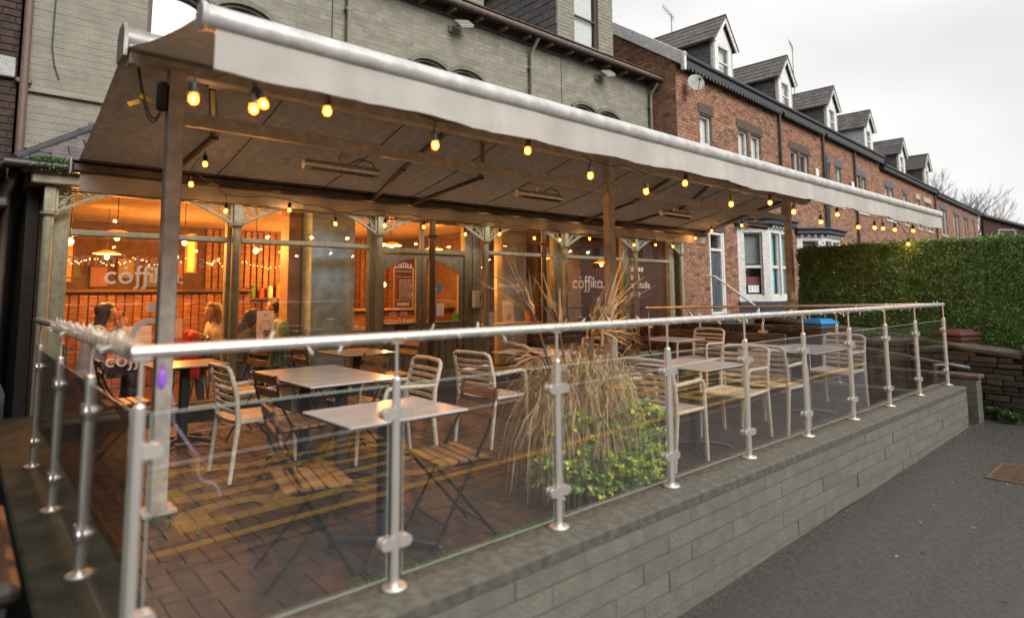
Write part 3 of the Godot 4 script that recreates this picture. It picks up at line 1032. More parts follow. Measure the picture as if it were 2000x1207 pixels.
func shop_front(b: Node3D, sage: Material, olive: Material, grey: Material, lead: Material, shop_glass: Material) -> void:
	var s := Sh.new()
	# lean-to roof over the shop front, hipped at its left end
	s.quad(Vector3(0.30, 2.66, -1.44), Vector3(11.74, 2.66, -1.44), Vector3(11.74, 3.30, -2.29), Vector3(1.12, 3.30, -2.29))
	s.flat(Vector3(0.30, 2.66, -2.29), Vector3(0.30, 2.66, -1.44), Vector3(1.12, 3.30, -2.29))
	obj("lean_to_roof", s, mk("roofslate", L(0.075, 0.07, 0.075), 0.6), b)
	var up := (Vector3(0, 0.64, -0.85)).normalized()
	slates(b, Transform3D(Basis(Vector3.RIGHT, up, Vector3.RIGHT.cross(up)), Vector3(0.30, 2.665, -1.44)), 11.4, 1.05, 120, 90, func(y, _q): return [0.05 + y * 0.80, 11.4], 0.30, 0.2, "roof_slate")
	s = Sh.new()
	s.tube([Vector3(0.31, 2.68, -1.43), Vector3(1.10, 3.32, -2.27)], 0.04, 8)
	for i in 6:
		s.bevel(Vector3(0.75 + 0.10 * i, 3.02 + 0.085 * i, -2.278), Vector3(0.15, 0.10, 0.012), 0.003)
	obj("lead_flashing", s, lead, b)
	s = Sh.new()
	s.tube([Vector3(0.24, 2.63, -2.25), Vector3(0.24, 2.63, -1.40), Vector3(11.74, 2.63, -1.40)], 0.052, 10)
	obj("shop_gutter", s, mk("blackpaint", L(0.012, 0.012, 0.012), 0.45), b)
	s = Sh.new()
	s.bevel(Vector3(6.05, 2.535, -1.60), Vector3(11.2, 0.13, 0.26), 0.012)
	s.bevel(Vector3(6.05, 2.60, -1.53), Vector3(11.36, 0.045, 0.20), 0.01)
	s.bevel(Vector3(0.50, 2.535, -2.0), Vector3(0.14, 0.13, 0.55), 0.01)
	obj("fascia", s, olive, b)
	s = Sh.new()   # moss hanging over the gutter corner
	rng.seed = 61
	for i in 900:
		var q := Vector3(rng.randf_range(0.42, 0.92), 0, rng.randfn(0, 0.045))
		q.y = 0.03 * exp(-pow((q.x - 0.62) * 5, 2)) * rng.randf() - maxf(0, q.z) * 1.4
		s.col = Color(0.10, 0.21, 0.04) * rng.randf_range(0.5, 1.6)
		s.leaf(q + Vector3(0, 2.69, -1.39), Vector3(rng.randfn(), rng.randf(), rng.randfn()).normalized(), Vector3.UP, 0.022, 0.014)
	obj("moss_cushion", s, mk("moss", Color.WHITE, 0.95, 0, "", 1, "", 0, true), b)
	# plinth, sill, posts, transoms and panes
	s = Sh.new()
	s.bevel(Vector3(2.52, 0.045, -1.72), Vector3(3.72, 0.11, 0.26), 0.01)
	s.bevel(Vector3(8.9, 0.045, -1.72), Vector3(5.5, 0.11, 0.26), 0.01)
	obj("plinth", s, mk("plinth", L(0.15, 0.15, 0.12), 0.85, 0, "dirt", 1.2, "n_fine", 0.5), b)
	s = Sh.new()
	s.bevel(Vector3(2.52, 0.12, -1.71), Vector3(3.74, 0.04, 0.27), 0.008)
	s.bevel(Vector3(8.9, 0.12, -1.71), Vector3(5.52, 0.04, 0.27), 0.008)
	obj("sill", s, mk("sillpaint", L(0.36, 0.37, 0.27), 0.6, 0, "paint", 2.0), b)
	for e in [[0.71, 0.19], [2.425, 0.16], [4.30, 0.13], [6.15, 0.17], [7.99, 0.22], [9.95, 0.22], [11.53, 0.18]]:
		s = Sh.new()
		s.bevel(Vector3(e[0], 1.30, -1.80), Vector3(e[1], 2.34, 0.11), 0.012)
		s.bevel(Vector3(e[0], 1.30, -1.742), Vector3(e[1] * 0.55, 2.30, 0.014), 0.005)
		obj("window_post", s, sage, b)
	var bays := [[0.805, 2.345], [2.505, 4.235], [6.235, 7.88], [8.10, 9.84], [10.06, 11.44]]
	for i in bays.size():
		var x0: float = bays[i][0]
		var x1: float = bays[i][1]
		var w := part("shop_window", b)
		s = Sh.new()
		s.bevel(Vector3((x0 + x1) / 2, 2.025, -1.79), Vector3(x1 - x0, 0.065, 0.10), 0.012)
		obj("transom", s, sage, w)
		s = Sh.new()
		s.bevel(Vector3((x0 + x1) / 2, 0.155, -1.80), Vector3(x1 - x0, 0.03, 0.06), 0.006)
		obj("bead", s, sage, w)
		s = Sh.new()
		s.bevel(Vector3((x0 + x1) / 2, 2.455, -1.80), Vector3(x1 - x0, 0.03, 0.06), 0.006)
		obj("bead", s, sage, w)
		pane(w, Rect2(x0, 0.17, x1 - x0, 1.823), -1.81, shop_glass)
		pane(w, Rect2(x0, 2.058, x1 - x0, 0.382), -1.81, shop_glass, "top_light")
	doors(b, olive, shop_glass)
	for e in [0.61, 2.40, 4.30, 6.20, 8.02, 10.05, 11.66]:
		column(b, e, -1.60, sage, true)
	for e in [4.96, 7.17]:
		column(b, e, -1.28, mk("brown_iron", L(0.115, 0.085, 0.055), 0.5, 0, "paint", 2.0), false)
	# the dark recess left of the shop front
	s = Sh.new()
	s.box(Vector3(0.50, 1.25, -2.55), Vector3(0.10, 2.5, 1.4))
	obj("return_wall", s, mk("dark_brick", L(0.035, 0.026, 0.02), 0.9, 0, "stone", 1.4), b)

func column(b: Node3D, x: float, z: float, m: Material, ornate: bool) -> void:
	var c := part("column", b)
	c.position = Vector3(x, 0, z)
	var s := Sh.new()
	var rr := 0.048 if ornate else 0.05
	s.lathe([Vector2(0.075, 0.0), Vector2(0.075, 0.10), Vector2(0.06, 0.13), Vector2(rr, 0.17), Vector2(rr * 0.94, 2.17), Vector2(0.052, 2.175)], 18)
	obj("shaft", s, m, c)
	s = Sh.new()
	s.lathe([Vector2(rr * 0.94, 2.155), Vector2(0.058, 2.165), Vector2(0.078, 2.185), Vector2(0.078, 2.198), Vector2(0.05, 2.205), Vector2(0, 2.205)], 18)
	obj("ring", s, m, c)
	if not ornate:
		s = Sh.new()
		s.lathe([Vector2(rr * 0.9, 2.2), Vector2(rr * 0.9, 2.40), Vector2(0.085, 2.44), Vector2(0.085, 2.47), Vector2(0, 2.47)], 14)
		obj("capital", s, m, c)
		return
	s = Sh.new()
	s.bevel(Vector3(0, 2.335, 0), Vector3(0.095, 0.262, 0.095), 0.008)
	obj("block", s, m, c)
	for e in [-1, 1]:
		if (x < 1.0 and e < 0) or (x > 11.0 and e > 0):
			continue
		s = Sh.new()
		s.x = Transform3D(Basis(Vector3(e, 0, 0), Vector3.UP, Vector3(0, 0, e)), Vector3(e * 0.049, 2.215, 0))
		spandrel(s)
		obj("spandrel_bracket", s, m, c)

func spandrel(s: Sh) -> void:   # pierced cast-iron bracket in x 0..0.52, y 0..0.25
	var w := 0.52
	var h := 0.245
	s.bevel(Vector3(0.012, h / 2, 0), Vector3(0.024, h, 0.03), 0.004)
	s.bevel(Vector3(w / 2, h - 0.008, 0), Vector3(w, 0.016, 0.03), 0.003)
	var n := 22
	var p := func(i): 
		var t: float = float(i) / n
		return Vector3(0.012 + (w - 0.012) * t, 0.0 + (h - 0.01) * (1.0 - pow(1.0 - t, 1.9)) * (0.62 + 0.38 * t), 0)
	for i in n:
		var a: Vector3 = p.call(i)
		var c: Vector3 = p.call(i + 1)
		var mid := (a + c) / 2
		var d := (c - a).normalized()
		s.bevel(mid, Vector3((c - a).length() + 0.004, 0.032, 0.026), 0.004, Basis(d, Vector3(-d.y, d.x, 0), Vector3(0, 0, 1)))
		s.ball(mid + Vector3(d.y, -d.x, 0) * 0.020, Vector3(0.0085, 0.0085, 0.009), 8, 6)   # scalloped edge
	var scroll := func(at: Vector2, r0: float, turns: float, a0: float, sgn: float, tip := 0.25):
		var q := []
		for i in 17:
			var t := i / 16.0
			var a: float = a0 + sgn * TAU * turns * t
			var r: float = r0 * (1.0 - (1.0 - tip) * t)
			q.append(Vector3(at.x + r * cos(a), at.y + r * sin(a), 0))
		s.tube(q, 0.0075, 6)
	scroll.call(Vector2(0.27, 0.185), 0.046, 1.0, 0.0, 1.0, 1.0)
	scroll.call(Vector2(0.27, 0.185), 0.026, 1.0, 0.0, 1.0, 1.0)
	s.ball(Vector3(0.27, 0.185, 0), Vector3(0.014, 0.014, 0.012), 8, 6)
	scroll.call(Vector2(0.075, 0.195), 0.036, 0.9, 2.6, -1.0)
	scroll.call(Vector2(0.155, 0.185), 0.036, 0.9, 0.4, 1.0)
	scroll.call(Vector2(0.07, 0.115), 0.032, 0.9, 3.4, 1.0)
	scroll.call(Vector2(0.145, 0.135), 0.022, 0.8, 5.2, -1.0)
	scroll.call(Vector2(0.06, 0.06), 0.022, 0.8, 2.0, -1.0)
	scroll.call(Vector2(0.36, 0.212), 0.02, 0.8, 3.4, -1.0)
	s.tube([Vector3(0.02, 0.05, 0), Vector3(0.08, 0.12, 0), Vector3(0.12, 0.16, 0), Vector3(0.20, 0.23, 0)], 0.008, 6)
	s.tube([Vector3(0.02, 0.15, 0), Vector3(0.10, 0.155, 0), Vector3(0.22, 0.19, 0)], 0.007, 6)

func door_arch(x: float) -> float:
	return 1.66 + 0.245 * (1.0 - pow((x - 5.13) / 0.70, 2))

func doors(b: Node3D, olive: Material, shop_glass: Material) -> void:
	var z := -1.83
	var s := Sh.new()
	s.bevel(Vector3(4.395, 1.22, z), Vector3(0.06, 2.42, 0.12), 0.008)
	s.bevel(Vector3(5.99, 1.22, z), Vector3(0.15, 2.42, 0.12), 0.008)
	s.bevel(Vector3(5.17, 2.0, z), Vector3(1.49, 0.07, 0.12), 0.008)
	s.bevel(Vector3(5.17, 2.455, z), Vector3(1.49, 0.05, 0.10), 0.006)
	s.bevel(Vector3(5.14, 2.25, z), Vector3(0.05, 0.43, 0.08), 0.006)
	obj("door_frame", s, olive, b)
	pane(b, Rect2(4.43, 2.04, 1.48, 0.39), z - 0.01, shop_glass, "fanlight")
	s = Sh.new()
	s.bevel(Vector3(5.2, 0.02, -1.75), Vector3(1.62, 0.05, 0.30), 0.008)
	obj("doorstep", s, mk("stone_step", L(0.20, 0.19, 0.17), 0.8, 0, "stone", 1.4), b)
	for k in 2:
		var x0: float = [4.43, 5.145][k]
		var x1: float = [5.135, 5.91][k]
		var g0 := x0 + 0.075
		var g1 := x1 - 0.095
		var d := part("door", b)
		var f := Sh.new()
		f.bevel(Vector3((x0 + g0) / 2, 1.0, z), Vector3(g0 - x0, 1.92, 0.05), 0.006)
		f.bevel(Vector3((x1 + g1) / 2, 1.0, z), Vector3(x1 - g1, 1.92, 0.05), 0.006)
		f.bevel(Vector3((g0 + g1) / 2, 0.885, z), Vector3(g1 - g0, 0.13, 0.05), 0.006)
		f.bevel(Vector3((g0 + g1) / 2, 0.13, z), Vector3(g1 - g0, 0.18, 0.05), 0.006)
		f.bevel(Vector3((g0 + g1) / 2, 0.52, z), Vector3(0.09, 0.60, 0.048), 0.006)
		var top := PackedVector2Array([Vector2(g0, 1.96)])
		for i in 13:
			var x := lerpf(g0, g1, i / 12.0)
			top.append(Vector2(x, door_arch(x)))
		top.append(Vector2(g1, 1.96))
		f.poly(top, 0.048, Vector3(0, 0, z - 0.024))
		obj("leaf_frame", f, olive, d)
		for q in 2:   # two fielded panels below the glass
			var pa := g0 if q == 0 else (g0 + g1) / 2 + 0.045
			var pb := (g0 + g1) / 2 - 0.045 if q == 0 else g1
			s = Sh.new()
			s.box(Vector3((pa + pb) / 2, 0.52, z - 0.012), Vector3(pb - pa, 0.60, 0.012))
			s.hexa(Vector3((pa + pb) / 2, 0.52, z), Vector3((pb - pa) / 2 - 0.025, 0.27, 0.008), Vector3((pb - pa) / 2 - 0.045, 0.25, 0.008))
			s.bevel(Vector3((pa + pb) / 2, 0.812, z + 0.03), Vector3(pb - pa, 0.018, 0.02), 0.004)
			obj("panel", s, olive, d)
		s = Sh.new()
		var gl := PackedVector2Array([Vector2(g0, 0.95)])
		for i in 13:
			var x := lerpf(g0, g1, i / 12.0)
			gl.append(Vector2(x, door_arch(x)))
		gl.append(Vector2(g1, 0.95))
		gl.reverse()
		var tr := Geometry2D.triangulate_polygon(gl)
		for i in range(0, tr.size(), 3):
			var a := gl[tr[i]]
			var c := gl[tr[i + 1]]
			var e := gl[tr[i + 2]]
			if (c - a).cross(e - a) < 0:
				var sw := c
				c = e
				e = sw
			s.flat(Vector3(a.x, a.y, z), Vector3(c.x, c.y, z), Vector3(e.x, e.y, z))
		obj("glass", s, shop_glass, d)
		s = Sh.new()
		s.bevel(Vector3((g0 + g1) / 2, 0.945, z + 0.03), Vector3(g1 - g0 + 0.02, 0.02, 0.03), 0.004)
		obj("weather_bar", s, mk("sillpaint", L(0.36, 0.37, 0.27), 0.6), d)
		s = Sh.new()
		var hx := x1 - 0.05 if k == 0 else x0 + 0.05
		s.tube([Vector3(hx, 1.0, z + 0.025), Vector3(hx, 1.0, z + 0.07), Vector3(hx, 1.18, z + 0.07), Vector3(hx, 1.18, z + 0.025)], 0.008, 8)
		obj("handle", s, mk("brass", L(0.5, 0.36, 0.15), 0.3, 1.0), d)
		if k == 0:
			s = Sh.new()   # letter plate
			s.bevel(Vector3((g0 + g1) / 2 + 0.02, 0.885, z + 0.028), Vector3(0.22, 0.075, 0.012), 0.004)
			obj("letter_plate", s, mk("maroon_plate", L(0.07, 0.03, 0.03), 0.4, 0.3), d)
			var white := mk("white_vinyl", L(0.88, 0.88, 0.87), 0.6)
			s = Sh.new()   # menu board printed on the glass: double outline and lines of type
			var m := Rect2(4.66, 1.14, 0.34, 0.62)
			for q in [0.0, 0.014]:
				var t := m.grow(-q)
				for e in [[t.get_center().x, t.position.y, t.size.x, 0.005], [t.get_center().x, t.end.y, t.size.x, 0.005], [t.position.x, t.get_center().y, 0.005, t.size.y - 0.012], [t.end.x, t.get_center().y, 0.005, t.size.y - 0.012]]:
					s.box(Vector3(e[0], e[1], z + 0.004), Vector3(e[2], e[3], 0.001))
			for e in [1.70, 1.62, 1.285]:
				s.box(Vector3(4.83, e, z + 0.004), Vector3(0.25, 0.006, 0.001))
			for q in 9:   # rows of type too small to read
				var wx := 0.10
				while wx < 0.30:
					var ww := rng.randf_range(0.012, 0.05)
					s.box(Vector3(4.66 + wx + ww / 2, 1.575 - q * 0.032, z + 0.004), Vector3(ww, 0.012, 0.001))
					wx += ww + 0.010
			obj("menu_frame", s, white, d)
			for t in [["Coffika", 4.83, 1.79, 0.085, "Droid Serif"], ["412 · 416", 4.75, 1.09, 0.075, "Droid Sans"], ["Ecclesall Road", 4.745, 0.99, 0.085, "Droid Sans"]]:
				letters(d, t[0], Vector3(t[1], t[2], z + 0.003), t[3], white, t[4])
			s = Sh.new()
			s.bevel(Vector3(4.83, 1.225, z + 0.004), Vector3(0.20, 0.045, 0.002), 0.0008)
			obj("sticker", s, white, d)
		else:
			s = Sh.new()
			s.bevel(Vector3(5.78, 1.015, z + 0.005), Vector3(0.15, 0.10, 0.002), 0.0008)
			obj("green_sticker", s, mk("green_sticker", L(0.16, 0.52, 0.05), 0.5), d)
			s = Sh.new()
			s.poly(PackedVector2Array([Vector2(-0.045, 0.07), Vector2(-0.045, -0.03), Vector2(-0.02, -0.07), Vector2(0.02, -0.07), Vector2(0.045, -0.03), Vector2(0.045, 0.07)]), 0.002, Vector3(5.46, 1.45, z + 0.004))
			obj("blue_sticker", s, mk("blue_sticker", L(0.03, 0.32, 0.50), 0.5), d)
			s = Sh.new()
			s.bevel(Vector3(5.50, 1.13, z - 0.02), Vector3(0.14, 0.19, 0.002), 0.0008)
			obj("notice", s, mk("paper", L(0.70, 0.72, 0.74), 0.8), d)

func letters(parent: Node3D, text: String, at: Vector3, tall: float, mat: Material, font := "Droid Sans", turn := 0.0, weight := 400) -> MeshInstance3D:
	var t := TextMesh.new()
	t.text = text
	t.font_size = 32
	t.pixel_size = tall / 32.0
	t.depth = 0.0012
	t.curve_step = 1.5
	var fo := SystemFont.new()
	fo.font_names = PackedStringArray([font])
	fo.font_weight = weight
	t.font = fo
	var o := put("lettering", t, mat, parent)
	o.position = at
	o.rotation.y = turn
	return o

func stroke_word(parent: Node3D, x0: float, y0: float, z: float, h: float, mat: Material) -> void:   # the shop's name in round letters; h is the height of a small letter
	var r := h / 2
	var w := h * 0.20
	var x := x0
	var arc := func(c: Vector2, a0: float, a1: float, n := 18):
		var q := PackedVector2Array()
		for i in n + 1:
			var a := lerpf(a0, a1, float(i) / n)
			q.append(c + Vector2(cos(a), sin(a)) * (r - w / 2))
		return q
	var strokes := []
	strokes.append(arc.call(Vector2(x + r, r), 0.85, TAU - 0.85)); x += h * 0.98
	var oc := Vector2(x + r, r); x += h * 1.12
	for k in 2:   # two f, their stems hooked at the foot
		var q := PackedVector2Array([Vector2(x + h * 0.52, h * 1.42), Vector2(x + h * 0.42, h * 1.46), Vector2(x + h * 0.32, h * 1.42), Vector2(x + h * 0.25, h * 1.28), Vector2(x + h * 0.25, h * -0.12), Vector2(x + h * 0.19, h * -0.30), Vector2(x + h * 0.07, h * -0.36), Vector2(x - h * 0.03, h * -0.34)])
		strokes.append(q)
		strokes.append(PackedVector2Array([Vector2(x + h * 0.02, h * 0.90), Vector2(x + h * 0.52, h * 0.90)]))
		x += h * 0.56
	strokes.append(PackedVector2Array([Vector2(x + h * 0.14, w / 2), Vector2(x + h * 0.14, h - w / 2)]))
	var idot := Vector2(x + h * 0.14, h * 1.32); x += h * 0.40
	strokes.append(PackedVector2Array([Vector2(x + h * 0.1, w / 2), Vector2(x + h * 0.1, h * 1.42)]))
	strokes.append(PackedVector2Array([Vector2(x + h * 0.62, h * 0.92), Vector2(x + h * 0.16, h * 0.48), Vector2(x + h * 0.66, w / 2)])); x += h * 0.78
	var ac := Vector2(x + r, r)
	strokes.append(PackedVector2Array([Vector2(x + h - w / 2, w / 2), Vector2(x + h - w / 2, h - w / 2)])); x += h * 1.10
	var dot := Vector2(x + h * 0.14, w * 0.6)
	var k := 0
	for q in strokes:
		for g in Geometry2D.offset_polyline(q, w / 2, Geometry2D.JOIN_ROUND, Geometry2D.END_ROUND if q.size() > 2 else Geometry2D.END_BUTT):
			if not Geometry2D.is_polygon_clockwise(g):
				var s := Sh.new()
				s.poly(g, 0.001, Vector3(x0 * 0, y0, z + 0.0004 * k))
				obj("lettering", s, mat, parent)
		k += 1
	for c in [oc, ac]:
		ring(parent, Vector3(c.x, y0 + c.y, z + 0.0004 * k), r, w, mat)
	for c in [oc + Vector2(0, h * 0.82), idot, dot]:
		disc(parent, Vector3(c.x, y0 + c.y, z), w * 0.62, mat)

func ring(parent: Node3D, c: Vector3, r: float, w: float, mat: Material, a0 := 0.0, a1 := TAU) -> void:
	var s := Sh.new()
	var n := 48
	for i in n:
		var p := lerpf(a0, a1, float(i) / n)
		var q := lerpf(a0, a1, float(i + 1) / n)
		var d0 := Vector3(cos(p), sin(p), 0)
		var d1 := Vector3(cos(q), sin(q), 0)
		s.quad(c + d0 * (r - w), c + d0 * r, c + d1 * r, c + d1 * (r - w))
	obj("lettering", s, mat, parent)

func disc(parent: Node3D, c: Vector3, r: float, mat: Material) -> void:
	var s := Sh.new()
	for i in 28:
		var a := TAU * i / 28
		var b := TAU * (i + 1) / 28
		s.flat(c, c + Vector3(cos(a), sin(a), 0) * r, c + Vector3(cos(b), sin(b), 0) * r)
	obj("lettering", s, mat, parent)

func window_lettering(b: Node3D) -> void:
	var white := mk("white_vinyl", L(0.88, 0.88, 0.87), 0.6)
	var w := part("window_sign", b)
	stroke_word(w, 1.14, 1.50, -1.805, 0.132, white)
	ring(w, Vector3(1.60, 0.92, -1.805), 0.21, 0.062, white)
	disc(w, Vector3(1.60, 1.245, -1.805), 0.055, white)
	stroke_word(w, 1.19, 0.62, -1.804, 0.10, white)
	w = part("window_sign", b)
	stroke_word(w, 8.42, 1.45, -1.805, 0.155, white)
	ring(w, Vector3(9.15, 0.90, -1.805), 0.22, 0.065, white)
	disc(w, Vector3(9.15, 1.235, -1.805), 0.058, white)
	stroke_word(w, 8.7, 0.62, -1.804, 0.105, white)
	w = part("window_sign", b)
	var y := 1.85
	for t in ["coffee", "food", "cocktails", "wine"]:
		var o := letters(w, t, Vector3(10.08, y, -1.805), 0.165, white, "Droid Sans", 0.0, 700)
		(o.mesh as TextMesh).horizontal_alignment = HORIZONTAL_ALIGNMENT_LEFT
		y -= 0.168
	w = part("window_sign", b)
	letters(w, "coffee roasters", Vector3(6.85, 1.50, -1.805), 0.085, white, "Droid Sans", 0.0, 700)

# ---------------------------------------------------------------- the brick terrace to the right
const ROW := Vector3(11.75, 0.0, -1.65)
const ROW_TURN := 0.05236

func row_at(s: float, y: float, out: float) -> Vector3:
	return ROW + Vector3(cos(ROW_TURN), 0, -sin(ROW_TURN)) * s + Vector3(sin(ROW_TURN), 0, cos(ROW_TURN)) * out + Vector3(0, y, 0)

func sash(parent: Node3D, r: Rect2, white: Material, pane_mat: Material, z := -0.10, behind: Material = null) -> void:   # a white sash window set back in its opening
	var w := part("window", parent)
	var s := Sh.new()
	frame4(s, r, 0.045, 0.06, z)
	s.bevel(Vector3(r.get_center().x, r.position.y + r.size.y * 0.5, z), Vector3(r.size.x - 0.09, 0.04, 0.05), 0.005)
	obj("window_frame", s, white, w)
	pane(w, r.grow(-0.02), z - 0.015, pane_mat)
	if behind:
		var q := Sh.new()
		q.box(Vector3(r.get_center().x, r.get_center().y + r.size.y * 0.12, z - 0.07), Vector3(r.size.x * 0.9, r.size.y * 0.7, 0.01))
		obj("curtain", q, behind, w)
	s = Sh.new()
	s.bevel(Vector3(r.get_center().x, r.position.y - 0.03, z * 0.3), Vector3(r.size.x + 0.08, 0.06, 0.16), 0.008)
	obj("window_sill", s, white, w)

func houses() -> void:
	var tones := ["brick", 0.85, "stone", 1.1, "n_fine", 0.5, Color(0.50, 0.235, 0.138), Color(0.44, 0.20, 0.118), Color(0.55, 0.27, 0.155), Color(0.39, 0.18, 0.108), Color(0.47, 0.22, 0.128), Color(0.22, 0.12, 0.088), Color(0.49, 0.23, 0.13), Color(0.55, 0.265, 0.14), Color(0.43, 0.20, 0.118), Color(0.35, 0.165, 0.10)]
	var mortar := mk("mortar", L(0.42, 0.35, 0.28), 0.95, 0, "stone", 1.5)
	var white := mk("white_frame", L(0.74, 0.74, 0.72), 0.5, 0, "paint", 1.4)
	var black := mk("eaves_black", L(0.030, 0.033, 0.040), 0.5, 0, "paint", 1.0)
	var slate_blue := mk("lintel_blue", L(0.12, 0.14, 0.17), 0.7, 0, "stone", 1.2)
	var sand := mk("lintel_stone", L(0.12, 0.090, 0.062), 0.9, 0, "stone", 1.2, "n_fine", 0.4)
	var cream := mk("lintel_cream", L(0.62, 0.56, 0.42), 0.7, 0, "stone", 1.2)
	var roofm := mk("roofslate", L(0.075, 0.07, 0.075), 0.6)
	var pg := glass("house_glass", Color(0.75, 0.82, 0.84), 0.004)
	var curtain := mk("curtain_pale", L(0.55, 0.57, 0.55), 0.9, 0, "fabric", 2.0)
	# start, end, base of the gutter, dormer centre (0: none), windows [start, width], lintel, label
	var list := [
		[0.0, 5.60, 6.50, 2.52, [[1.03, 0.58], [3.00, 0.60], [3.74, 0.64]], sand, "red brick terraced house next to the cafe with a satellite dish"],
		[5.60, 9.05, 6.50, 6.45, [[6.42, 0.58], [7.12, 0.70]], sand, "red brick terraced house with stone lintels, second from the cafe"],
		[9.05, 12.2, 6.50, 10.45, [[9.32, 0.38], [10.2, 0.60]], slate_blue, "red brick terraced house with blue lintels, third from the cafe"],
		[12.2, 15.4, 6.50, 14.55, [[12.35, 0.50], [13.0, 0.55]], slate_blue, "red brick terraced house with a white dormer cheek, fourth from the cafe"],
		[15.4, 20.0, 6.20, 19.30, [[15.95, 0.55], [16.65, 0.55], [18.70, 0.6]], slate_blue, "red brick terraced house just past the step in the eaves"],
		[20.0, 24.6, 6.20, 23.90, [[21.0, 0.6], [22.5, 0.6], [23.2, 0.6]], cream, "red brick terraced house with cream lintels, last with a dormer"],
		[24.6, 30.5, 6.10, 0.0, [[25.9, 0.62], [26.7, 0.62], [29.0, 0.62], [29.8, 0.62]], slate_blue, "red brick terraced house without dormer, second from the far end"],
		[30.5, 36.3, 6.10, 0.0, [[31.6, 0.62], [32.4, 0.62], [34.4, 0.62]], slate_blue, "red brick terraced house at the far end of the row"],
	]
	for hi in list.size():
		var e: Array = list[hi]
		var h := thing("terraced_house", e[6], "house", row_at(e[0], 0, 0), ROW_TURN, "brick terrace beyond the cafe")
		var w: float = e[1] - e[0] - 0.004
		var top: float = e[2]
		var y0 := 0.55
		var holes := []
		for q in e[4]:
			holes.append(Rect2(q[0] - e[0], 4.22 - y0, q[1], 1.34))
		if hi == 0:
			holes.append(Rect2(1.26, 0.85 - y0, 0.62, 1.92))
		if hi > 3:   # ground-floor windows of the far houses
			for q in e[4]:
				holes.append(Rect2(q[0] - e[0], 1.9 - y0, q[1], 1.5))
		var s := Sh.new()
		s.x = Transform3D(Basis.IDENTITY, Vector3(0, y0, -0.004))
		wall_cells(s, w, top - y0, holes, 0.22)
		s.x = Transform3D.IDENTITY
		var wall := obj("front_wall", s, mortar, h)
		s = Sh.new()
		s.box(Vector3(w / 2, (y0 + top) / 2, -7.9), Vector3(w, top - y0, 0.2))
		obj("rear_wall", s, mortar, h)
		lay(wall, "brick", Transform3D(Basis.IDENTITY, Vector3(0, y0, -0.004)), w, top - y0, 0.228, 0.078, 0.011, 0.010, holes, tones, 300 if hi == 0 else 160 if hi == 1 else 0, 100 + hi, 0.002)
		for q in e[4]:
			var r := Rect2(q[0] - e[0], 4.22, q[1], 1.34)
			sash(h, r, white, pg, -0.10, curtain if hi % 2 == 0 else null)
			s = Sh.new()
			s.bevel(Vector3(r.get_center().x, 5.70, 0.0), Vector3(q[1] + 0.16, 0.24, 0.05), 0.01)
			obj("lintel", s, e[5], h)
			if hi > 3:
				sash(h, Rect2(q[0] - e[0], 1.9, q[1], 1.5), white, pg, -0.10, curtain if hi == 5 else null)
		# eaves: gutter board with a scalloped valance, gutter, roof
		s = Sh.new()
		s.bevel(Vector3(w / 2, top + 0.05, 0.10), Vector3(w, 0.16, 0.20), 0.01)
		s.tube([Vector3(0, top + 0.135, 0.20), Vector3(w, top + 0.135, 0.20)], 0.06, 10)
		obj("gutter", s, black, h)
		if hi < 4:
			var step := 0.165
			var k := int(w / step)
			for i in k:
				s = Sh.new()
				var cx := step * (i + 0.5)
				var out := PackedVector2Array([Vector2(-step / 2, 0), Vector2(-step / 2, -0.05), Vector2(-0.055, -0.055), Vector2(-0.045, -0.10), Vector2(0, -0.135), Vector2(0.045, -0.10), Vector2(0.055, -0.055), Vector2(step / 2, -0.05), Vector2(step / 2, 0)])
				s.poly(out, 0.022, Vector3(cx, top - 0.025, 0.178))
				obj("valance_board", s, black, h)
		s = Sh.new()
		s.quad(Vector3(0, top + 0.16, 0.22), Vector3(w, top + 0.16, 0.22), Vector3(w, top + 2.95, -3.9), Vector3(0, top + 2.95, -3.9))
		s.quad(Vector3(0, top + 2.95, -3.9), Vector3(w, top + 2.95, -3.9), Vector3(w, top, -8.0), Vector3(0, top, -8.0))
		obj("roof", s, roofm, h)
		if e[3] > 0:
			dormer(h, e[3] - e[0], top, white, pg, roofm, hi)
		if hi in [0, 1, 2, 5]:
			s = Sh.new()
			s.tube([Vector3(w - 0.06, 3.0, 0.07), Vector3(w - 0.06, top - 0.1, 0.07), Vector3(w - 0.06, top + 0.05, 0.14)], 0.042, 8)
			if hi == 1:
				s.tube([Vector3(w + 0.10, 3.0, 0.075), Vector3(w + 0.10, 5.75, 0.075)], 0.05, 8)
			obj("downpipe", s, black, h)
		if hi in [2, 3, 5, 7]:   # chimney on the party wall
			s = Sh.new()
			s.bevel(Vector3(0, top + 2.2, -4.2), Vector3(0.55, 2.1, 1.1), 0.02)
			s.bevel(Vector3(0, top + 3.22, -4.2), Vector3(0.68, 0.14, 1.22), 0.02)
			var ch := obj("chimney", s, mk("chimney_brick", L(0.16, 0.065, 0.045), 0.9, 0, "stone", 2.0, "n_fine", 0.6), h)
			for i in 4:
				s = Sh.new()
				s.lathe([Vector2(0.10, 0), Vector2(0.085, 0.30), Vector2(0.11, 0.32), Vector2(0.11, 0.36), Vector2(0.07, 0.36), Vector2(0.07, 0.2)], 12, Vector3(0, top + 3.29, -4.6 + 0.27 * i))
				obj("chimney_pot", s, mk("pot", L(0.33, 0.20, 0.11), 0.85, 0, "stone", 2.0), ch)
		if hi == 1 or hi == 2:
			s = Sh.new()
			s.bevel(Vector3(2.72, 5.1, 0.05), Vector3(0.20, 0.26, 0.08), 0.02)
			obj("alarm_box", s, mk("alarm", L(0.60, 0.58, 0.52), 0.5), h)
		if hi < 2:
			bay(h, [2.70, 0.95][hi], [0.55, 0.55][hi], hi, white, pg)
		if hi == 0:
			first_house(h, top, tones, mortar, white, pg)
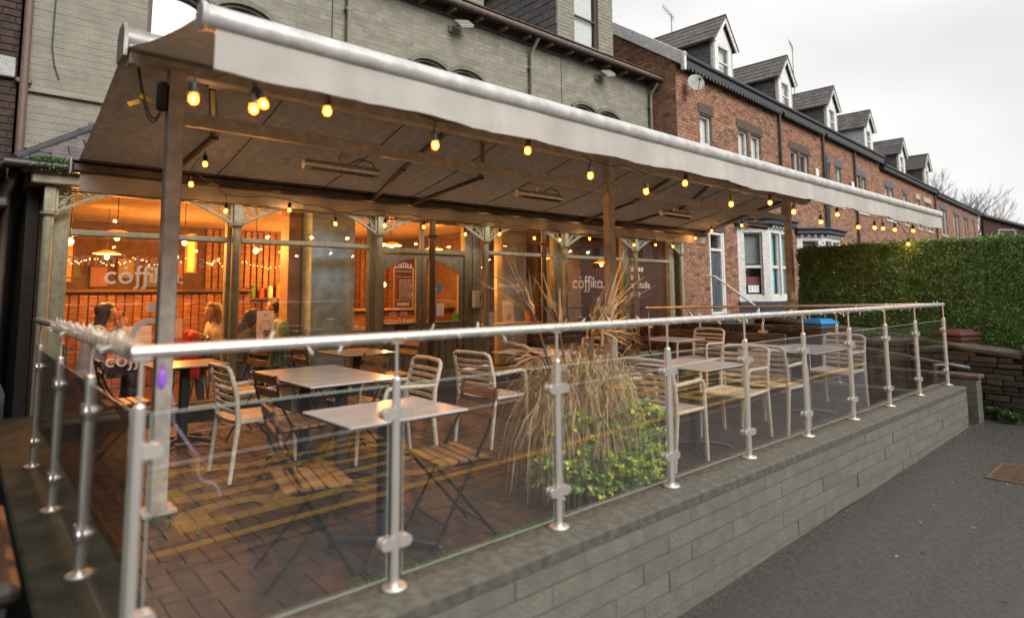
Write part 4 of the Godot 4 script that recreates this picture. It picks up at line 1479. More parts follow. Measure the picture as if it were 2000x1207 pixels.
	# far end: a lower house across the side street
	var far := thing("end_house", "low brown brick house with a sloping roof and a white-framed window beyond the hedge", "house", row_at(36.9, 0, 0.2), ROW_TURN - 0.75)
	var s2 := Sh.new()
	s2.poly(PackedVector2Array([Vector2(0, 0.3), Vector2(9, 0.3), Vector2(9, 3.6), Vector2(0, 6.0)]), 0.25, Vector3(0, 0, -0.25))
	var fw := obj("front_wall", s2, mk("mortar_dark", L(0.16, 0.09, 0.07), 0.95, 0, "stone", 1.5), far)
	lay(fw, "brick", Transform3D(Basis.IDENTITY, Vector3(0, 0.3, 0.0)), 9.0, 5.7, 0.228, 0.078, 0.011, 0.008, [Rect2(0.9, 3.4, 1.1, 1.5)], ["brickdark", 0.9, "stone", 1.1, "n_fine", 0.5, Color(0.15, 0.07, 0.05), Color(0.12, 0.055, 0.042), Color(0.10, 0.05, 0.04)], 0, 150, 0.002, func(y, _y1): return [0.0, clampf((5.7 - y) / 2.4 * 9.0, 0.0, 9.0)])
	s2 = Sh.new()
	s2.bevel(Vector3(4.5, 4.88, 0.02), Vector3(9.5, 0.16, 0.45), 0.02, Basis(Vector3.BACK, -atan(2.4 / 9.0)))
	obj("verge", s2, roofm, far)
	sash(far, Rect2(0.9, 3.7, 1.1, 1.5), white, pg, 0.03, curtain)
	for q in [[1.6, 6.1], [4.0, 6.3], [7.6, 5.9]]:
		var c := thing("chimney_stack", "brown brick chimney stack with pots beyond the far end house, %s" % ["nearest the terrace", "in the middle", "furthest right"][int(q[0] / 3.0)], "chimney", row_at(39.0 + q[0], q[1] - 1.6, -4.0), ROW_TURN, "far chimney stacks")
		s2 = Sh.new()
		s2.bevel(Vector3(0, 0.2, 0), Vector3(1.3, 3.2, 0.7), 0.03)
		s2.bevel(Vector3(0, 1.85, 0), Vector3(1.45, 0.14, 0.82), 0.03)
		obj("stack", s2, mk("chimney_brick", L(0.16, 0.065, 0.045), 0.9), c)
		for i in 3:
			s2 = Sh.new()
			s2.lathe([Vector2(0.13, 1.9), Vector2(0.11, 2.35), Vector2(0.14, 2.38), Vector2(0.14, 2.44), Vector2(0.08, 2.44)], 10, Vector3(-0.4 + 0.4 * i, 0, 0))
			obj("chimney_pot", s2, mk("pot", L(0.33, 0.20, 0.11), 0.85), c)

func dormer(h: Node3D, cx: float, top: float, white: Material, pg: Material, roofm: Material, hi: int) -> void:
	var d := part("dormer", h)
	var x0 := cx - 0.52
	var x1 := cx + 0.52
	var ye := top + 1.18   # its eaves
	var ya := top + 1.80   # its ridge
	var z := -0.08
	var s := Sh.new()
	var back := (ye - top - 0.16) / 0.69 + 0.2
	for x in [x0 + 0.02, x1 - 0.06]:
		s = Sh.new()
		s.poly(PackedVector2Array([Vector2(-z, top + 0.16 + 0.1), Vector2(back, ye), Vector2(-z, ye)]), 0.04, Vector3(x, 0, 0), Basis(Vector3(0, 0, -1), Vector3.UP, Vector3(1, 0, 0)))
		obj("cheek", s, white if hi == 3 else roofm, d)
	if hi != 3:
		slates(d, Transform3D(Basis(Vector3(0, 0, 1), Vector3.UP, Vector3(-1, 0, 0)), Vector3(x0 + 0.024, top + 0.20, -back)), back + z - 0.085, ye - top - 0.22, 90 if hi < 3 else 0, 200 + hi, func(y, _y1): return [maxf(0.0, back + z - 0.12 - y / 0.69), back + z - 0.085], 0.22, 0.14)
	# front: white boarding round a tall sash, and a gable with bargeboards
	s = Sh.new()
	s.x = Transform3D(Basis.IDENTITY, Vector3(x0, top + 0.16, z))
	wall_cells(s, x1 - x0, ye - top - 0.16, [Rect2(0.22, 0.06, 0.60, 0.90)], 0.08)
	s.x = Transform3D.IDENTITY
	s.poly(PackedVector2Array([Vector2(x0, ye), Vector2(x1, ye), Vector2(cx, ya - 0.05)]), 0.08, Vector3(0, 0, z - 0.08))
	obj("front_boarding", s, white, d)
	s = Sh.new()
	frame4(s, Rect2(x0 + 0.22, top + 0.22, 0.60, 0.90), 0.045, 0.06, z - 0.03)
	s.bevel(Vector3(cx, top + 0.68, z - 0.03), Vector3(0.52, 0.04, 0.05), 0.005)
	obj("window_frame", s, white, d)
	pane(d, Rect2(x0 + 0.25, top + 0.25, 0.54, 0.84), z - 0.04, pg)
	s = Sh.new()
	s.box(Vector3(cx, top + 0.67, z - 0.14), Vector3(0.56, 0.84, 0.01))
	obj("curtain", s, mats.curtain_pale, d)
	for q in [-1, 1]:
		var a := Vector3(cx + q * 0.62, ye - 0.08, z + 0.09)
		var c := Vector3(cx, ya + 0.03, z + 0.09)
		s = Sh.new()
		var dir := (c - a).normalized()
		s.bevel((a + c) / 2, Vector3((c - a).length(), 0.13, 0.035), 0.008, Basis(dir, Vector3(-dir.y, dir.x, 0), Vector3(0, 0, 1)))
		obj("bargeboard", s, white, d)
		s = Sh.new()   # roof slope
		var rear := (ya - top) / 0.69 + 0.5
		var lo := a + Vector3(q * 0.03, 0.045, 0.04)
		var hi_ := c + Vector3(0, 0.09, 0.04)
		var zz := Vector3(0, 0, -rear)
		var th := Vector3(0, 0.03, 0)
		if q > 0:
			s.quad(lo, lo + zz, hi_ + zz, hi_); s.quad(lo - th, lo, hi_, hi_ - th); s.quad(lo - th, lo - th + zz, lo + zz, lo)
		else:
			s.quad(lo, hi_, hi_ + zz, lo + zz); s.quad(lo - th, hi_ - th, hi_, lo); s.quad(lo - th, lo, lo + zz, lo - th + zz)
		var rf := obj("dormer_roof", s, mk("dormer_slate", L(0.13, 0.12, 0.105), 0.75, 0, "stone", 1.4), d)
		if q < 0 and hi < 5:
			var up := (hi_ - lo).normalized()
			var along := Vector3(0, 0, 1)
			slates(d, Transform3D(Basis(along, up, along.cross(up)), lo + zz + along.cross(up) * 0.004), rear, (hi_ - lo).length(), 60 if hi < 3 else 0, 300 + hi, null, 0.24, 0.20, "roof_slate")
	s = Sh.new()
	s.tube([Vector3(cx, ya + 0.115, z + 0.12), Vector3(cx, ya + 0.115, -(ya - top) / 0.69 - 0.5)], 0.045, 6)
	obj("ridge", s, mats.dormer_slate, d)

func bay(h: Node3D, s0: float, out: float, hi: int, white: Material, pg: Material) -> void:   # canted bay window with painted stone and a lead roof
	var v := part("bay_window", h)
	var blue := mk("bay_blue", L(0.035, 0.045, 0.075), 0.6, 0, "paint", 1.0)
	var plan := [Vector2(s0, 0), Vector2(s0 + 0.60, out), Vector2(s0 + 2.0, out), Vector2(s0 + 2.6, 0)]
	for i in 3:
		var a: Vector2 = plan[i]
		var b: Vector2 = plan[i + 1]
		var w := a.distance_to(b)
		var d := (b - a).normalized()
		var xf := Transform3D(Basis(Vector3(d.x, 0, d.y), Vector3.UP, Vector3(-d.y, 0, d.x)), Vector3(a.x, 1.05, a.y))
		var holes := []
		if i == 1:
			holes = [Rect2(0.12, 0.22, 0.53, 1.58), Rect2(0.75, 0.22, 0.53, 1.58)]
		else:
			holes = [Rect2(0.17, 0.22, w - 0.34, 1.58)]
		var s := Sh.new()
		s.x = xf
		wall_cells(s, w, 2.0, holes, 0.12)
		obj("surround", s, white, v)
		for r: Rect2 in holes:
			s = Sh.new()
			s.x = xf
			frame4(s, r, 0.035, 0.05, -0.08)
			s.bevel(Vector3(r.get_center().x, r.position.y + 0.72, -0.075), Vector3(r.size.x - 0.07, 0.07, 0.05), 0.006)
			obj("window_frame", s, white, v)
			s = Sh.new()
			s.x = xf
			var q := r.grow(-0.01)
			s.quad(Vector3(q.position.x, q.position.y, -0.09), Vector3(q.end.x, q.position.y, -0.09), Vector3(q.end.x, q.end.y, -0.09), Vector3(q.position.x, q.end.y, -0.09))
			obj("pane", s, pg, v)
			s = Sh.new()
			s.x = xf
			var tq := [mk("cloth_teal", L(0.06, 0.38, 0.42), 0.8, 0, "fabric", 1.0), mk("cloth_grey", L(0.20, 0.24, 0.24), 0.8, 0, "fabric", 1.0)]
			s.box(Vector3(r.get_center().x, r.get_center().y + (0.40 if i == 0 else 0), -0.17), Vector3(r.size.x, r.size.y * (0.5 if i == 0 else 1.0), 0.01))
			obj("curtain", s, tq[1] if i == 0 or hi == 1 else tq[0], v)
			if i == 0 and hi == 0:
				s = Sh.new()
				s.x = xf
				s.box(Vector3(r.get_center().x, r.position.y + 0.36, -0.155), Vector3(r.size.x, 0.22, 0.01))
				obj("curtain", s, mk("cloth_red", L(0.16, 0.05, 0.06), 0.8), v)
				s = Sh.new()
				s.x = xf
				s.box(Vector3(r.get_center().x, r.position.y + 0.17, -0.082), Vector3(0.27, 0.17, 0.003))
				var pap := obj("paper_sheet", s, mk("paper", L(0.70, 0.72, 0.74), 0.8), v)
				var t := letters(pap, "410", Vector3.ZERO, 0.155, mk("ink", L(0.16, 0.18, 0.55), 0.7))
				t.transform = xf * Transform3D(Basis.IDENTITY, Vector3(r.get_center().x, r.position.y + 0.17, -0.079))
		s = Sh.new()   # sill band, cornice and dentils
		s.x = xf
		s.bevel(Vector3(w / 2, 0.03, 0.03), Vector3(w + 0.06, 0.10, 0.10), 0.01)
		s.bevel(Vector3(w / 2, -0.30, -0.04), Vector3(w, 0.60, 0.10), 0.01)
		obj("sill_band", s, blue, v)
		s = Sh.new()
		s.x = xf
		s.bevel(Vector3(w / 2, 2.05, 0.06), Vector3(w + 0.12, 0.13, 0.20), 0.02)
		s.bevel(Vector3(w / 2, 2.14, 0.09), Vector3(w + 0.16, 0.06, 0.26), 0.02)
		obj("cornice", s, blue, v)
		for k in int(w / 0.2):
			s = Sh.new()
			s.x = xf
			s.bevel(Vector3(0.12 + 0.2 * k, 1.945, 0.05), Vector3(0.075, 0.075, 0.10), 0.02)
			obj("dentil", s, white, v)
	var s3 := Sh.new()
	var c := Vector3(s0 + 1.3, 3.36, 0.02)
	for i in 3:
		s3.flat(Vector3(plan[i].x, 3.22, plan[i].y + 0.1), Vector3(plan[i + 1].x, 3.22, plan[i + 1].y + 0.1), c)
	obj("bay_roof", s3, mk("lead_roof", L(0.13, 0.14, 0.155), 0.55, 0.1, "stone", 1.0), v)

func first_house(h: Node3D, top: float, tones: Array, mortar: Material, white: Material, pg: Material) -> void:
	# side wall above the cafe roof, with a white verge board
	var s := Sh.new()
	s.poly(PackedVector2Array([Vector2(0.23, 0.55), Vector2(7.8, 0.55), Vector2(7.8, top + 0.2), Vector2(3.9, top + 2.9), Vector2(0.23, top + 0.30)]), 0.2, Vector3(0.004, 0, 0), Basis(Vector3(0, 0, -1), Vector3.UP, Vector3(1, 0, 0)))
	var g := obj("side_wall", s, mortar, h)
	lay(g, "brick", Transform3D(Basis(Vector3(0, 0, 1), Vector3.UP, Vector3(-1, 0, 0)), Vector3(0.004, 2.6, -3.9)), 3.9, 6.7, 0.228, 0.078, 0.011, 0.010, [], tones, 300, 400, 0.002, func(_y, y1): return [0.0, minf(3.9, 3.9 - maxf(0.0, (2.6 + y1 - top - 0.16) / 0.70))])
	s = Sh.new()
	var a := Vector3(-0.06, top + 0.02, 0.26)
	var b := Vector3(-0.06, top + 2.82, -3.8)
	var d := (b - a).normalized()
	s.bevel((a + b) / 2, Vector3(0.05, 0.26, (b - a).length()), 0.01, Basis(Vector3.RIGHT, Vector3.RIGHT.cross(d) * -1.0 if Vector3.RIGHT.cross(d).y < 0 else Vector3.RIGHT.cross(d), d))
	s.bevel(Vector3(-0.05, top - 0.02, 0.24), Vector3(0.09, 0.42, 0.10), 0.01)
	obj("verge_board", s, white, h)
	# front door, door case and steps
	var door := part("front_door", h)
	s = Sh.new()
	frame4(s, Rect2(1.26, 0.85, 0.62, 1.92), 0.055, 0.08, -0.03)
	s.bevel(Vector3(1.57, 2.36, -0.03), Vector3(0.51, 0.06, 0.07), 0.006)
	s.bevel(Vector3(1.915, 1.81, 0.012), Vector3(0.09, 1.96, 0.03), 0.006)
	obj("door_case", s, white, door)
	s = Sh.new()
	var blue := mk("door_blue", L(0.075, 0.095, 0.125), 0.4, 0, "paint", 2.0)
	s.bevel(Vector3(1.57, 1.60, -0.07), Vector3(0.51, 1.46, 0.045), 0.005)
	for q in [[1.45, 1.95], [1.69, 1.95], [1.45, 1.25], [1.69, 1.25]]:
		s.hexa(Vector3(q[0], q[1], -0.04), Vector3(0.085, 0.27, 0.008), Vector3(0.07, 0.255, 0.008))
	obj("leaf", s, blue, door)
	pane(door, Rect2(1.32, 2.39, 0.50, 0.32), -0.05, pg, "fanlight")
	s = Sh.new()
	s.bevel(Vector3(1.57, 1.60, -0.043), Vector3(0.14, 0.045, 0.012), 0.004)
	s.ball(Vector3(1.76, 1.62, -0.03), Vector3(0.02, 0.02, 0.02), 8, 6)
	obj("handle", s, mk("brass", L(0.5, 0.36, 0.15), 0.3, 1.0), door)
	s = Sh.new()
	s.bevel(Vector3(1.57, 2.93, 0.01), Vector3(0.95, 0.30, 0.05), 0.01)
	obj("lintel", s, mats.lintel_stone, door)
	for i in 4:
		s = Sh.new()
		s.bevel(Vector3(1.6, 0.76 - 0.17 * i, 0.16 + 0.27 * i), Vector3(1.1, 0.18, 0.30), 0.01)
		obj("step", s, mk("stone_step", L(0.20, 0.19, 0.17), 0.8, 0, "stone", 1.4), door)
	s = Sh.new()
	s.tube([Vector3(1.05, 1.72, 0.06), Vector3(1.05, 1.72, 0.22), Vector3(1.05, 1.02, 1.20), Vector3(1.05, 0.3, 1.22)], 0.022, 8)
	obj("handrail", s, white, door)
	s = Sh.new()
	s.box(Vector3(2.25, 2.35, 0.012), Vector3(0.20, 0.13, 0.012))
	for i in 3:
		s.bevel(Vector3(2.25, 2.31 + 0.04 * i, 0.02), Vector3(0.18, 0.014, 0.01), 0.002)
	obj("air_brick", s, mk("airbrick", L(0.16, 0.07, 0.04), 0.9), h)
	# satellite dish below the eaves
	var t := part("satellite_dish", h)
	s = Sh.new()
	for i in 4:
		var r0 := 0.05 * i * 0.95
		var r1 := 0.05 * (i + 1) * 0.95
		for k in 20:
			var p := func(r: float, q: int): return Vector3(r * cos(TAU * q / 20), 1.12 * r * sin(TAU * q / 20), r * r * 0.75)
			s.quad(p.call(r0, k), p.call(r1, k), p.call(r1, k + 1), p.call(r0, k + 1)) if i > 0 else s.flat(p.call(r0, k), p.call(r1, k), p.call(r1, k + 1))
	s.tube([Vector3(0, -0.26, 0.03), Vector3(0, -0.12, 0.26)], 0.010, 6)
	s.bevel(Vector3(0, -0.09, 0.28), Vector3(0.05, 0.05, 0.10), 0.01)
	s.tube([Vector3(0, 0, 0), Vector3(-0.06, -0.1, -0.16)], 0.014, 6)
	var dish := obj("dish", s, mk("dish_white", L(0.58, 0.57, 0.53), 0.6, 0, "dirt", 1.0), t)
	dish.transform = Transform3D(Basis.from_euler(Vector3(-0.30, -0.75, 0)), Vector3(0.42, 6.08, 0.26))
	# roof aerials on the ridge
	for q in [["television_aerial", Vector3(16.0, 0.3, -4.5), "thin television aerial on the roof of the first brick house"], ["television_aerial", Vector3(24.5, 0.0, -4.5), "tall thin aerial mast between the second and third dormers"]]:
		var ae := thing(q[0], q[2], "aerial", q[1] + Vector3(0, 8.2, 0), 0.0, "roof aerials")
		s = Sh.new()
		var hh := 1.45 if q[1].x < 20 else 3.0
		s.tube([Vector3(0, 0, 0), Vector3(0.0, hh, 0)], 0.016, 6)
		obj("mast", s, mk("aerial", L(0.10, 0.095, 0.09), 0.5, 0.6), ae)
		s = Sh.new()
		s.tube([Vector3(-0.75, hh - 0.05, 0.2), Vector3(0.30, hh - 0.02, -0.1)], 0.010, 5)
		for i in 9:
			s.tube([Vector3(-0.72 + 0.12 * i, hh - 0.16, 0.2 - 0.035 * i), Vector3(-0.72 + 0.12 * i, hh + 0.07, 0.2 - 0.035 * i)], 0.005, 4)
		obj("boom", s, mk("aerial", L(0.10, 0.095, 0.09), 0.5, 0.6), ae)

# ---------------------------------------------------------------- neighbours, garden walls, hedge, the far side of the street
func surroundings() -> void:
	var r := RandomNumberGenerator.new()
	r.seed = 17
	var stone := mk("stone_step", L(0.20, 0.19, 0.17), 0.8, 0, "stone", 1.4)
	# left neighbour: brown brick shop that stands further forward and shades the passage
	var nb := thing("neighbour_building", "dark brown brick building with a drainpipe at the left edge, beside the cafe", "building")
	var s := Sh.new()
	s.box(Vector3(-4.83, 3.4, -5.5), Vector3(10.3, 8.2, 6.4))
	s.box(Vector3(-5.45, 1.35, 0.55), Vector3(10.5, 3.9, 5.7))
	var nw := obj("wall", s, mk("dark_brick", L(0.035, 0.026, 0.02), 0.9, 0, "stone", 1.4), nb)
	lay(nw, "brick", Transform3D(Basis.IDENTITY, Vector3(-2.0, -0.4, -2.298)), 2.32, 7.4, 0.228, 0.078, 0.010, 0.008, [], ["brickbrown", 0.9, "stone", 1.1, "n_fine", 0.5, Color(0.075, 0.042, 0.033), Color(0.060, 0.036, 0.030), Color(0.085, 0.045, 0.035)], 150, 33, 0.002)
	s = Sh.new()
	s.bevel(Vector3(-0.9, 3.78, -2.26), Vector3(2.4, 0.22, 0.07), 0.01)
	obj("white_band", s, mk("white_paint2", L(0.6, 0.6, 0.58), 0.6, 0, "dirt", 1.0), nb)
	s = Sh.new()
	s.tube([Vector3(0.375, 2.6, -2.20), Vector3(0.375, 7.4, -2.20)], 0.04, 10)
	s.tube([Vector3(0.375, 2.6, -2.20), Vector3(0.30, 2.45, -2.20), Vector3(0.28, -0.2, -2.2)], 0.04, 10)
	for y in [2.75, 3.65, 5.2]:
		s.bevel(Vector3(0.375, y, -2.23), Vector3(0.14, 0.05, 0.08), 0.01)
	obj("drainpipe", s, mk("pipe_brown", L(0.13, 0.085, 0.065), 0.6, 0, "paint", 1.5), nb)
	s = Sh.new()
	s.bevel(Vector3(0.0, 2.28, -1.95), Vector3(0.6, 0.10, 0.6), 0.02)
	obj("ledge", s, mk("lead", L(0.10, 0.105, 0.115), 0.5, 0.2), nb)
	# rubbish bin just outside the left balustrade
	var bin := thing("rubbish_bin", "dark plastic rubbish bin in the bottom left corner beside the balustrade", "bin", Vector3(-0.12, pavement_y(0), 3.05))
	s = Sh.new()
	s.poly(PackedVector2Array([Vector2(-0.26, 0), Vector2(0.22, 0), Vector2(0.28, 0.86), Vector2(-0.30, 0.86)]), 0.95, Vector3(0, 0, -0.48))
	obj("body", s, mk("bin_dark", L(0.020, 0.022, 0.026), 0.45), bin)
	s = Sh.new()
	s.bevel(Vector3(-0.01, 0.90, 0), Vector3(0.64, 0.07, 1.02), 0.025)
	s.bevel(Vector3(-0.01, 0.95, 0), Vector3(0.50, 0.05, 0.86), 0.02)
	obj("lid", s, mk("bin_lid", L(0.045, 0.035, 0.033), 0.35, 0, "dirt", 1.2), bin)
	# right: narrow path, low brick wall with a pipe rail, stone garden wall, hedge
	s = Sh.new()
	s.quad(Vector3(9.10, -0.24, 3.96), Vector3(9.70, -0.235, 3.96), Vector3(9.70, -0.02, -2.3), Vector3(9.10, -0.02, -2.3))
	s.quad(Vector3(9.70, -0.235, 4.45), Vector3(11.7, -0.2, 4.45), Vector3(11.7, 0.0, -1.7), Vector3(9.70, -0.02, -2.3))
	structure("path", s, mk("tarmac", L(0.085, 0.080, 0.075), 0.75))
	s = Sh.new()
	s.box(Vector3(26.0, 0.1, 1.25), Vector3(29.6, 1.3, 5.9))
	structure("garden", s, mk("soil", L(0.055, 0.042, 0.03), 0.95, 0, "dirt", 0.8))
	var lw := thing("low_brick_wall", "short low painted brick wall with a tan coping at the right end of the terrace", "wall")
	s = Sh.new()
	s.box(Vector3(9.36, 0.03, 3.44), Vector3(0.215, 0.56, 1.16))
	obj("core", s, mk("wallbed", L(0.155, 0.150, 0.120), 0.85), lw)
	var wp := ["lowpaint", 0.78, "wall", 0.9, "n_fine", 0.5, Color(0.16, 0.165, 0.14), Color(0.145, 0.15, 0.128)]
	lay(lw, "brick", Transform3D(Basis(Vector3(0, 0, 1), Vector3.UP, Vector3(-1, 0, 0)), Vector3(9.253, -0.25, 2.86)), 1.16, 0.56, 0.228, 0.078, 0.007, 0.006, [], wp, 60, 51)
	lay(lw, "brick", Transform3D(Basis.IDENTITY, Vector3(9.25, -0.25, 4.02)), 0.22, 0.56, 0.228, 0.078, 0.007, 0.006, [], wp, 20, 52)
	s = Sh.new()
	s.bevel(Vector3(9.36, 0.33, 3.44), Vector3(0.27, 0.045, 1.24), 0.008)
	obj("coping", s, mk("tan_coping", L(0.24, 0.17, 0.12), 0.8, 0, "dirt", 1.5), lw)
	var pr := thing("pipe_handrail", "galvanised pipe handrail sloping down beside the low brick wall", "handrail")
	var galv := mk("galvanised", L(0.42, 0.45, 0.46), 0.45, 0.8, "paint", 2.0)
	s = Sh.new()
	s.tube([Vector3(9.20, 0.62, 2.7), Vector3(9.20, 0.44, 3.98)], 0.022, 12)
	obj("rail", s, galv, pr)
	s = Sh.new()
	s.tube([Vector3(9.20, -0.22, 3.62), Vector3(9.20, 0.485, 3.62)], 0.019, 10)
	s.lathe([Vector2(0.03, 0.15), Vector2(0.03, 0.27)], 10, Vector3(9.20, 0.2, 3.62))
	s.bevel(Vector3(9.20, -0.215, 3.62), Vector3(0.10, 0.03, 0.10), 0.006)
	obj("post", s, galv, pr)
	stone_wall(r)
	hedge(r)
	bins()
	for e in [[9.9, -0.1, 0.35, 0.85, 0, "green shrub just behind the far balustrade below the brick house"], [10.6, -0.1, -0.3, 0.9, 1, "brown winter shrub below the front door steps"], [11.2, -0.08, 0.1, 0.9, 0, "green shrub left of the front door handrail"], [10.2, -0.08, -1.0, 0.8, 1, "brown winter shrub nearest the shop front's right end"], [12.6, 0.7, 0.4, 0.45, 0, "green shrub below the white bay window"], [9.65, -0.23, 4.12, 0.16, 2, "larger green weed at the foot of the stone wall"], [9.50, -0.23, 4.30, 0.13, 2, "smaller green weed at the foot of the stone wall near the pavement"], [10.08, -0.15, 1.35, 0.95, 1, "straw-brown shrub beside the blue-lidded bin"]]:
		shrub(Vector3(e[0], e[1], e[2]), e[3], e[4], r, e[5])
	opposite(r)
	for i in 5:
		bare_tree(row_at(46.0 + 3.2 * i, 0.5, -3.0 - 2.0 * (i % 2)), 9.0 + 1.6 * sin(i * 2.3), 800 + i, ["tall bare tree behind the far chimneys, nearest the brick terrace", "bare tree second from the terrace behind the far chimneys", "bare tree in the middle of the far group at the right edge", "bare tree second from the right edge", "bare tree at the right edge of the picture"][i])

func stone_wall(r: RandomNumberGenerator) -> void:
	var w := thing("stone_garden_wall", "low coursed stone garden wall with a pale coping below the hedge", "wall")
	var s := Sh.new()
	var z0 := 0.9
	var z1 := 4.42
	var n := 12
	var px := func(z: float): return 9.88 - 0.10 * pow(maxf(0.0, z - 3.0) / 1.4, 2.0)
	var ty := func(z: float): return 0.90 - 0.115 * (z - z0) + 0.03
	for i in n:
		var a := lerpf(z0, z1, float(i) / n)
		var b := lerpf(z0, z1, float(i + 1) / n)
		var xa: float = px.call(a) + 0.04
		var xb: float = px.call(b) + 0.04
		s.quad(Vector3(xa, -0.4, a), Vector3(xb, -0.4, b), Vector3(xb, ty.call(b), b), Vector3(xa, ty.call(a), a))
		s.quad(Vector3(xb + 0.26, -0.4, b), Vector3(xa + 0.26, -0.4, a), Vector3(xa + 0.26, ty.call(a), a), Vector3(xb + 0.26, ty.call(b), b))
	s.quad(Vector3(px.call(z1) + 0.04, -0.4, z1), Vector3(px.call(z1) + 0.3, -0.4, z1), Vector3(px.call(z1) + 0.3, ty.call(z1), z1), Vector3(px.call(z1) + 0.04, ty.call(z1), z1))
	obj("core", s, mk("wall_dark", L(0.045, 0.038, 0.028), 0.95, 0, "dirt", 1.5), w)
	var list := []
	var y := -0.36
	while y < 0.92:
		var hh := r.randf_range(0.045, 0.085)
		var z := z0
		while z < z1 + 0.1:
			var l := r.randf_range(0.14, 0.38)
			var zc := z + l / 2
			if y + hh < ty.call(zc) and zc < z1 + 0.05:
				var slope := Basis(Vector3.UP, -0.14 * maxf(0.0, zc - 3.0))
				list.append({"p": Vector3(px.call(zc) + 0.015 + r.randf_range(-0.022, 0.014), y + hh / 2 + r.randf_range(-0.006, 0.006), zc), "b": slope * Basis(Vector3.RIGHT, r.randfn(0, 0.02)) * Basis(Vector3(0, 0, 1), Vector3.UP, Vector3(-1, 0, 0)), "s": Vector3(l - 0.010, hh - 0.009, 0.09), "t": r.randi() % 97, "k": r.randf_range(0.7, 1.2)})
			z += l
		y += hh
	pieces(w, "stone", Transform3D.IDENTITY, list, ["rubble", 0.9, "stone", 2.0, "n_fine", 0.9, Color(0.150, 0.122, 0.080), Color(0.115, 0.098, 0.070), Color(0.185, 0.150, 0.098), Color(0.090, 0.080, 0.060)], 300)
	for i in 4:
		s = Sh.new()
		var a := lerpf(z0, z1, i / 4.0) + 0.008
		var b := lerpf(z0, z1, (i + 1) / 4.0)
		var m := (a + b) / 2
		var dir := Vector3(px.call(b) - px.call(a), ty.call(b) - ty.call(a), b - a)
		s.bevel(Vector3(px.call(m) + 0.15, ty.call(m) + 0.035, m), Vector3(0.40, 0.075, dir.length()), 0.02, Basis(Vector3.UP.cross(dir).normalized(), Vector3.UP - Vector3.UP.project(dir), dir.normalized()).orthonormalized())
		obj("coping_stone", s, mk("coping_stone", L(0.19, 0.17, 0.145), 0.85, 0, "dirt", 1.6, "n_fine", 0.6), w)
	s = Sh.new()
	s.bevel(Vector3(px.call(4.6) + 0.16, 0.10, 4.70), Vector3(0.46, 1.05, 0.50), 0.02)
	s.bevel(Vector3(px.call(4.6) + 0.16, 0.66, 4.70), Vector3(0.54, 0.09, 0.58), 0.02)
	obj("end_pier", s, mats.coping_stone, w)

func hedge(r: RandomNumberGenerator) -> void:
	var h := thing("clipped_hedge", "tall clipped evergreen hedge behind the stone garden wall", "hedge")
	var f := FastNoiseLite.new()
	f.seed = 6
	f.frequency = 0.9
	var s := Sh.new()
	var cols := [Color(0.100, 0.205, 0.050), Color(0.125, 0.245, 0.062), Color(0.080, 0.165, 0.040), Color(0.18, 0.29, 0.085), Color(0.12, 0.10, 0.04)]
	var lump := FastNoiseLite.new()
	lump.seed = 12
	lump.frequency = 3.5
	for i in 200000:
		var face := r.randf()
		var p: Vector3
		var nrm: Vector3
		var z := r.randf_range(1.45, 5.2)
		if face < 0.66:
			p = Vector3(10.40, r.randf_range(0.30, 2.08), z); nrm = Vector3(-1, 0, 0)
		elif face < 0.86:
			p = Vector3(r.randf_range(10.40, 11.5), 2.08, z); nrm = Vector3(0, 1, 0)
		else:
			p = Vector3(r.randf_range(10.40, 11.5), r.randf_range(0.30, 2.08), 1.45); nrm = Vector3(0, 0, -1)
		var bulge := 0.045 * f.get_noise_3d(p.x * 2, p.y * 2, p.z * 2) + 0.055 * lump.get_noise_3d(p.x, p.y, p.z)
		p += nrm * (bulge - 0.15 * pow(r.randf(), 2.0))
		if nrm.y > 0.5 and r.randf() < 0.05:
			p.y += r.randf_range(0.0, 0.09)
		if lump.get_noise_3d(p.x * 1.3 + 40.0, p.y * 1.3, p.z * 1.3) > 0.42 and r.randf() < 0.8:   # thin places
			p -= nrm * 0.2
		var d := (nrm * r.randf_range(0.2, 1.0) + Vector3(r.randfn(), r.randfn() * 0.8, r.randfn())).normalized()
		var c: Color = cols[r.randi() % 4 if r.randf() < 0.97 else 4]
		s.col = c * r.randf_range(0.65, 1.35)
		var u := (nrm + Vector3(r.randfn(), r.randfn(), r.randfn()) * 0.5).normalized()
		var big := r.randf_range(0.7, 1.3)
		s.leaf(p, d, (u - d * u.dot(d)).normalized(), 0.033 * big, 0.019 * big)
	var lv := mk("hedge_leaf", Color.WHITE, 0.42, 0, "", 1, "", 0, true)
	lv.backlight_enabled = true
	lv.backlight = Color(0.12, 0.14, 0.04)
	obj("foliage", s, lv, h).set_meta("kind", "stuff")
	s = Sh.new()
	for i in 160:
		var z := r.randf_range(1.5, 5.1)
		s.tube([Vector3(10.9, 0.3, z), Vector3(10.8 + r.randfn(0, 0.15), 1.2, z + r.randfn(0, 0.1)), Vector3(10.75 + r.randfn(0, 0.25), 2.02 + r.randf() * 0.10, z + r.randfn(0, 0.2))], [0.014, 0.009, 0.003], 5)
	obj("stems", s, mk("twig", L(0.07, 0.05, 0.035), 0.9), h)

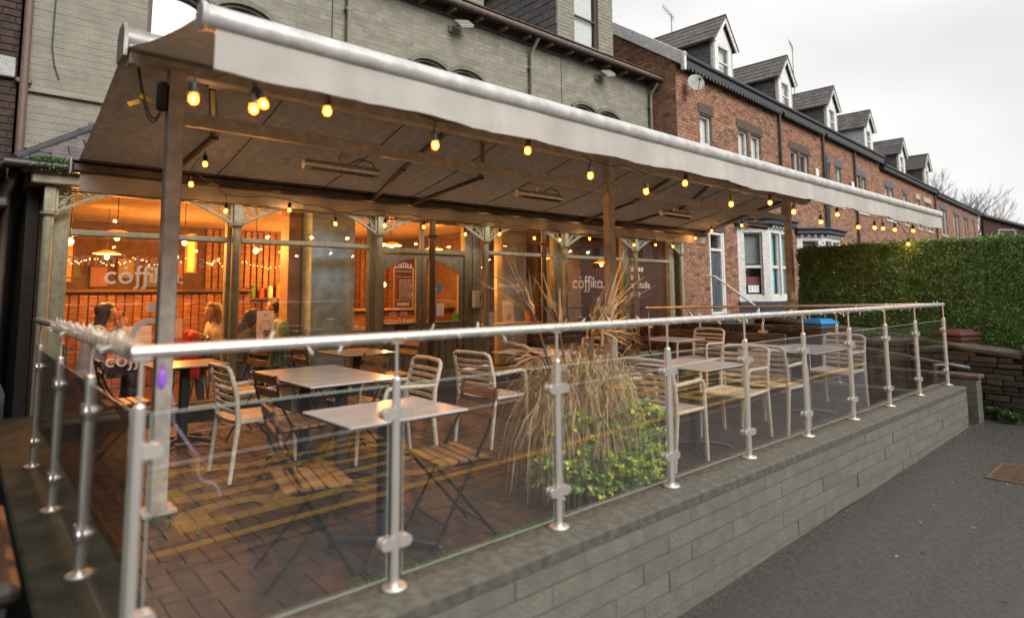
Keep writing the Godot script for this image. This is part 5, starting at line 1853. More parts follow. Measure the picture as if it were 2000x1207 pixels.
func wheelie_bin(at: Vector3, turn: float, label: String, body: Color, lid: Color) -> void:
	var b := thing("wheelie_bin", label, "bin", at, turn, "wheelie bins by the garden wall")
	b.scale = Vector3(0.66, 1.0, 0.66)
	var s := Sh.new()
	s.poly(PackedVector2Array([Vector2(-0.23, 0.06), Vector2(0.23, 0.06), Vector2(0.29, 0.98), Vector2(-0.29, 0.98)]), 0.52, Vector3(0, 0, -0.26))
	s.bevel(Vector3(0, 0.97, 0), Vector3(0.62, 0.06, 0.58), 0.02)
	obj("body", s, mk("bin_body" + label, body, 0.5), b)
	s = Sh.new()
	s.bevel(Vector3(0, 1.035, 0.0), Vector3(0.64, 0.05, 0.62), 0.02)
	s.hexa(Vector3(0, 1.075, 0), Vector3(0.28, 0.27, 0.025), Vector3(0.20, 0.2, 0.025), Basis(Vector3.RIGHT, -PI / 2))
	s.bevel(Vector3(0, 1.02, 0.31), Vector3(0.30, 0.05, 0.06), 0.02)
	obj("lid", s, mk("bin_lid" + label, lid, 0.4), b)
	for q in [-1, 1]:
		s = Sh.new()
		s.lathe([Vector2(0, -0.03), Vector2(0.10, -0.03), Vector2(0.10, 0.03), Vector2(0, 0.03)], 14, Vector3(q * 0.24, 0.10, -0.26), Basis(Vector3.BACK, PI / 2))
		obj("wheel", s, mk("rubber", L(0.015, 0.015, 0.015), 0.8), b)

func bins() -> void:
	wheelie_bin(Vector3(9.62, -0.13, 2.05), 1.3, "grey bin with a bright blue lid behind the right end of the balustrade", L(0.05, 0.052, 0.055), L(0.03, 0.22, 0.62))
	wheelie_bin(Vector3(10.24, -0.25, 3.62), 1.2, "brown bin with a maroon lid in front of the hedge", L(0.085, 0.035, 0.025), L(0.13, 0.055, 0.055))

func shrub(at: Vector3, size: float, kind: int, r: RandomNumberGenerator, label: String) -> void:
	var t := thing("garden_shrub" if kind < 2 else "wall_weed", label, "plant", at, 0.0, ["green shrubs behind the far balustrade", "brown shrubs behind the far balustrade", "weeds at the stone wall"][kind])
	var s := Sh.new()
	var st := Sh.new()
	var c0: Color = [Color(0.075, 0.11, 0.035), Color(0.13, 0.085, 0.035), Color(0.06, 0.14, 0.025)][kind]
	for i in 26:
		var a := r.randf() * TAU
		var lean := Vector3(cos(a), 0, sin(a)) * r.randf_range(0.1, 0.75) * size
		var tip := lean + Vector3.UP * size * r.randf_range(0.5, 1.1)
		st.tube([Vector3.ZERO, lean * 0.35 + Vector3.UP * size * 0.45, tip], [0.008, 0.005, 0.002], 4)
		for k in 26:
			var u := r.randf_range(0.35, 1.0)
			var p := Vector3.ZERO.lerp(lean * 0.35 + Vector3.UP * size * 0.45, minf(1, u * 2)) if u < 0.5 else (lean * 0.35 + Vector3.UP * size * 0.45).lerp(tip, u * 2 - 1)
			s.col = c0 * r.randf_range(0.5, 1.6)
			s.leaf(p + Vector3(r.randfn(), r.randfn(), r.randfn()) * 0.03 * size, Vector3(r.randfn(), r.randfn() * 0.5 + 0.2, r.randfn()).normalized(), Vector3.UP, 0.055 * (0.6 + size * 0.5), 0.025)
	obj("foliage", s, mk("shrub_leaf", Color.WHITE, 0.55, 0, "", 1, "", 0, true), t)
	obj("stems", st, mk("twig", L(0.07, 0.05, 0.035), 0.9), t)

func bare_tree(at: Vector3, tall: float, salt: int, label: String) -> void:
	var t := thing("bare_tree", label, "tree", at, 0.0, "bare trees at the far end")
	var r := RandomNumberGenerator.new()
	r.seed = salt
	var s := Sh.new()
	s.tube([Vector3(0, -0.5, 0), Vector3(0.1, tall * 0.25, 0), Vector3(0.0, tall * 0.45, 0.1)], [0.22, 0.17, 0.13], 8)
	obj("trunk", s, mk("bark", L(0.055, 0.042, 0.035), 0.95), t)
	var c := Sh.new()
	var todo := []
	for i in 7:
		var a := r.randf() * TAU
		todo.append([Vector3(0, tall * r.randf_range(0.22, 0.45), 0.05), (Vector3(cos(a), 0, sin(a)) * 0.32 + Vector3.UP).normalized(), tall * 0.36, 0.085, 0])
	while todo.size():
		var e: Array = todo.pop_back()
		var p: Vector3 = e[0]
		var d: Vector3 = e[1]
		var q: Vector3 = p + d * e[2] * 0.5
		var d2 := (d + Vector3(r.randfn(), r.randfn() * 0.3 + 0.25, r.randfn()) * 0.14).normalized()
		var z: Vector3 = q + d2 * e[2] * 0.5
		c.tube([p, q, z], [e[3], e[3] * 0.75, e[3] * 0.45], 5, false)
		if e[4] < 3:
			for k in 4:
				var at2 := q.lerp(z, r.randf())
				todo.append([at2, (d2 + Vector3(r.randfn(), r.randfn() * 0.4 + 0.35, r.randfn()) * 0.38).normalized(), e[2] * 0.62, e[3] * 0.45, e[4] + 1])
	obj("crown", c, mk("bark", L(0.055, 0.042, 0.035), 0.95), t)

func opposite(r: RandomNumberGenerator) -> void:   # the other side of the street, which the glass mirrors
	var list := [[-16.0, -4.0, 7.0, 0], [-4.0, 1.2, 6.6, 1], [1.2, 8.6, 6.4, 2], [8.6, 16.0, 6.8, 1], [16.0, 26.0, 6.2, 1], [26.5, 34.0, 5.2, 3], [35.0, 44.0, 5.6, 3], [45.0, 60.0, 6.5, 1]]
	var labels := ["brick shop far left across the street", "red brick shop left of the charity shop across the street", "shop with a red signboard across the street", "red brick shop right of the charity shop across the street", "long brick terrace across the street", "white rendered gable house across the street", "second white rendered gable house across the street", "brick terrace far up the other side of the street"]
	for i in list.size():
		var e: Array = list[i]
		var w: float = e[1] - e[0]
		var h := thing("opposite_building", labels[i], "building", Vector3(e[0], pavement_y(e[0]), 17.2), 0.0, "buildings across the street")
		var m := mk("opp%d" % e[3], [L(0.16, 0.08, 0.055), L(0.22, 0.10, 0.065), L(0.24, 0.12, 0.08), L(0.80, 0.79, 0.77)][e[3]], 0.9, 0, "stone", 1.0)
		var s := Sh.new()
		s.box(Vector3(w / 2, e[2] / 2, 4.0), Vector3(w - 0.02, e[2], 8.0))
		if e[3] == 3:
			s.poly(PackedVector2Array([Vector2(0, 0), Vector2(w, 0), Vector2(w / 2, w * 0.42)]), 0.3, Vector3(0, e[2], 0.002))
		obj("wall", s, m, h)
		s = Sh.new()
		if e[3] == 3:
			s.quad(Vector3(-0.3, e[2] - 0.2, 0), Vector3(w / 2, e[2] + w * 0.44, 0), Vector3(w / 2, e[2] + w * 0.44, 8), Vector3(-0.3, e[2] - 0.2, 8))
			s.quad(Vector3(w / 2, e[2] + w * 0.44, 0), Vector3(w + 0.3, e[2] - 0.2, 0), Vector3(w + 0.3, e[2] - 0.2, 8), Vector3(w / 2, e[2] + w * 0.44, 8))
		else:
			s.quad(Vector3(0, e[2], -0.3), Vector3(0, e[2] + 2.6, 4.0), Vector3(w, e[2] + 2.6, 4.0), Vector3(w, e[2], -0.3))
		obj("roof", s, mats.roofslate, h)
		for k in int(w / 1.9):
			var x := 0.95 + 1.9 * k
			s = Sh.new()
			s.bevel(Vector3(x, e[2] - 1.7, -0.01), Vector3(0.95, 1.5, 0.06), 0.01)
			var f := obj("window", s, mats.white_frame, h)
			s = Sh.new()
			s.box(Vector3(x, e[2] - 1.7, -0.045), Vector3(0.80, 1.35, 0.01))
			obj("pane", s, mk("opp_pane", L(0.05, 0.055, 0.06), 0.1), f)
		if e[3] != 3:
			s = Sh.new()
			s.bevel(Vector3(w / 2, 1.45, -0.02), Vector3(w - 0.5, 2.3, 0.08), 0.02)
			obj("shop_window", s, mk("opp_pane", L(0.05, 0.055, 0.06), 0.1), h)
			s = Sh.new()
			s.bevel(Vector3(w / 2, 3.05, -0.05), Vector3(w - 0.3, 0.85, 0.14), 0.02)
			var sign := obj("signboard", s, mk("sign_red", L(0.42, 0.03, 0.03), 0.5) if e[3] == 2 else mk("sign_dark", L(0.06, 0.06, 0.055), 0.6), h)
			if e[3] == 2:
				letters(sign, "British Heart Foundation", Vector3(w / 2, 3.05, -0.125), 0.62, mk("white_vinyl", L(0.88, 0.88, 0.87), 0.6), "Droid Sans", PI, 700)
		for q in [0.4, w - 0.5]:
			s = Sh.new()
			s.bevel(Vector3(q, e[2] + 2.6, 3.6), Vector3(0.6, 2.2, 0.8), 0.03)
			obj("chimney", s, mk("chimney_brick", L(0.16, 0.065, 0.045), 0.9), h)

# ---------------------------------------------------------------- awning, its frame, heaters, festoon lights
func fabric_y(z: float) -> float:   # underside of the awning cloth
	return 3.04 - 0.225 * absf(z - 1.2)

func awning() -> void:
	var brown := mk("frame_paint", L(0.44, 0.40, 0.355), 0.45, 0, "paint", 1.2)
	var fr := thing("canopy_stand", "three brown steel posts joined by a long beam, holding up the awning", "frame")
	var s: Sh
	for x in [1.02, 5.58, 10.18]:
		s = Sh.new()
		s.bevel(Vector3(x, 1.45, 1.42), Vector3(0.10, 2.90, 0.10), 0.008)
		var p := obj("post", s, brown, fr)
		s = Sh.new()
		s.bevel(Vector3(x, 0.012, 1.42), Vector3(0.20, 0.024, 0.20), 0.004)
		obj("base_plate", s, brown, p)
	for e in [[1.07, 5.53], [5.63, 10.13]]:
		s = Sh.new()
		s.bevel(Vector3((e[0] + e[1]) / 2, 2.575, 1.42), Vector3(e[1] - e[0], 0.09, 0.06), 0.006)
		obj("beam", s, brown, fr)
	s = Sh.new()
	s.bevel(Vector3(5.95, 2.945, 1.30), Vector3(10.4, 0.085, 0.12), 0.008)
	obj("top_beam", s, brown, fr)
	s = Sh.new()
	s.bevel(Vector3(10.11, 1.30, 1.475), Vector3(0.10, 0.12, 0.05), 0.01)
	obj("switch_box", s, mk("switch_cream", L(0.55, 0.44, 0.26), 0.5), fr)
	s = Sh.new()
	s.bevel(Vector3(0.94, 2.70, 1.42), Vector3(0.07, 0.20, 0.08), 0.02)
	obj("cable_box", s, mk("blackpaint", L(0.012, 0.012, 0.012), 0.45), fr)

	var a := thing("butterfly_awning", "large grey fabric awning spread over the terrace on both sides of its ridge", "awning")
	var grey := mk("awning_metal", L(0.36, 0.34, 0.32), 0.45, 0.3, "paint", 1.0)
	var bar := mk("awning_bar", L(0.66, 0.65, 0.635), 0.42, 0.1, "paint", 1.0)
	var cloth := mk("awning_cloth", L(0.62, 0.57, 0.515), 0.9, 0, "speck", 1.6, "n_grain", 0.9)
	cloth.backlight_enabled = true
	cloth.backlight = Color(0.50, 0.47, 0.43)
	var vcloth := mk("valance_cloth", L(0.475, 0.448, 0.415), 0.9, 0, "fabric", 1.1, "n_grain", 0.3)
	vcloth.backlight_enabled = true
	vcloth.backlight = Color(0.25, 0.24, 0.22)
	var x0 := 0.74
	var x1 := 11.35
	s = Sh.new()
	s.tube([Vector3(x0, 3.115, 1.2), Vector3(x1, 3.115, 1.2)], 0.085, 14)
	s.bevel(Vector3((x0 + x1) / 2, 3.03, 1.2), Vector3(x1 - x0, 0.07, 0.20), 0.015)
	obj("cassette", s, grey, a)
	for x in [x0 - 0.012, x1 + 0.012]:
		s = Sh.new()
		s.poly(PackedVector2Array([Vector2(-0.12, -0.13), Vector2(0.12, -0.13), Vector2(0.13, 0.03), Vector2(0.07, 0.11), Vector2(-0.07, 0.11), Vector2(-0.13, 0.03)]), 0.024, Vector3(x - 0.012, 3.10, 1.2), Basis(Vector3(0, 0, -1), Vector3.UP, Vector3(1, 0, 0)))
		obj("end_cap", s, grey, a)
	# cloth: panels sewn side by side, each sagging a little
	var n := 9
	var f := FastNoiseLite.new()
	f.seed = 2
	f.frequency = 0.6
	for side in 2:
		var za: float = [1.26, 1.14][side]
		var zb: float = [3.16, -0.78][side]
		var pt := func(x: float, t: float):
			var z := lerpf(za, zb, t)
			return Vector3(x, fabric_y(z) + 0.02 - 0.035 * sin(PI * t) + 0.008 * f.get_noise_2d(x, z), z)
		for i in n:
			var xa := lerpf(x0, x1, float(i) / n)
			var xb := lerpf(x0, x1, float(i + 1) / n)
			s = Sh.new()
			for u in 4:
				for t in 8:
					var ua := lerpf(xa, xb, u / 4.0)
					var ub := lerpf(xa, xb, (u + 1) / 4.0)
					s.quad(pt.call(ua, t / 8.0), pt.call(ub, t / 8.0), pt.call(ub, (t + 1) / 8.0), pt.call(ua, (t + 1) / 8.0))
			obj("cloth_panel", s, cloth, a)
			if i > 0:
				s = Sh.new()
				var q := []
				for t in 9:
					q.append(pt.call(xa, t / 8.0) + Vector3(0, -0.004, 0))
				s.tube(q, 0.0055, 5)
				obj("seam", s, mk("seam", L(0.05, 0.04, 0.032), 0.9), a)
	# street-side bar and valance
	s = Sh.new()
	s.tube([Vector3(x0 - 0.02, 2.575, 3.20), Vector3(x1 + 0.25, 2.575, 3.20)], 0.056, 16)
	obj("front_bar", s, bar, a)
	s = Sh.new()
	s.lathe([Vector2(0.0, -0.012), Vector2(0.062, -0.012), Vector2(0.066, 0), Vector2(0.062, 0.012), Vector2(0, 0.012)], 16, Vector3(x0 - 0.03, 2.575, 3.20), Basis(Vector3.BACK, PI / 2))
	obj("end_cap", s, bar, a)
	valance(a, x0 + 0.02, x1 + 0.24, 2.535, 0.195, 3.222, vcloth, 5)
	s = Sh.new()
	s.bevel(Vector3((x0 + x1) / 2, 2.545, -0.82), Vector3(x1 - x0 + 0.1, 0.10, 0.085), 0.02)
	s.bevel(Vector3((x0 + x1) / 2, 2.605, -0.80), Vector3(x1 - x0 + 0.1, 0.02, 0.12), 0.006)
	obj("back_bar", s, mk("back_bar", L(0.11, 0.095, 0.082), 0.4, 0.4, "paint", 1.0), a)
	s = Sh.new()
	s.bevel(Vector3(x0 - 0.06, 2.555, -0.81), Vector3(0.02, 0.13, 0.12), 0.006)
	obj("end_cap", s, grey, a)
	valance(a, x0 + 0.02, x1, 2.495, 0.155, -0.83, vcloth, 6)
	# folding arms under the cloth
	var arm := mk("arm_metal", L(0.10, 0.085, 0.072), 0.45, 0.3, "paint", 1.0)
	for e in [[3.50, 3.62, 3.72, 1], [4.00, 4.62, 4.30, 0], [7.35, 7.75, 7.55, 1], [8.35, 8.9, 8.5, 0], [10.75, 11.0, 11.12, 1], [1.35, 1.60, 1.45, 0]]:
		var q := part("folding_arm", a)
		var sh := Vector3(e[0], 2.95, 1.05)
		var el := Vector3(e[1], fabric_y(0.25) - 0.06, 0.25 if e[3] == 0 else 0.1)
		var en := Vector3(e[2], 2.53, -0.76)
		for k in 2:
			var u: Vector3 = [sh, el][k]
			var v: Vector3 = [el, en][k]
			s = Sh.new()
			var d := (v - u).normalized()
			s.bevel((u + v) / 2, Vector3(0.055, 0.045, (v - u).length()), 0.012, Basis(Vector3.UP.cross(d).normalized(), d.cross(Vector3.UP.cross(d).normalized()), d))
			obj(["upper_arm", "fore_arm"][k], s, arm, q)
		s = Sh.new()
		s.lathe([Vector2(0, -0.03), Vector2(0.035, -0.03), Vector2(0.035, 0.03), Vector2(0, 0.03)], 12, el)
		s.bevel(sh + Vector3(0, 0.03, 0.06), Vector3(0.12, 0.09, 0.12), 0.015)
		obj("joint", s, arm, q)
	for e in [[3.55, 2.75, 2.9], [8.6, 9.3, 9.1]]:   # arms of the street-side wing
		var q := part("folding_arm", a)
		var u := Vector3(e[0], 2.95, 1.40)
		var v := Vector3(e[1], 2.70, 2.30)
		var w := Vector3(e[2], 2.57, 3.12)
		s = Sh.new()
		for k in [[u, v], [v, w]]:
			var d: Vector3 = (k[1] - k[0]).normalized()
			s.bevel((k[0] + k[1]) / 2, Vector3(0.05, 0.04, (k[1] - k[0]).length()), 0.01, Basis(Vector3.UP.cross(d).normalized(), d.cross(Vector3.UP.cross(d).normalized()), d))
		obj("bar", s, arm, q)
	# motor cable with yellow labels at the left end
	var cb := thing("awning_cable", "two thin black cables with yellow tags looping from the awning's left end", "cable")
	s = Sh.new()
	for k in 2:
		var q := []
		for i in 17:
			var t := i / 16.0
			q.append(Vector3(0.80 + 0.16 * t, 2.97 - 0.55 * sin(PI * 0.62 * t) + 0.22 * t * t + 0.02 * k, 1.28 + 0.03 * k + 0.08 * t))
		s.tube(q, 0.005, 6)
	obj("cable", s, mk("cable", L(0.02, 0.02, 0.018), 0.6), cb)
	for e in [[Vector3(0.795, 2.66, 1.30), 0.5], [Vector3(0.86, 2.70, 1.32), -0.3]]:
		s = Sh.new()
		s.bevel(e[0], Vector3(0.075, 0.032, 0.003), 0.001, Basis(Vector3.BACK, e[1]))
		obj("tag", s, mk("tag_yellow", L(0.72, 0.50, 0.03), 0.5), cb)

func valance(a: Node3D, x0: float, x1: float, top: float, drop: float, z: float, cloth: Material, salt: int) -> void:
	var f := FastNoiseLite.new()
	f.seed = salt
	f.frequency = 0.55
	var s := Sh.new()
	var n := 160
	var p := func(i: int, k: int):
		var x := lerpf(x0, x1, float(i) / n)
		var t := k / 4.0
		var fold: float = f.get_noise_1d(x * 2.6) * 0.045 * t + f.get_noise_1d(x * 9.0 + 50.0) * 0.012 * t
		return Vector3(x, top - drop * t + 0.026 * f.get_noise_1d(x * 1.7 + 200.0) * t, z + fold)
	for i in n:
		for k in 4:
			s.quad(p.call(i, k + 1), p.call(i + 1, k + 1), p.call(i + 1, k), p.call(i, k))
	obj("valance", s, cloth, a)
	s = Sh.new()
	var q := []
	for i in n + 1:
		q.append(p.call(i, 4))
	s.tube(q, 0.004, 5)
	obj("hem", s, mk("hem", L(0.22, 0.19, 0.15), 0.9, 0, "dirt", 2.0), a)

func heaters() -> void:
	var proto: Node3D
	var labels := ["copper-coloured tube heater nearest the left post under the beam", "copper-coloured tube heater second from the left post under the beam", "copper-coloured tube heater just right of the middle post", "copper-coloured tube heater nearest the far right post"]
	for i in 4:
		var at := Vector3([2.29, 4.55, 7.07, 9.28][i], 2.40, 1.33)
		if i > 0:
			copy(proto, "patio_heater", labels[i]).position = at
			continue
		proto = thing("patio_heater", labels[0], "heater", at, 0.0, "tube heaters under the awning")
		var copper := mk("copper", L(0.70, 0.64, 0.58), 0.34, 0.85, "paint", 2.0)
		var s := Sh.new()
		var tilt := Basis(Vector3.BACK, PI / 2)
		s.lathe([Vector2(0.0, -0.33), Vector2(0.038, -0.33), Vector2(0.043, -0.32), Vector2(0.043, 0.32), Vector2(0.038, 0.33), Vector2(0, 0.33)], 20, Vector3.ZERO, tilt)
		obj("housing", s, copper, proto)
		s = Sh.new()
		for k in 34:
			s.bevel(Vector3(-0.27 + 0.0165 * k, -0.032, 0.028), Vector3(0.006, 0.028, 0.012), 0.002, Basis(Vector3.RIGHT, 0.8))
		obj("grille", s, mk("grille", L(0.07, 0.06, 0.05), 0.4, 0.6), proto)
		s = Sh.new()
		s.bevel(Vector3(0, 0.075, 0.0), Vector3(0.09, 0.07, 0.045), 0.01)
		s.bevel(Vector3(0, 0.125, 0.0), Vector3(0.035, 0.12, 0.02), 0.004)
		s.bevel(Vector3(0, 0.155, 0.04), Vector3(0.06, 0.035, 0.07), 0.004)
		obj("bracket", s, copper, proto)
		s = Sh.new()
		s.tube([Vector3(0.06, 0.05, 0), Vector3(0.15, 0.10, 0.01), Vector3(0.27, 0.085, 0), Vector3(0.30, 0.04, 0)], 0.006, 6)
		obj("cable", s, mk("cable", L(0.02, 0.02, 0.018), 0.6), proto)

func festoon() -> void:
	var wire := mk("festoon_black", L(0.016, 0.015, 0.014), 0.5)
	var bulb_mat := glow("festoon_glass", L(1.0, 0.24, 0.02), 1.0)   # amber glass round a bright filament core
	bulb_mat.transparency = BaseMaterial3D.TRANSPARENCY_ALPHA
	bulb_mat.albedo_color.a = 0.45
	bulb_mat.roughness = 0.3
	var core_mat := glow("festoon_core", L(1.0, 0.48, 0.10), 5.0)
	var warm := L(1.0, 0.50, 0.16)
	var front := [[0.71, 2.225], [0.965, 2.231], [1.01, 2.264], [1.324, 2.289], [1.978, 2.217], [2.70, 2.293], [3.311, 2.204], [3.966, 2.159], [4.514, 2.286], [5.261, 2.176], [6.029, 2.262], [6.553, 2.212], [7.235, 2.152], [7.717, 2.278], [8.359, 2.168], [8.93, 2.199], [9.25, 2.212], [9.716, 2.222], [10.254, 2.048], [10.533, 2.258]]
	var back := [[1.52, 2.50, 0.3], [1.49, 2.36, 0.0], [2.016, 2.242, -0.75], [2.688, 2.309, -0.75], [3.238, 2.193, -0.75], [3.887, 2.218, -0.75], [4.466, 2.237, -0.75], [5.142, 2.183, -0.75], [5.76, 2.219, -0.75], [6.451, 2.197, -0.75], [7.007, 2.203, -0.75], [7.709, 2.256, -0.75], [8.894, 2.21, -0.75], [9.537, 2.24, -0.75], [10.093, 2.236, -0.75], [10.80, 2.43, -0.7], [10.9, 2.56, -0.4], [10.2, 2.53, 0.6]]
	for q in 2:
		var t := thing("festoon_lights", ["string of glowing amber bulbs hanging along the street-side awning bar", "string of glowing amber bulbs hanging along the shop-side valance"][q], "string lights")
		var list: Array = [front, back][q]
		var cable := []
		for i in list.size():
			var e: Array = list[i]
			var z: float = 3.12 if q == 0 else e[2]
			var at := Vector3(e[0], e[1], z)
			var hook := at + Vector3(0, 0.115 + 0.03 * ((i * 7) % 3), 0)
			cable.append(hook)
			if i + 1 < list.size():
				var nx: Array = list[i + 1]
				var to := Vector3(nx[0], nx[1] + 0.115 + 0.03 * (((i + 1) * 7) % 3), 3.12 if q == 0 else nx[2])
				cable.append(hook.lerp(to, 0.3) - Vector3(0, 0.012, 0))
				cable.append(hook.lerp(to, 0.6) + Vector3(0, 0.02, 0))
			var lean := 0.5 if (q == 0 and i == 2) else 0.12 * sin(i * 2.1)
			var tip := Basis(Vector3.BACK, lean)
			var s := Sh.new()
			s.ball(Vector3.ZERO, Vector3(0.0215, 0.0245, 0.0215), 14, 10)
			s.lathe([Vector2(0.0198, 0.010), Vector2(0.015, 0.028)], 12)
			var b := obj("bulb", s, bulb_mat, t)
			b.transform = Transform3D(tip, at)
			s = Sh.new()
			s.ball(Vector3(0, -0.001, 0), Vector3(0.011, 0.014, 0.011), 10, 8)
			obj("filament_core", s, core_mat, b)
			s = Sh.new()
			s.lathe([Vector2(0.0, 0.024), Vector2(0.026, 0.024), Vector2(0.026, 0.030), Vector2(0.0185, 0.034), Vector2(0.0185, 0.072), Vector2(0.010, 0.082), Vector2(0.004, 0.09)], 12)
			s.tube([Vector3(0, 0.088, 0), tip.inverse() * (hook - at)], 0.0032, 5)
			obj("socket", s, wire, b)
			lamp_light("bulb_light", at, warm, 0.024, 0.021, t)
		var s2 := Sh.new()
		s2.tube(cable, 0.0042, 5)
		obj("cable", s2, wire, t)

func floodlights() -> void:
	var labels := ["grey floodlight under the cafe eaves, left of the two", "grey floodlight under the cafe eaves, right of the two"]
	for i in 2:
		var t := thing("floodlight", labels[i], "floodlight", Vector3([6.02, 9.80][i], [5.92, 5.95][i], -2.28), 0.0, "floodlights under the eaves")
		var m := mk("flood_grey", L(0.30, 0.29, 0.25), 0.5, 0.2, "paint", 2.0)
		var s := Sh.new()
		s.bevel(Vector3(0.10, 0.0, 0.20), Vector3(0.30, 0.055, 0.20), 0.012, Basis.from_euler(Vector3(0.75, 0.2, 0.35)))
		obj("housing", s, m, t)
		s = Sh.new()
		s.bevel(Vector3(0.115, -0.028, 0.222), Vector3(0.25, 0.012, 0.15), 0.004, Basis.from_euler(Vector3(0.75, 0.2, 0.35)))
		obj("lens", s, mk("flood_lens", L(0.35, 0.36, 0.34), 0.15), t)
		s = Sh.new()
		s.tube([Vector3(-0.02, -0.06, 0), Vector3(0.0, -0.05, 0.10), Vector3(0.06, -0.02, 0.17)], 0.016, 8)
		s.bevel(Vector3(-0.02, -0.06, 0.01), Vector3(0.10, 0.12, 0.03), 0.008)
		obj("bracket", s, m, t)

# ---------------------------------------------------------------- terrace furniture
func bistro_chair(called: String, label: String) -> Node3D:   # folding chair; faces +x, origin between its feet
	var t := thing(called, label, "chair", Vector3.ZERO, 0.0, "folding wooden bistro chairs")
	var iron := mk("chair_iron", L(0.016, 0.017, 0.018), 0.4, 0.4)
	var s: Sh
	for z in [-0.185, 0.185]:
		var k := signf(z)
		s = Sh.new()   # long leg: front foot up to the top of the back
		s.tube([Vector3(0.20, 0.0, z), Vector3(-0.06, 0.45, z), Vector3(-0.155, 0.62, z), Vector3(-0.20, 0.83, z)], 0.0095, 8)
		obj("back_leg", s, iron, t)
		s = Sh.new()
		s.tube([Vector3(-0.21, 0.0, z - k * 0.022), Vector3(0.17, 0.435, z - k * 0.022)], 0.009, 8)
		obj("leg", s, iron, t)
		s = Sh.new()
		s.tube([Vector3(-0.17, 0.432, z - k * 0.008), Vector3(0.20, 0.432, z - k * 0.008)], 0.007, 6)
		obj("seat_rail", s, iron, t)
	for e in [[0.13, 0.12], [-0.145, 0.075]]:
		s = Sh.new()
		s.tube([Vector3(e[0], e[1], -0.18), Vector3(e[0], e[1], 0.18)], 0.007, 6)
		obj("stretcher", s, iron, t)
	for i in 5:
		s = Sh.new()
		s.bevel(Vector3(-0.115 + 0.067 * i, 0.449, 0), Vector3(0.056, 0.018, 0.40), 0.004)
		obj("seat_slat", s, mk("teak%d" % (i % 3), [L(0.34, 0.185, 0.095), L(0.29, 0.155, 0.08), L(0.38, 0.215, 0.115)][i % 3], 0.5, 0, "wood", 2.2, "n_wood", 0.3), t)
	for i in 2:
		s = Sh.new()
		s.bevel(Vector3(-0.168 - 0.024 * i, 0.69 + 0.10 * i, 0), Vector3(0.016, 0.062, 0.42), 0.004, Basis(Vector3.BACK, 0.20))
		obj("back_slat", s, mk("teak%d" % i, L(0.21, 0.115, 0.060), 0.5), t)
	return t

func arm_chair(called: String, label: String) -> Node3D:   # moulded chair with arms and a slatted back; faces +x
	var t := thing(called, label, "chair", Vector3.ZERO, 0.0, "beige moulded armchairs")
	var m := mk("beige_resin", L(0.80, 0.70, 0.57), 0.5, 0, "paint", 2.5)
	var s: Sh
	for z in [-0.235, 0.235]:
		s = Sh.new()   # back leg running up into the back post
		s.tube([Vector3(-0.25, 0.0, z), Vector3(-0.20, 0.42, z), Vector3(-0.215, 0.62, z), Vector3(-0.265, 0.80, z), Vector3(-0.272, 0.825, z * 0.93)], [0.017, 0.021, 0.020, 0.018, 0.016], 8)
		obj("back_leg", s, m, t)
		s = Sh.new()   # front leg running up into the arm
		s.tube([Vector3(0.245, 0.0, z), Vector3(0.225, 0.40, z), Vector3(0.222, 0.60, z), Vector3(0.20, 0.645, z), Vector3(0.15, 0.658, z), Vector3(-0.215, 0.645, z)], [0.016, 0.020, 0.018, 0.018, 0.018, 0.017], 8)
		obj("front_leg", s, m, t)
	s = Sh.new()
	var n := 10
	for i in n:   # dished seat with a rolled front
		for k in n:
			var p := func(a: int, b: int, low: float):
				var u := -0.22 + 0.47 * a / n
				var v := -0.225 + 0.45 * b / n
				return Vector3(u, 0.447 - 0.014 * (1.0 - pow(2.0 * v / 0.45, 2.0)) - (0.02 if a == n else 0.0) - low, v)
			s.quad(p.call(i, k + 1, 0), p.call(i + 1, k + 1, 0), p.call(i + 1, k, 0), p.call(i, k, 0))
			s.quad(p.call(i, k, 0.02), p.call(i + 1, k, 0.02), p.call(i + 1, k + 1, 0.02), p.call(i, k + 1, 0.02))
	s.tube([Vector3(0.25, 0.415, -0.225), Vector3(0.25, 0.415, 0.225)], 0.020, 8)
	for v in [-0.225, 0.225]:
		s.tube([Vector3(-0.22, 0.432, v), Vector3(0.25, 0.425, v)], 0.018, 6)
	obj("seat", s, m, t)
	for i in 6:
		var y := 0.50 + 0.052 * i
		var x := -0.205 - 0.045 * pow((y - 0.45) / 0.37, 1.6)
		s = Sh.new()
		var q := []
		for k in 7:
			var v := -0.235 + 0.47 * k / 6.0
			q.append(Vector3(x - 0.018 * (1.0 - pow(v / 0.235, 2.0)), y, v))
		for k in 6:
			var a: Vector3 = q[k]
			var b: Vector3 = q[k + 1]
			var d := (b - a).normalized()
			s.bevel((a + b) / 2, Vector3(0.014, 0.030, (b - a).length() + 0.002), 0.004, Basis(Vector3.UP.cross(d), Vector3.UP, d))
		obj("back_slat", s, m, t)
	s = Sh.new()
	s.tube([Vector3(-0.268, 0.81, -0.228), Vector3(-0.277, 0.833, -0.19), Vector3(-0.295, 0.838, 0), Vector3(-0.277, 0.833, 0.19), Vector3(-0.268, 0.81, 0.228)], 0.018, 8)
	obj("top_rail", s, m, t)
	return t

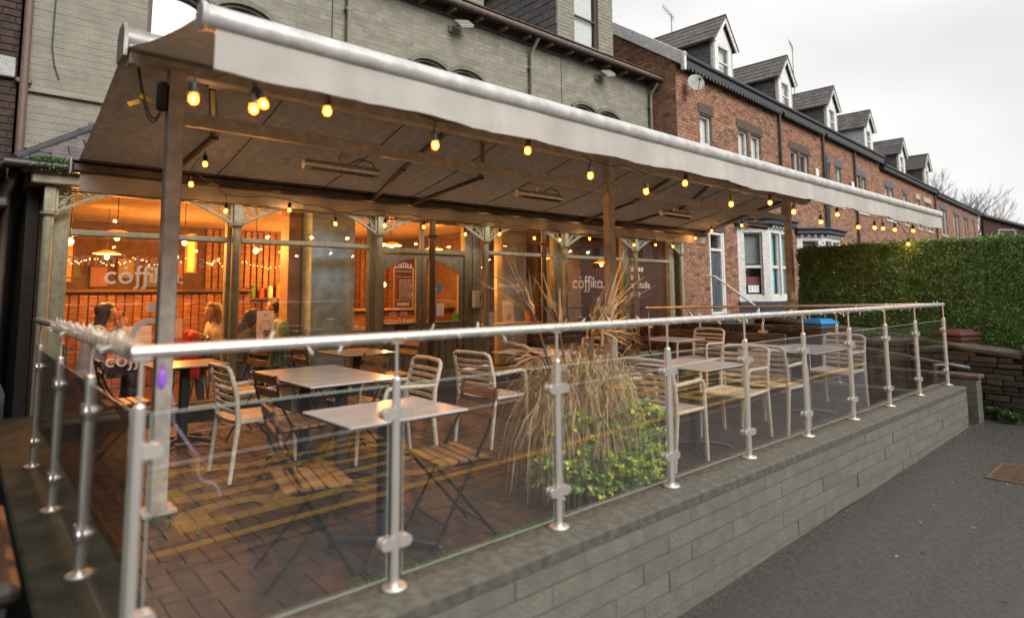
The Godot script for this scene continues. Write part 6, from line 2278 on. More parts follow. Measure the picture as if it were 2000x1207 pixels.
func table(label: String, at: Vector3, wx: float, wz: float, feet: int) -> void:
	var t := thing("cafe_table", label, "table", at, 0.0, "grey topped terrace tables")
	var s := Sh.new()
	s.bevel(Vector3(0, 0.734, 0), Vector3(wx, 0.012, wz), 0.004)
	var top := mk("table_top", L(0.60, 0.58, 0.565), 0.20, 0, "fabric", 1.2)
	obj("table_top", s, top, t)
	s = Sh.new()
	s.bevel(Vector3(0, 0.7235, 0), Vector3(wx - 0.008, 0.008, wz - 0.008), 0.002)
	obj("edge_band", s, mk("blackpaint", L(0.012, 0.012, 0.012), 0.45), t)
	var iron := mk("table_iron", L(0.020, 0.021, 0.024), 0.45, 0.3)
	for k in feet:
		var c := Vector3(0, 0, 0) if feet == 1 else Vector3(0, 0, (k - 0.5) * wz * 0.56)
		s = Sh.new()
		s.bevel(c + Vector3(0, 0.37, 0), Vector3(0.075, 0.70, 0.075), 0.008)
		obj("leg", s, iron, t)
		s = Sh.new()
		s.bevel(c + Vector3(0, 0.712, 0), Vector3(wx * 0.6, 0.016, 0.05), 0.004)
		s.bevel(c + Vector3(0, 0.711, 0), Vector3(0.05, 0.014, wz * (0.6 if feet == 1 else 0.25)), 0.004)
		obj("top_plate", s, iron, t)
		s = Sh.new()
		for i in 4:
			var a := PI / 4 + PI / 2 * i
			var d := Vector3(cos(a), 0, sin(a))
			s.tube([c + Vector3(0, 0.062, 0), c + d * 0.16 + Vector3(0, 0.052, 0), c + d * 0.29 + Vector3(0, 0.030, 0), c + d * 0.31 + Vector3(0, 0.012, 0)], [0.026, 0.022, 0.016, 0.013], 8)
		obj("base", s, iron, t)

func furniture() -> void:
	table("small square grey table nearest the camera behind the glass", Vector3(1.80, 0, 2.92), 0.72, 0.56, 1)
	table("long grey table behind the nearest table, lamps mirrored in its top", Vector3(2.21, 0, 1.22), 0.72, 1.20, 2)
	table("grey table close to the left shop window", Vector3(1.62, 0, -0.45), 0.62, 0.62, 1)
	table("grey table in front of the blue pillar window", Vector3(3.35, 0, -0.38), 0.60, 0.72, 1)
	table("grey table between beige chairs right of the dried plant", Vector3(4.95, 0, 2.86), 0.72, 0.70, 1)
	table("long grey table at the right end of the front row", Vector3(7.15, 0, 2.90), 1.10, 0.70, 1)
	table("grey table in the back row behind the dried plant", Vector3(4.75, 0, 1.05), 0.70, 0.70, 1)
	table("grey table in the back row beside the right post", Vector3(7.30, 0, 1.00), 0.70, 0.70, 1)
	var b := bistro_chair("bistro_chair", "folding wooden chair left of the nearest table, its back to the corner post")
	b.transform = Transform3D(Basis(Vector3.UP, -0.20), Vector3(1.375, 0, 2.87))
	for e in [[Vector3(2.20, 0, 2.97), PI - 0.13, "folding wooden chair right of the nearest table, beside the dried plant"],
			[Vector3(1.84, 0, 1.50), 0.05, "folding wooden chair left of the long table, in front of the beige chair"],
			[Vector3(2.66, 0, 0.92), PI + 0.05, "folding wooden chair right of the long table, nearer the shop"],
			[Vector3(2.14, 0, -0.50), PI + 0.1, "folding wooden chair right of the left window table"],
			[Vector3(1.12, 0, -0.42), 0.0, "folding wooden chair left of the left window table"],
			[Vector3(2.86, 0, -0.36), 0.0, "folding wooden chair left of the blue pillar table"],
			[Vector3(3.86, 0, -0.40), PI, "folding wooden chair right of the blue pillar table"],
			[Vector3(6.72, 0, 1.0), 0.1, "folding wooden chair left of the back-row table by the right post"]]:
		var c := copy(b, "bistro_chair", e[2])
		c.transform = Transform3D(Basis(Vector3.UP, e[1]), e[0])
	var a := arm_chair("beige_armchair", "beige slatted armchair left of the long table, seen from its side")
	a.transform = Transform3D(Basis(Vector3.UP, 0.02), Vector3(1.80, 0, 0.88))
	for e in [[Vector3(2.70, 0, 1.55), PI - 0.08, "beige slatted armchair right of the long table, back to the door"],
			[Vector3(3.82, 0, 1.40), 0.10, "beige slatted armchair half hidden behind the dried plant"],
			[Vector3(4.42, 0, 2.92), 0.03, "beige slatted armchair just right of the leafy shrub, tucked under a table"],
			[Vector3(5.62, 0, 2.88), PI + 0.06, "beige slatted armchair facing the shrub across a table"],
			[Vector3(6.30, 0, 2.95), 0.0, "beige slatted armchair facing right at the front row's end table"],
			[Vector3(7.98, 0, 2.92), PI, "beige slatted armchair at the far right of the front row"],
			[Vector3(5.42, 0, 1.10), PI - 0.05, "beige slatted armchair in the back row right of the hidden table"],
			[Vector3(8.0, 0, 1.05), PI, "beige slatted armchair at the far right of the back row"]]:
		var c := copy(a, "beige_armchair", e[2])
		c.transform = Transform3D(Basis(Vector3.UP, e[1]), e[0])
	# bench of planks against the right end
	for q in 2:
		var bn := thing("plank_bench", ["long weathered plank bench in front of the far balustrade", "second plank bench standing nearer the shop front"][q], "bench", [Vector3(8.55, 0, 1.2), Vector3(7.6, 0, -0.75)][q], [PI / 2, 0.0][q], "plank benches")
		var s: Sh
		for i in 3:
			s = Sh.new()
			s.bevel(Vector3(0, 0.44, -0.13 + 0.13 * i), Vector3(1.9, 0.035, 0.12), 0.006)
			obj("seat_plank", s, mk("weathered%d" % (i % 2), [L(0.22, 0.155, 0.105), L(0.17, 0.12, 0.085)][i % 2], 0.8, 0, "wood", 1.6, "n_wood", 0.4), bn)
		for i in 2:
			s = Sh.new()
			s.bevel(Vector3(0, 0.62 + 0.13 * i, -0.22), Vector3(1.9, 0.11, 0.03), 0.006)
			obj("back_plank", s, mk("weathered%d" % i, L(0.22, 0.155, 0.105), 0.8), bn)
		for x in [-0.8, 0.8]:
			s = Sh.new()
			s.bevel(Vector3(x, 0.21, 0.0), Vector3(0.07, 0.42, 0.34), 0.008)
			s.bevel(Vector3(x, 0.50, -0.20), Vector3(0.06, 0.62, 0.04), 0.008)
			obj("leg_frame", s, mk("weathered1", L(0.17, 0.12, 0.085), 0.8), bn)
	planting()

func planting() -> void:
	var r := RandomNumberGenerator.new()
	r.seed = 23
	var at := Vector3(3.31, 0, 2.98)
	var g := thing("dried_plant", "tall clump of dead straw-coloured grass and withered palm fans behind the glass", "plant", at)
	var pot := Sh.new()
	pot.lathe([Vector2(0, 0), Vector2(0.17, 0), Vector2(0.19, 0.04), Vector2(0.22, 0.36), Vector2(0.24, 0.37), Vector2(0.24, 0.41), Vector2(0.21, 0.41), Vector2(0.20, 0.36), Vector2(0, 0.36)], 20)
	obj("planter", pot, mk("planter", L(0.035, 0.033, 0.032), 0.7, 0, "dirt", 1.5), g)
	var s := Sh.new()
	for i in 4600:   # drooping, tangled dead blades
		var a := r.randf() * TAU
		var d := Vector3(cos(a), 0, sin(a) * 0.85)
		var up := r.randf_range(0.30, 0.72)
		var out := r.randf_range(0.12, 0.50)
		var fall := r.randf_range(0.15, 1.0)
		var p0 := Vector3(r.randfn(0, 0.09), 0.38, r.randfn(0, 0.08))
		var top := p0 + d * out * 0.75 + Vector3.UP * up * 1.25
		var end := p0 + d * out * r.randf_range(0.85, 1.15) + Vector3.UP * (up - fall)
		end.y = maxf(end.y, 0.05)
		var q := []
		for k in 7:
			var t := k / 6.0
			q.append(p0.lerp(top, t).lerp(top.lerp(end, t), t) + Vector3(r.randfn(), r.randfn(), r.randfn()) * 0.016)
		var c := r.randf_range(0.6, 1.25)
		s.col = [Color(0.60, 0.44, 0.23), Color(0.47, 0.33, 0.165), Color(0.70, 0.55, 0.32), Color(0.31, 0.195, 0.095)][r.randi() % 4] * c
		s.blade(q, r.randf_range(0.0028, 0.006), d.cross(Vector3.UP).rotated(Vector3.UP, r.randfn(0, 0.5)))
	var straw := mk("straw", Color.WHITE, 0.8, 0, "", 1, "", 0, true)
	straw.backlight_enabled = true
	straw.backlight = Color(0.2, 0.15, 0.07)
	obj("dead_blades", s, straw, g).set_meta("kind", "stuff")
	# withered palm fans on stalks
	for e in [[Vector3(-0.44, 1.24, 0.0), Vector3(-0.55, 0.95, -0.1), 0.46, 26], [Vector3(-0.22, 1.10, 0.03), Vector3(-0.05, 1.0, 0.05), 0.52, 34], [Vector3(0.28, 1.16, 0.0), Vector3(0.72, 0.80, 0.05), 0.62, 30], [Vector3(0.05, 1.12, 0.08), Vector3(0.25, 0.95, 0.2), 0.44, 24], [Vector3(-0.42, 0.98, 0.05), Vector3(-0.9, 0.03, 0.1), 0.36, 18], [Vector3(0.24, 1.08, 0.06), Vector3(0.85, 0.22, 0.2), 0.40, 26], [Vector3(0.10, 1.08, 0.02), Vector3(-0.42, 0.35, 0.3), 0.36, 22], [Vector3(0.12, 1.10, 0.04), Vector3(0.3, 0.1, 0.3), 0.34, 20]]:
		var fan := Sh.new()
		var hub: Vector3 = e[0]
		var d: Vector3 = e[1].normalized()
		fan.col = Color(0.13, 0.075, 0.04)
		fan.tube([Vector3(hub.x * 0.3, 0.38, hub.z * 0.3), Vector3(hub.x * 0.7, hub.y * 0.75, hub.z), hub], [0.011, 0.009, 0.007], 6)
		for i in e[3]:
			var spread := r.randfn(0, 0.30)
			var dd := (d.rotated(Vector3.BACK, spread).rotated(Vector3.UP, r.randfn(0, 0.35)))
			var l: float = e[2] * r.randf_range(0.45, 1.1)
			var kink := 1.1 if r.randf() < 0.25 else r.randf_range(0.0, 0.3)
			var q := []
			for k in 6:
				var t := k / 5.0
				q.append(hub + dd * l * t - Vector3.UP * l * kink * maxf(0.0, t - 0.45) * (1.0 if t < 0.8 else 1.6) + Vector3(r.randfn(), r.randfn(), r.randfn()) * 0.006)
			fan.col = [Color(0.40, 0.215, 0.085), Color(0.26, 0.135, 0.065), Color(0.50, 0.30, 0.12), Color(0.15, 0.08, 0.05)][r.randi() % 4] * r.randf_range(0.7, 1.2)
			fan.blade(q, r.randf_range(0.006, 0.012), dd.cross(Vector3(r.randfn(), r.randfn(), 1)).normalized())
		obj("palm_fan", fan, straw, g)
	for e in [[Vector3(0.22, 1.1, 0.1), Vector3(0.34, 1.55, 0.1), Vector3(0.50, 1.0, 0.12)], [Vector3(0.12, 1.0, 0.12), Vector3(0.14, 1.42, 0.1), Vector3(0.24, 1.22, 0.14)]]:   # bent dead leaves
		var q := Sh.new()
		q.col = Color(0.38, 0.24, 0.10)
		var ps := []
		for k in 9:
			var t := k / 8.0
			ps.append((e[0] as Vector3).lerp(e[1], t).lerp((e[1] as Vector3).lerp(e[2], t), t))
		q.blade(ps, 0.011, Vector3(0.6, 0, 0.8))
		obj("bent_leaf", q, straw, g)
	# leafy yellow-green shrub at its foot
	var b := thing("leafy_shrub", "bright yellow-green leafy shrub spilling out at the foot of the dried plant", "shrub", at + Vector3(0.06, 0, 0.16))
	var st := Sh.new()
	var lf := Sh.new()
	for i in 560:
		var a := r.randf() * TAU
		var d := Vector3(cos(a), 0, sin(a) * 0.72)
		var len := r.randf_range(0.18, 0.56)
		var hh := r.randf_range(0.05, 0.62) * (0.4 if r.randf() < 0.7 else 0.85)
		var tip := Vector3(d.x * len * 1.05, 0.10 + hh, minf(d.z * len, 0.42))
		var mid := Vector3(d.x * len * 0.55, 0.12 + hh * 0.9, d.z * len * 0.5)
		st.col = Color(0.30, 0.27, 0.14)
		st.tube([Vector3(d.x * 0.05, 0.02, d.z * 0.05), mid, tip], [0.006, 0.0045, 0.003], 5)
		var young := r.randf() < 0.45
		for k in 26:
			var u := 1.0 - pow(r.randf(), 1.6) * 0.55
			var p := mid.lerp(tip, u * 2 - 1) if u > 0.5 else Vector3(d.x * 0.05, 0.02, d.z * 0.05).lerp(mid, u * 2)
			var ld := (Vector3(r.randfn(), r.randfn() * 0.6 + 0.25, r.randfn()) + d * 0.5).normalized()
			var up := (Vector3.UP + Vector3(r.randfn(), 0, r.randfn()) * 0.5).normalized()
			lf.col = (Color(0.52, 0.60, 0.07) if young and u > 0.82 else Color(0.21, 0.40, 0.075)) * r.randf_range(0.65, 1.35)
			lf.leaf(p, ld, (up - ld * up.dot(ld)).normalized(), r.randf_range(0.026, 0.046), r.randf_range(0.017, 0.030))
	var lm := mk("shrub_fresh", Color.WHITE, 0.45, 0, "", 1, "", 0, true)
	lm.backlight_enabled = true
	lm.backlight = Color(0.28, 0.32, 0.06)
	obj("foliage", lf, lm, b)
	obj("stems", st, mk("shrub_stem", Color.WHITE, 0.7, 0, "", 1, "", 0, true), b)

# ---------------------------------------------------------------- people
func nets(into: Sh, caps: Array, cell: float, k: float) -> void:   # meshes a smooth union of tapered capsules [a, b, ra, rb]
	var lo := Vector3.ONE * 1e9
	var hi := -lo
	for c in caps:
		for q in 2:
			var m: Vector3 = Vector3.ONE * (c[2 + q] + k + 2 * cell)
			lo = lo.min(c[q] - m)
			hi = hi.max(c[q] + m)
	var nx := int((hi.x - lo.x) / cell) + 2
	var ny := int((hi.y - lo.y) / cell) + 2
	var nz := int((hi.z - lo.z) / cell) + 2
	var g := PackedFloat32Array()
	g.resize(nx * ny * nz)
	g.fill(0.5)
	for c in caps:
		var a: Vector3 = c[0]
		var ba: Vector3 = c[1] - a
		var l2 := maxf(ba.length_squared(), 1e-9)
		var rr := maxf(c[2], c[3]) + k + cell * 1.5
		var p0 := ((a.min(c[1]) - Vector3.ONE * rr - lo) / cell).floor()
		var p1 := ((a.max(c[1]) + Vector3.ONE * rr - lo) / cell).ceil()
		for z in range(maxi(0, int(p0.z)), mini(nz, int(p1.z) + 1)):
			for y in range(maxi(0, int(p0.y)), mini(ny, int(p1.y) + 1)):
				var i := (z * ny + y) * nx
				for x in range(maxi(0, int(p0.x)), mini(nx, int(p1.x) + 1)):
					var pa := lo + Vector3(x, y, z) * cell - a
					var t := clampf(pa.dot(ba) / l2, 0.0, 1.0)
					var d: float = (pa - ba * t).length() - lerpf(c[2], c[3], t)
					var o := g[i + x]
					var h := clampf(0.5 + 0.5 * (o - d) / k, 0.0, 1.0)
					g[i + x] = lerpf(o, d, h) - k * h * (1.0 - h)
	var at := {}
	var nr := {}
	for z in nz - 1:
		for y in ny - 1:
			for x in nx - 1:
				var i := (z * ny + y) * nx + x
				var v := [g[i], g[i + 1], g[i + nx], g[i + nx + 1], g[i + nx * ny], g[i + nx * ny + 1], g[i + nx * ny + nx], g[i + nx * ny + nx + 1]]
				var neg := 0
				for q in v:
					neg += 1 if q < 0 else 0
				if neg == 0 or neg == 8:
					continue
				var sum := Vector3.ZERO
				var cnt := 0
				for e in [[0, 1], [2, 3], [4, 5], [6, 7], [0, 2], [1, 3], [4, 6], [5, 7], [0, 4], [1, 5], [2, 6], [3, 7]]:
					var p: float = v[e[0]]
					var q: float = v[e[1]]
					if (p < 0) != (q < 0):
						var A := Vector3(e[0] & 1, (e[0] >> 1) & 1, e[0] >> 2)
						var B := Vector3(e[1] & 1, (e[1] >> 1) & 1, e[1] >> 2)
						sum += A.lerp(B, p / (p - q))
						cnt += 1
				at[i] = lo + (Vector3(x, y, z) + sum / cnt) * cell
				nr[i] = Vector3(v[1] + v[3] + v[5] + v[7] - v[0] - v[2] - v[4] - v[6], v[2] + v[3] + v[6] + v[7] - v[0] - v[1] - v[4] - v[5], v[4] + v[5] + v[6] + v[7] - v[0] - v[1] - v[2] - v[3]).normalized()
	var steps := [1, nx, nx * ny]
	for i in at:
		for ax in 3:
			var s1: int = steps[(ax + 1) % 3]
			var s2: int = steps[(ax + 2) % 3]
			var j: int = i + steps[ax]
			if (g[i] < 0) == (g[j] < 0):
				continue
			var a: int = i
			var b: int = i - s1
			var c: int = i - s1 - s2
			var d: int = i - s2
			if not (at.has(b) and at.has(c) and at.has(d)):
				continue
			if g[i] < 0:
				into.tri(at[a], at[b], at[c], nr[a], nr[b], nr[c]); into.tri(at[a], at[c], at[d], nr[a], nr[c], nr[d])
			else:
				into.tri(at[a], at[c], at[b], nr[a], nr[c], nr[b]); into.tri(at[a], at[d], at[c], nr[a], nr[d], nr[c])

func hand_caps(wrist: Vector3, dir: Vector3, palm: Vector3, curl: float, side: float) -> Array:
	var across := dir.cross(palm).normalized()
	var o := [[wrist, wrist + dir * 0.045, 0.024, 0.022]]
	for e in [-1.0, 0.0, 1.0]:
		o.append([wrist + dir * 0.02 + across * e * 0.016, wrist + dir * 0.08 + across * e * 0.026, 0.013, 0.012])
	for i in 4:
		var base := wrist + dir * 0.085 + across * (i - 1.5) * 0.019
		var l: float = [0.070, 0.080, 0.074, 0.058][i] if side > 0 else [0.058, 0.074, 0.080, 0.070][i]
		var p := base
		var d := dir
		for k in 3:
			d = (d + palm * curl * 0.55).normalized()
			var q: Vector3 = p + d * l * [0.45, 0.32, 0.23][k]
			o.append([p, q, 0.0088 - 0.0007 * k, 0.0082 - 0.0007 * k])
			p = q
	var th := wrist + dir * 0.03 + across * -0.028 * side
	var t1 := th + (dir * 0.6 - across * side * 0.7 + palm * 0.3).normalized() * 0.04
	o.append([th, t1, 0.0115, 0.010])
	o.append([t1, t1 + (dir * 0.75 + palm * 0.6).normalized() * 0.035, 0.010, 0.008])
	return o

# a figure facing +x; o: top, legs, hair, skin colours, hands [left, right], lean, standing, long_hair, hood, stripes
func person(label: String, at: Vector3, turn: float, o: Dictionary) -> Node3D:
	var t := thing("person", label, "person", at, turn, o.get("group", ""))
	var lean: float = o.get("lean", 0.0)
	var up: float = 0.40 if o.get("standing", false) else 0.0
	var hip := Vector3(0, 0.54 + up, 0)
	var chest := hip + Vector3(0.02 + lean * 0.8, 0.36, 0)
	var neck := hip + Vector3(0.03 + lean * 1.1, 0.52, 0)
	var nod: float = o.get("nod", 0.0)
	var head := neck + Vector3(0.035 + nod * 0.05, 0.135 - nod * 0.02, 0)
	var body := []
	var coat := []
	var legs := []
	for s in [-1.0, 1.0]:
		body.append([hip + Vector3(0, 0, s * 0.08), chest + Vector3(0, 0, s * 0.075), 0.11, 0.10])
		coat.append([hip + Vector3(0, -0.04, s * 0.085), chest + Vector3(0, 0, s * 0.085), 0.135, 0.125])
		var sh := chest + Vector3(-0.01, 0.09, s * 0.165)
		coat.append([chest + Vector3(0, 0.05, 0), sh, 0.10, 0.072])
		body.append([chest + Vector3(0, 0.05, 0), sh, 0.08, 0.055])
		var hand: Vector3 = o.hands[0 if s < 0 else 1]
		var mid := (sh + hand) / 2
		var reach := sh.distance_to(hand)
		var bend := sqrt(maxf(0.0, 0.27 * 0.27 - reach * reach / 4))
		var el := mid + Vector3(-0.25, -0.85, s * 0.45).normalized() * bend
		body.append([sh, el, 0.046, 0.038]); body.append([el, hand, 0.036, 0.025])
		coat.append([sh, el, 0.066, 0.055]); coat.append([el, el.lerp(hand, 0.88), 0.055, 0.042])
		var hj := hip + Vector3(0, -0.02, s * 0.09)
		var kn: Vector3
		var an: Vector3
		if o.get("standing", false):
			kn = Vector3(0.05 * s + 0.02, 0.48, s * 0.10)
			an = Vector3(0.10 * s - 0.02, 0.09, s * 0.10)
		else:
			kn = Vector3(0.42, 0.52, s * 0.11)
			an = Vector3(0.40 + 0.03 * s, 0.09, s * 0.12)
		body.append([hj, kn, 0.07, 0.045]); body.append([kn, an, 0.045, 0.03])
		legs.append([hj, kn, 0.088, 0.064]); legs.append([kn, an.lerp(kn, 0.12), 0.062, 0.050])
		var shoe := Sh.new()
		nets(shoe, [[an + Vector3(-0.03, -0.045, 0), an + Vector3(0.15, -0.055, s * 0.02), 0.045, 0.034], [an, an + Vector3(0, -0.03, 0), 0.045, 0.045]], 0.014, 0.02)
		obj("shoe", shoe, mk("shoe", L(0.03, 0.028, 0.026), 0.6), t)
	body.append([chest + Vector3(0, 0.08, 0), neck + Vector3(0, 0.03, 0), 0.06, 0.048])
	body.append([neck, head, 0.047, 0.05])
	var sk := Sh.new()
	nets(sk, body, 0.018, 0.03)
	# head and hands on finer grids, in the same mesh
	nets(sk, [[head + Vector3(-0.012, 0.035, 0), head + Vector3(0.015, 0.03, 0), 0.086, 0.082], [head + Vector3(0.035, -0.02, 0), head + Vector3(0.05, -0.068, 0), 0.058, 0.034],
		[head + Vector3(0.088, 0.012, 0), head + Vector3(0.110, -0.022, 0), 0.009, 0.013], [head + Vector3(0.0, 0.0, -0.082), head + Vector3(0.0, -0.03, -0.08), 0.016, 0.011],
		[head + Vector3(0.0, 0.0, 0.082), head + Vector3(0.0, -0.03, 0.08), 0.016, 0.011], [head + Vector3(0.0, -0.02, 0), neck, 0.052, 0.050], [head + Vector3(0.082, -0.046, -0.018), head + Vector3(0.082, -0.046, 0.018), 0.012, 0.012]], 0.0075, 0.014)
	for q in 2:
		var s := -1.0 if q == 0 else 1.0
		var hand: Vector3 = o.hands[q]
		var dir: Vector3 = o.get("hand_dir", Vector3(0.8, -0.4, 0)).normalized()
		var palm := (Vector3(0, 0, -s) - dir * dir.dot(Vector3(0, 0, -s))).normalized()
		nets(sk, hand_caps(hand, dir, palm, o.get("curl", 0.7), -s), 0.0055, 0.007)
	obj("body", sk, mk("skin%s" % o.get("skin", 0), [L(0.34, 0.19, 0.13), L(0.30, 0.165, 0.11)][o.get("skin", 0)], 0.5), t)
	var c := Sh.new()
	coat.append([chest + Vector3(0, 0.06, 0), neck + Vector3(-0.01, -0.005, 0), 0.085, 0.066])
	if o.get("hood", false):
		coat.append([neck + Vector3(-0.07, 0.0, 0), head + Vector3(-0.04, 0.02, 0), 0.08, 0.10])
	nets(c, coat, 0.016, 0.035)
	var key: String = "coat" + label
	var cm := mk(key, o.top, 0.85, 0, "fabric", 4.0, "n_blotch", 0.8)
	obj("top", c, cm, t)
	if o.get("stripes", false):
		for i in 7:
			var st := Sh.new()
			var y := hip.y + 0.02 + 0.065 * i
			st.lathe([Vector2(0.148 + 0.002 * i, y), Vector2(0.149 + 0.002 * i, y + 0.022)], 24, Vector3(lean * 0.8 * (y - hip.y) / 0.36, 0, 0), Basis.from_scale(Vector3(1.0, 1.0, 1.55)))
			obj("stripe", st, mk("stripe", L(0.03, 0.035, 0.05), 0.9), t)
	c = Sh.new()
	nets(c, legs, 0.018, 0.03)
	obj("trousers", c, mk("trousers" + label, o.legs, 0.9, 0, "fabric", 3.0), t)
	var hs := []
	hs.append([head + Vector3(-0.03, 0.045, 0), head + Vector3(0.015, 0.065, 0), 0.092, 0.072])
	for s in [-1.0, 1.0]:
		hs.append([head + Vector3(-0.02, 0.03, s * 0.045), head + Vector3(-0.035, -0.04, s * 0.05), 0.058, 0.045])
		if o.get("long_hair", false):
			hs.append([head + Vector3(-0.04, 0.0, s * 0.055), neck + Vector3(-0.06, -0.10, s * 0.06), 0.05, 0.035])
			hs.append([head + Vector3(0.02, 0.03, s * 0.078), neck + Vector3(0.0, -0.05, s * 0.085), 0.022, 0.028])
	if o.get("bun", false):
		hs.append([head + Vector3(-0.12, 0.0, 0), head + Vector3(-0.15, -0.07, 0), 0.034, 0.018])
	c = Sh.new()
	nets(c, hs, 0.009, 0.018)
	obj("hair", c, mk("hair%s" % o.hair.to_html(), o.hair, 0.55, 0, "wood", 6.0), t)
	c = Sh.new()
	for s in [-1.0, 1.0]:
		c.ball(head + Vector3(0.080, 0.010, s * 0.032), Vector3(0.009, 0.006, 0.011), 8, 6)
	obj("eyes", c, mk("eye", L(0.03, 0.02, 0.015), 0.3), t)
	return t

# ---------------------------------------------------------------- inside the cafe
func pendant(at: Vector3, label: String, shade: bool, energy: float) -> void:
	var t := thing("pendant_lamp", label, "lamp", at, 0.0, "lamps inside the cafe")
	var bm := glow("pendant_glow", L(1.0, 0.50, 0.13), 5.0)
	var s := Sh.new()
	s.tube([Vector3(0, 0.07, 0), Vector3(0, 2.72 - at.y, 0)], 0.006, 5)
	s.lathe([Vector2(0, 0.055), Vector2(0.022, 0.055), Vector2(0.022, 0.10), Vector2(0.006, 0.12)], 10)
	obj("cord", s, mk("festoon_black", L(0.016, 0.015, 0.014), 0.5), t)
	s = Sh.new()
	s.ball(Vector3(0, 0.005, 0), Vector3(0.034, 0.045, 0.034), 12, 8)
	obj("bulb", s, bm, t)
	if shade:
		s = Sh.new()
		s.lathe([Vector2(0.185, 0.045), Vector2(0.17, 0.055), Vector2(0.10, 0.085), Vector2(0.04, 0.10)], 24)
		s.lathe([Vector2(0.04, 0.104), Vector2(0.10, 0.089), Vector2(0.172, 0.059), Vector2(0.188, 0.046)].map(func(v): return v), 24)
		var sm := mk("shade_glass", L(0.80, 0.62, 0.40), 0.3)
		sm.backlight_enabled = true
		sm.backlight = Color(0.9, 0.7, 0.4)
		obj("lamp_shade", s, sm, t)
	lamp_light("lamp_light", Vector3(0, 0.0, 0), L(1.0, 0.345, 0.062), energy * 1.0, 0.034, t)

func metal_chair(called: String, label: String) -> Node3D:
	var t := thing(called, label, "chair", Vector3.ZERO, 0.0, "teal metal chairs inside")
	var m := mk("teal", L(0.03, 0.13, 0.14), 0.4, 0.4)
	var s := Sh.new()
	s.bevel(Vector3(0, 0.45, 0), Vector3(0.36, 0.02, 0.36), 0.008)
	obj("seat", s, m, t)
	for z in [-0.16, 0.16]:
		s = Sh.new()
		s.tube([Vector3(-0.22, 0, z * 1.2), Vector3(-0.17, 0.45, z), Vector3(-0.20, 0.70, z), Vector3(-0.21, 0.80, z * 0.8)], 0.013, 8)
		obj("leg", s, m, t)
		s = Sh.new()
		s.tube([Vector3(0.20, 0, z * 1.2), Vector3(0.17, 0.44, z)], 0.013, 8)
		obj("leg", s, m, t)
	s = Sh.new()
	s.tube([Vector3(-0.21, 0.80, -0.13), Vector3(-0.225, 0.83, 0), Vector3(-0.21, 0.80, 0.13)], 0.014, 8)
	for z in [-0.08, 0.0, 0.08]:
		s.bevel(Vector3(-0.195, 0.63, z), Vector3(0.008, 0.36, 0.04), 0.003)
	obj("backrest", s, m, t)
	return t

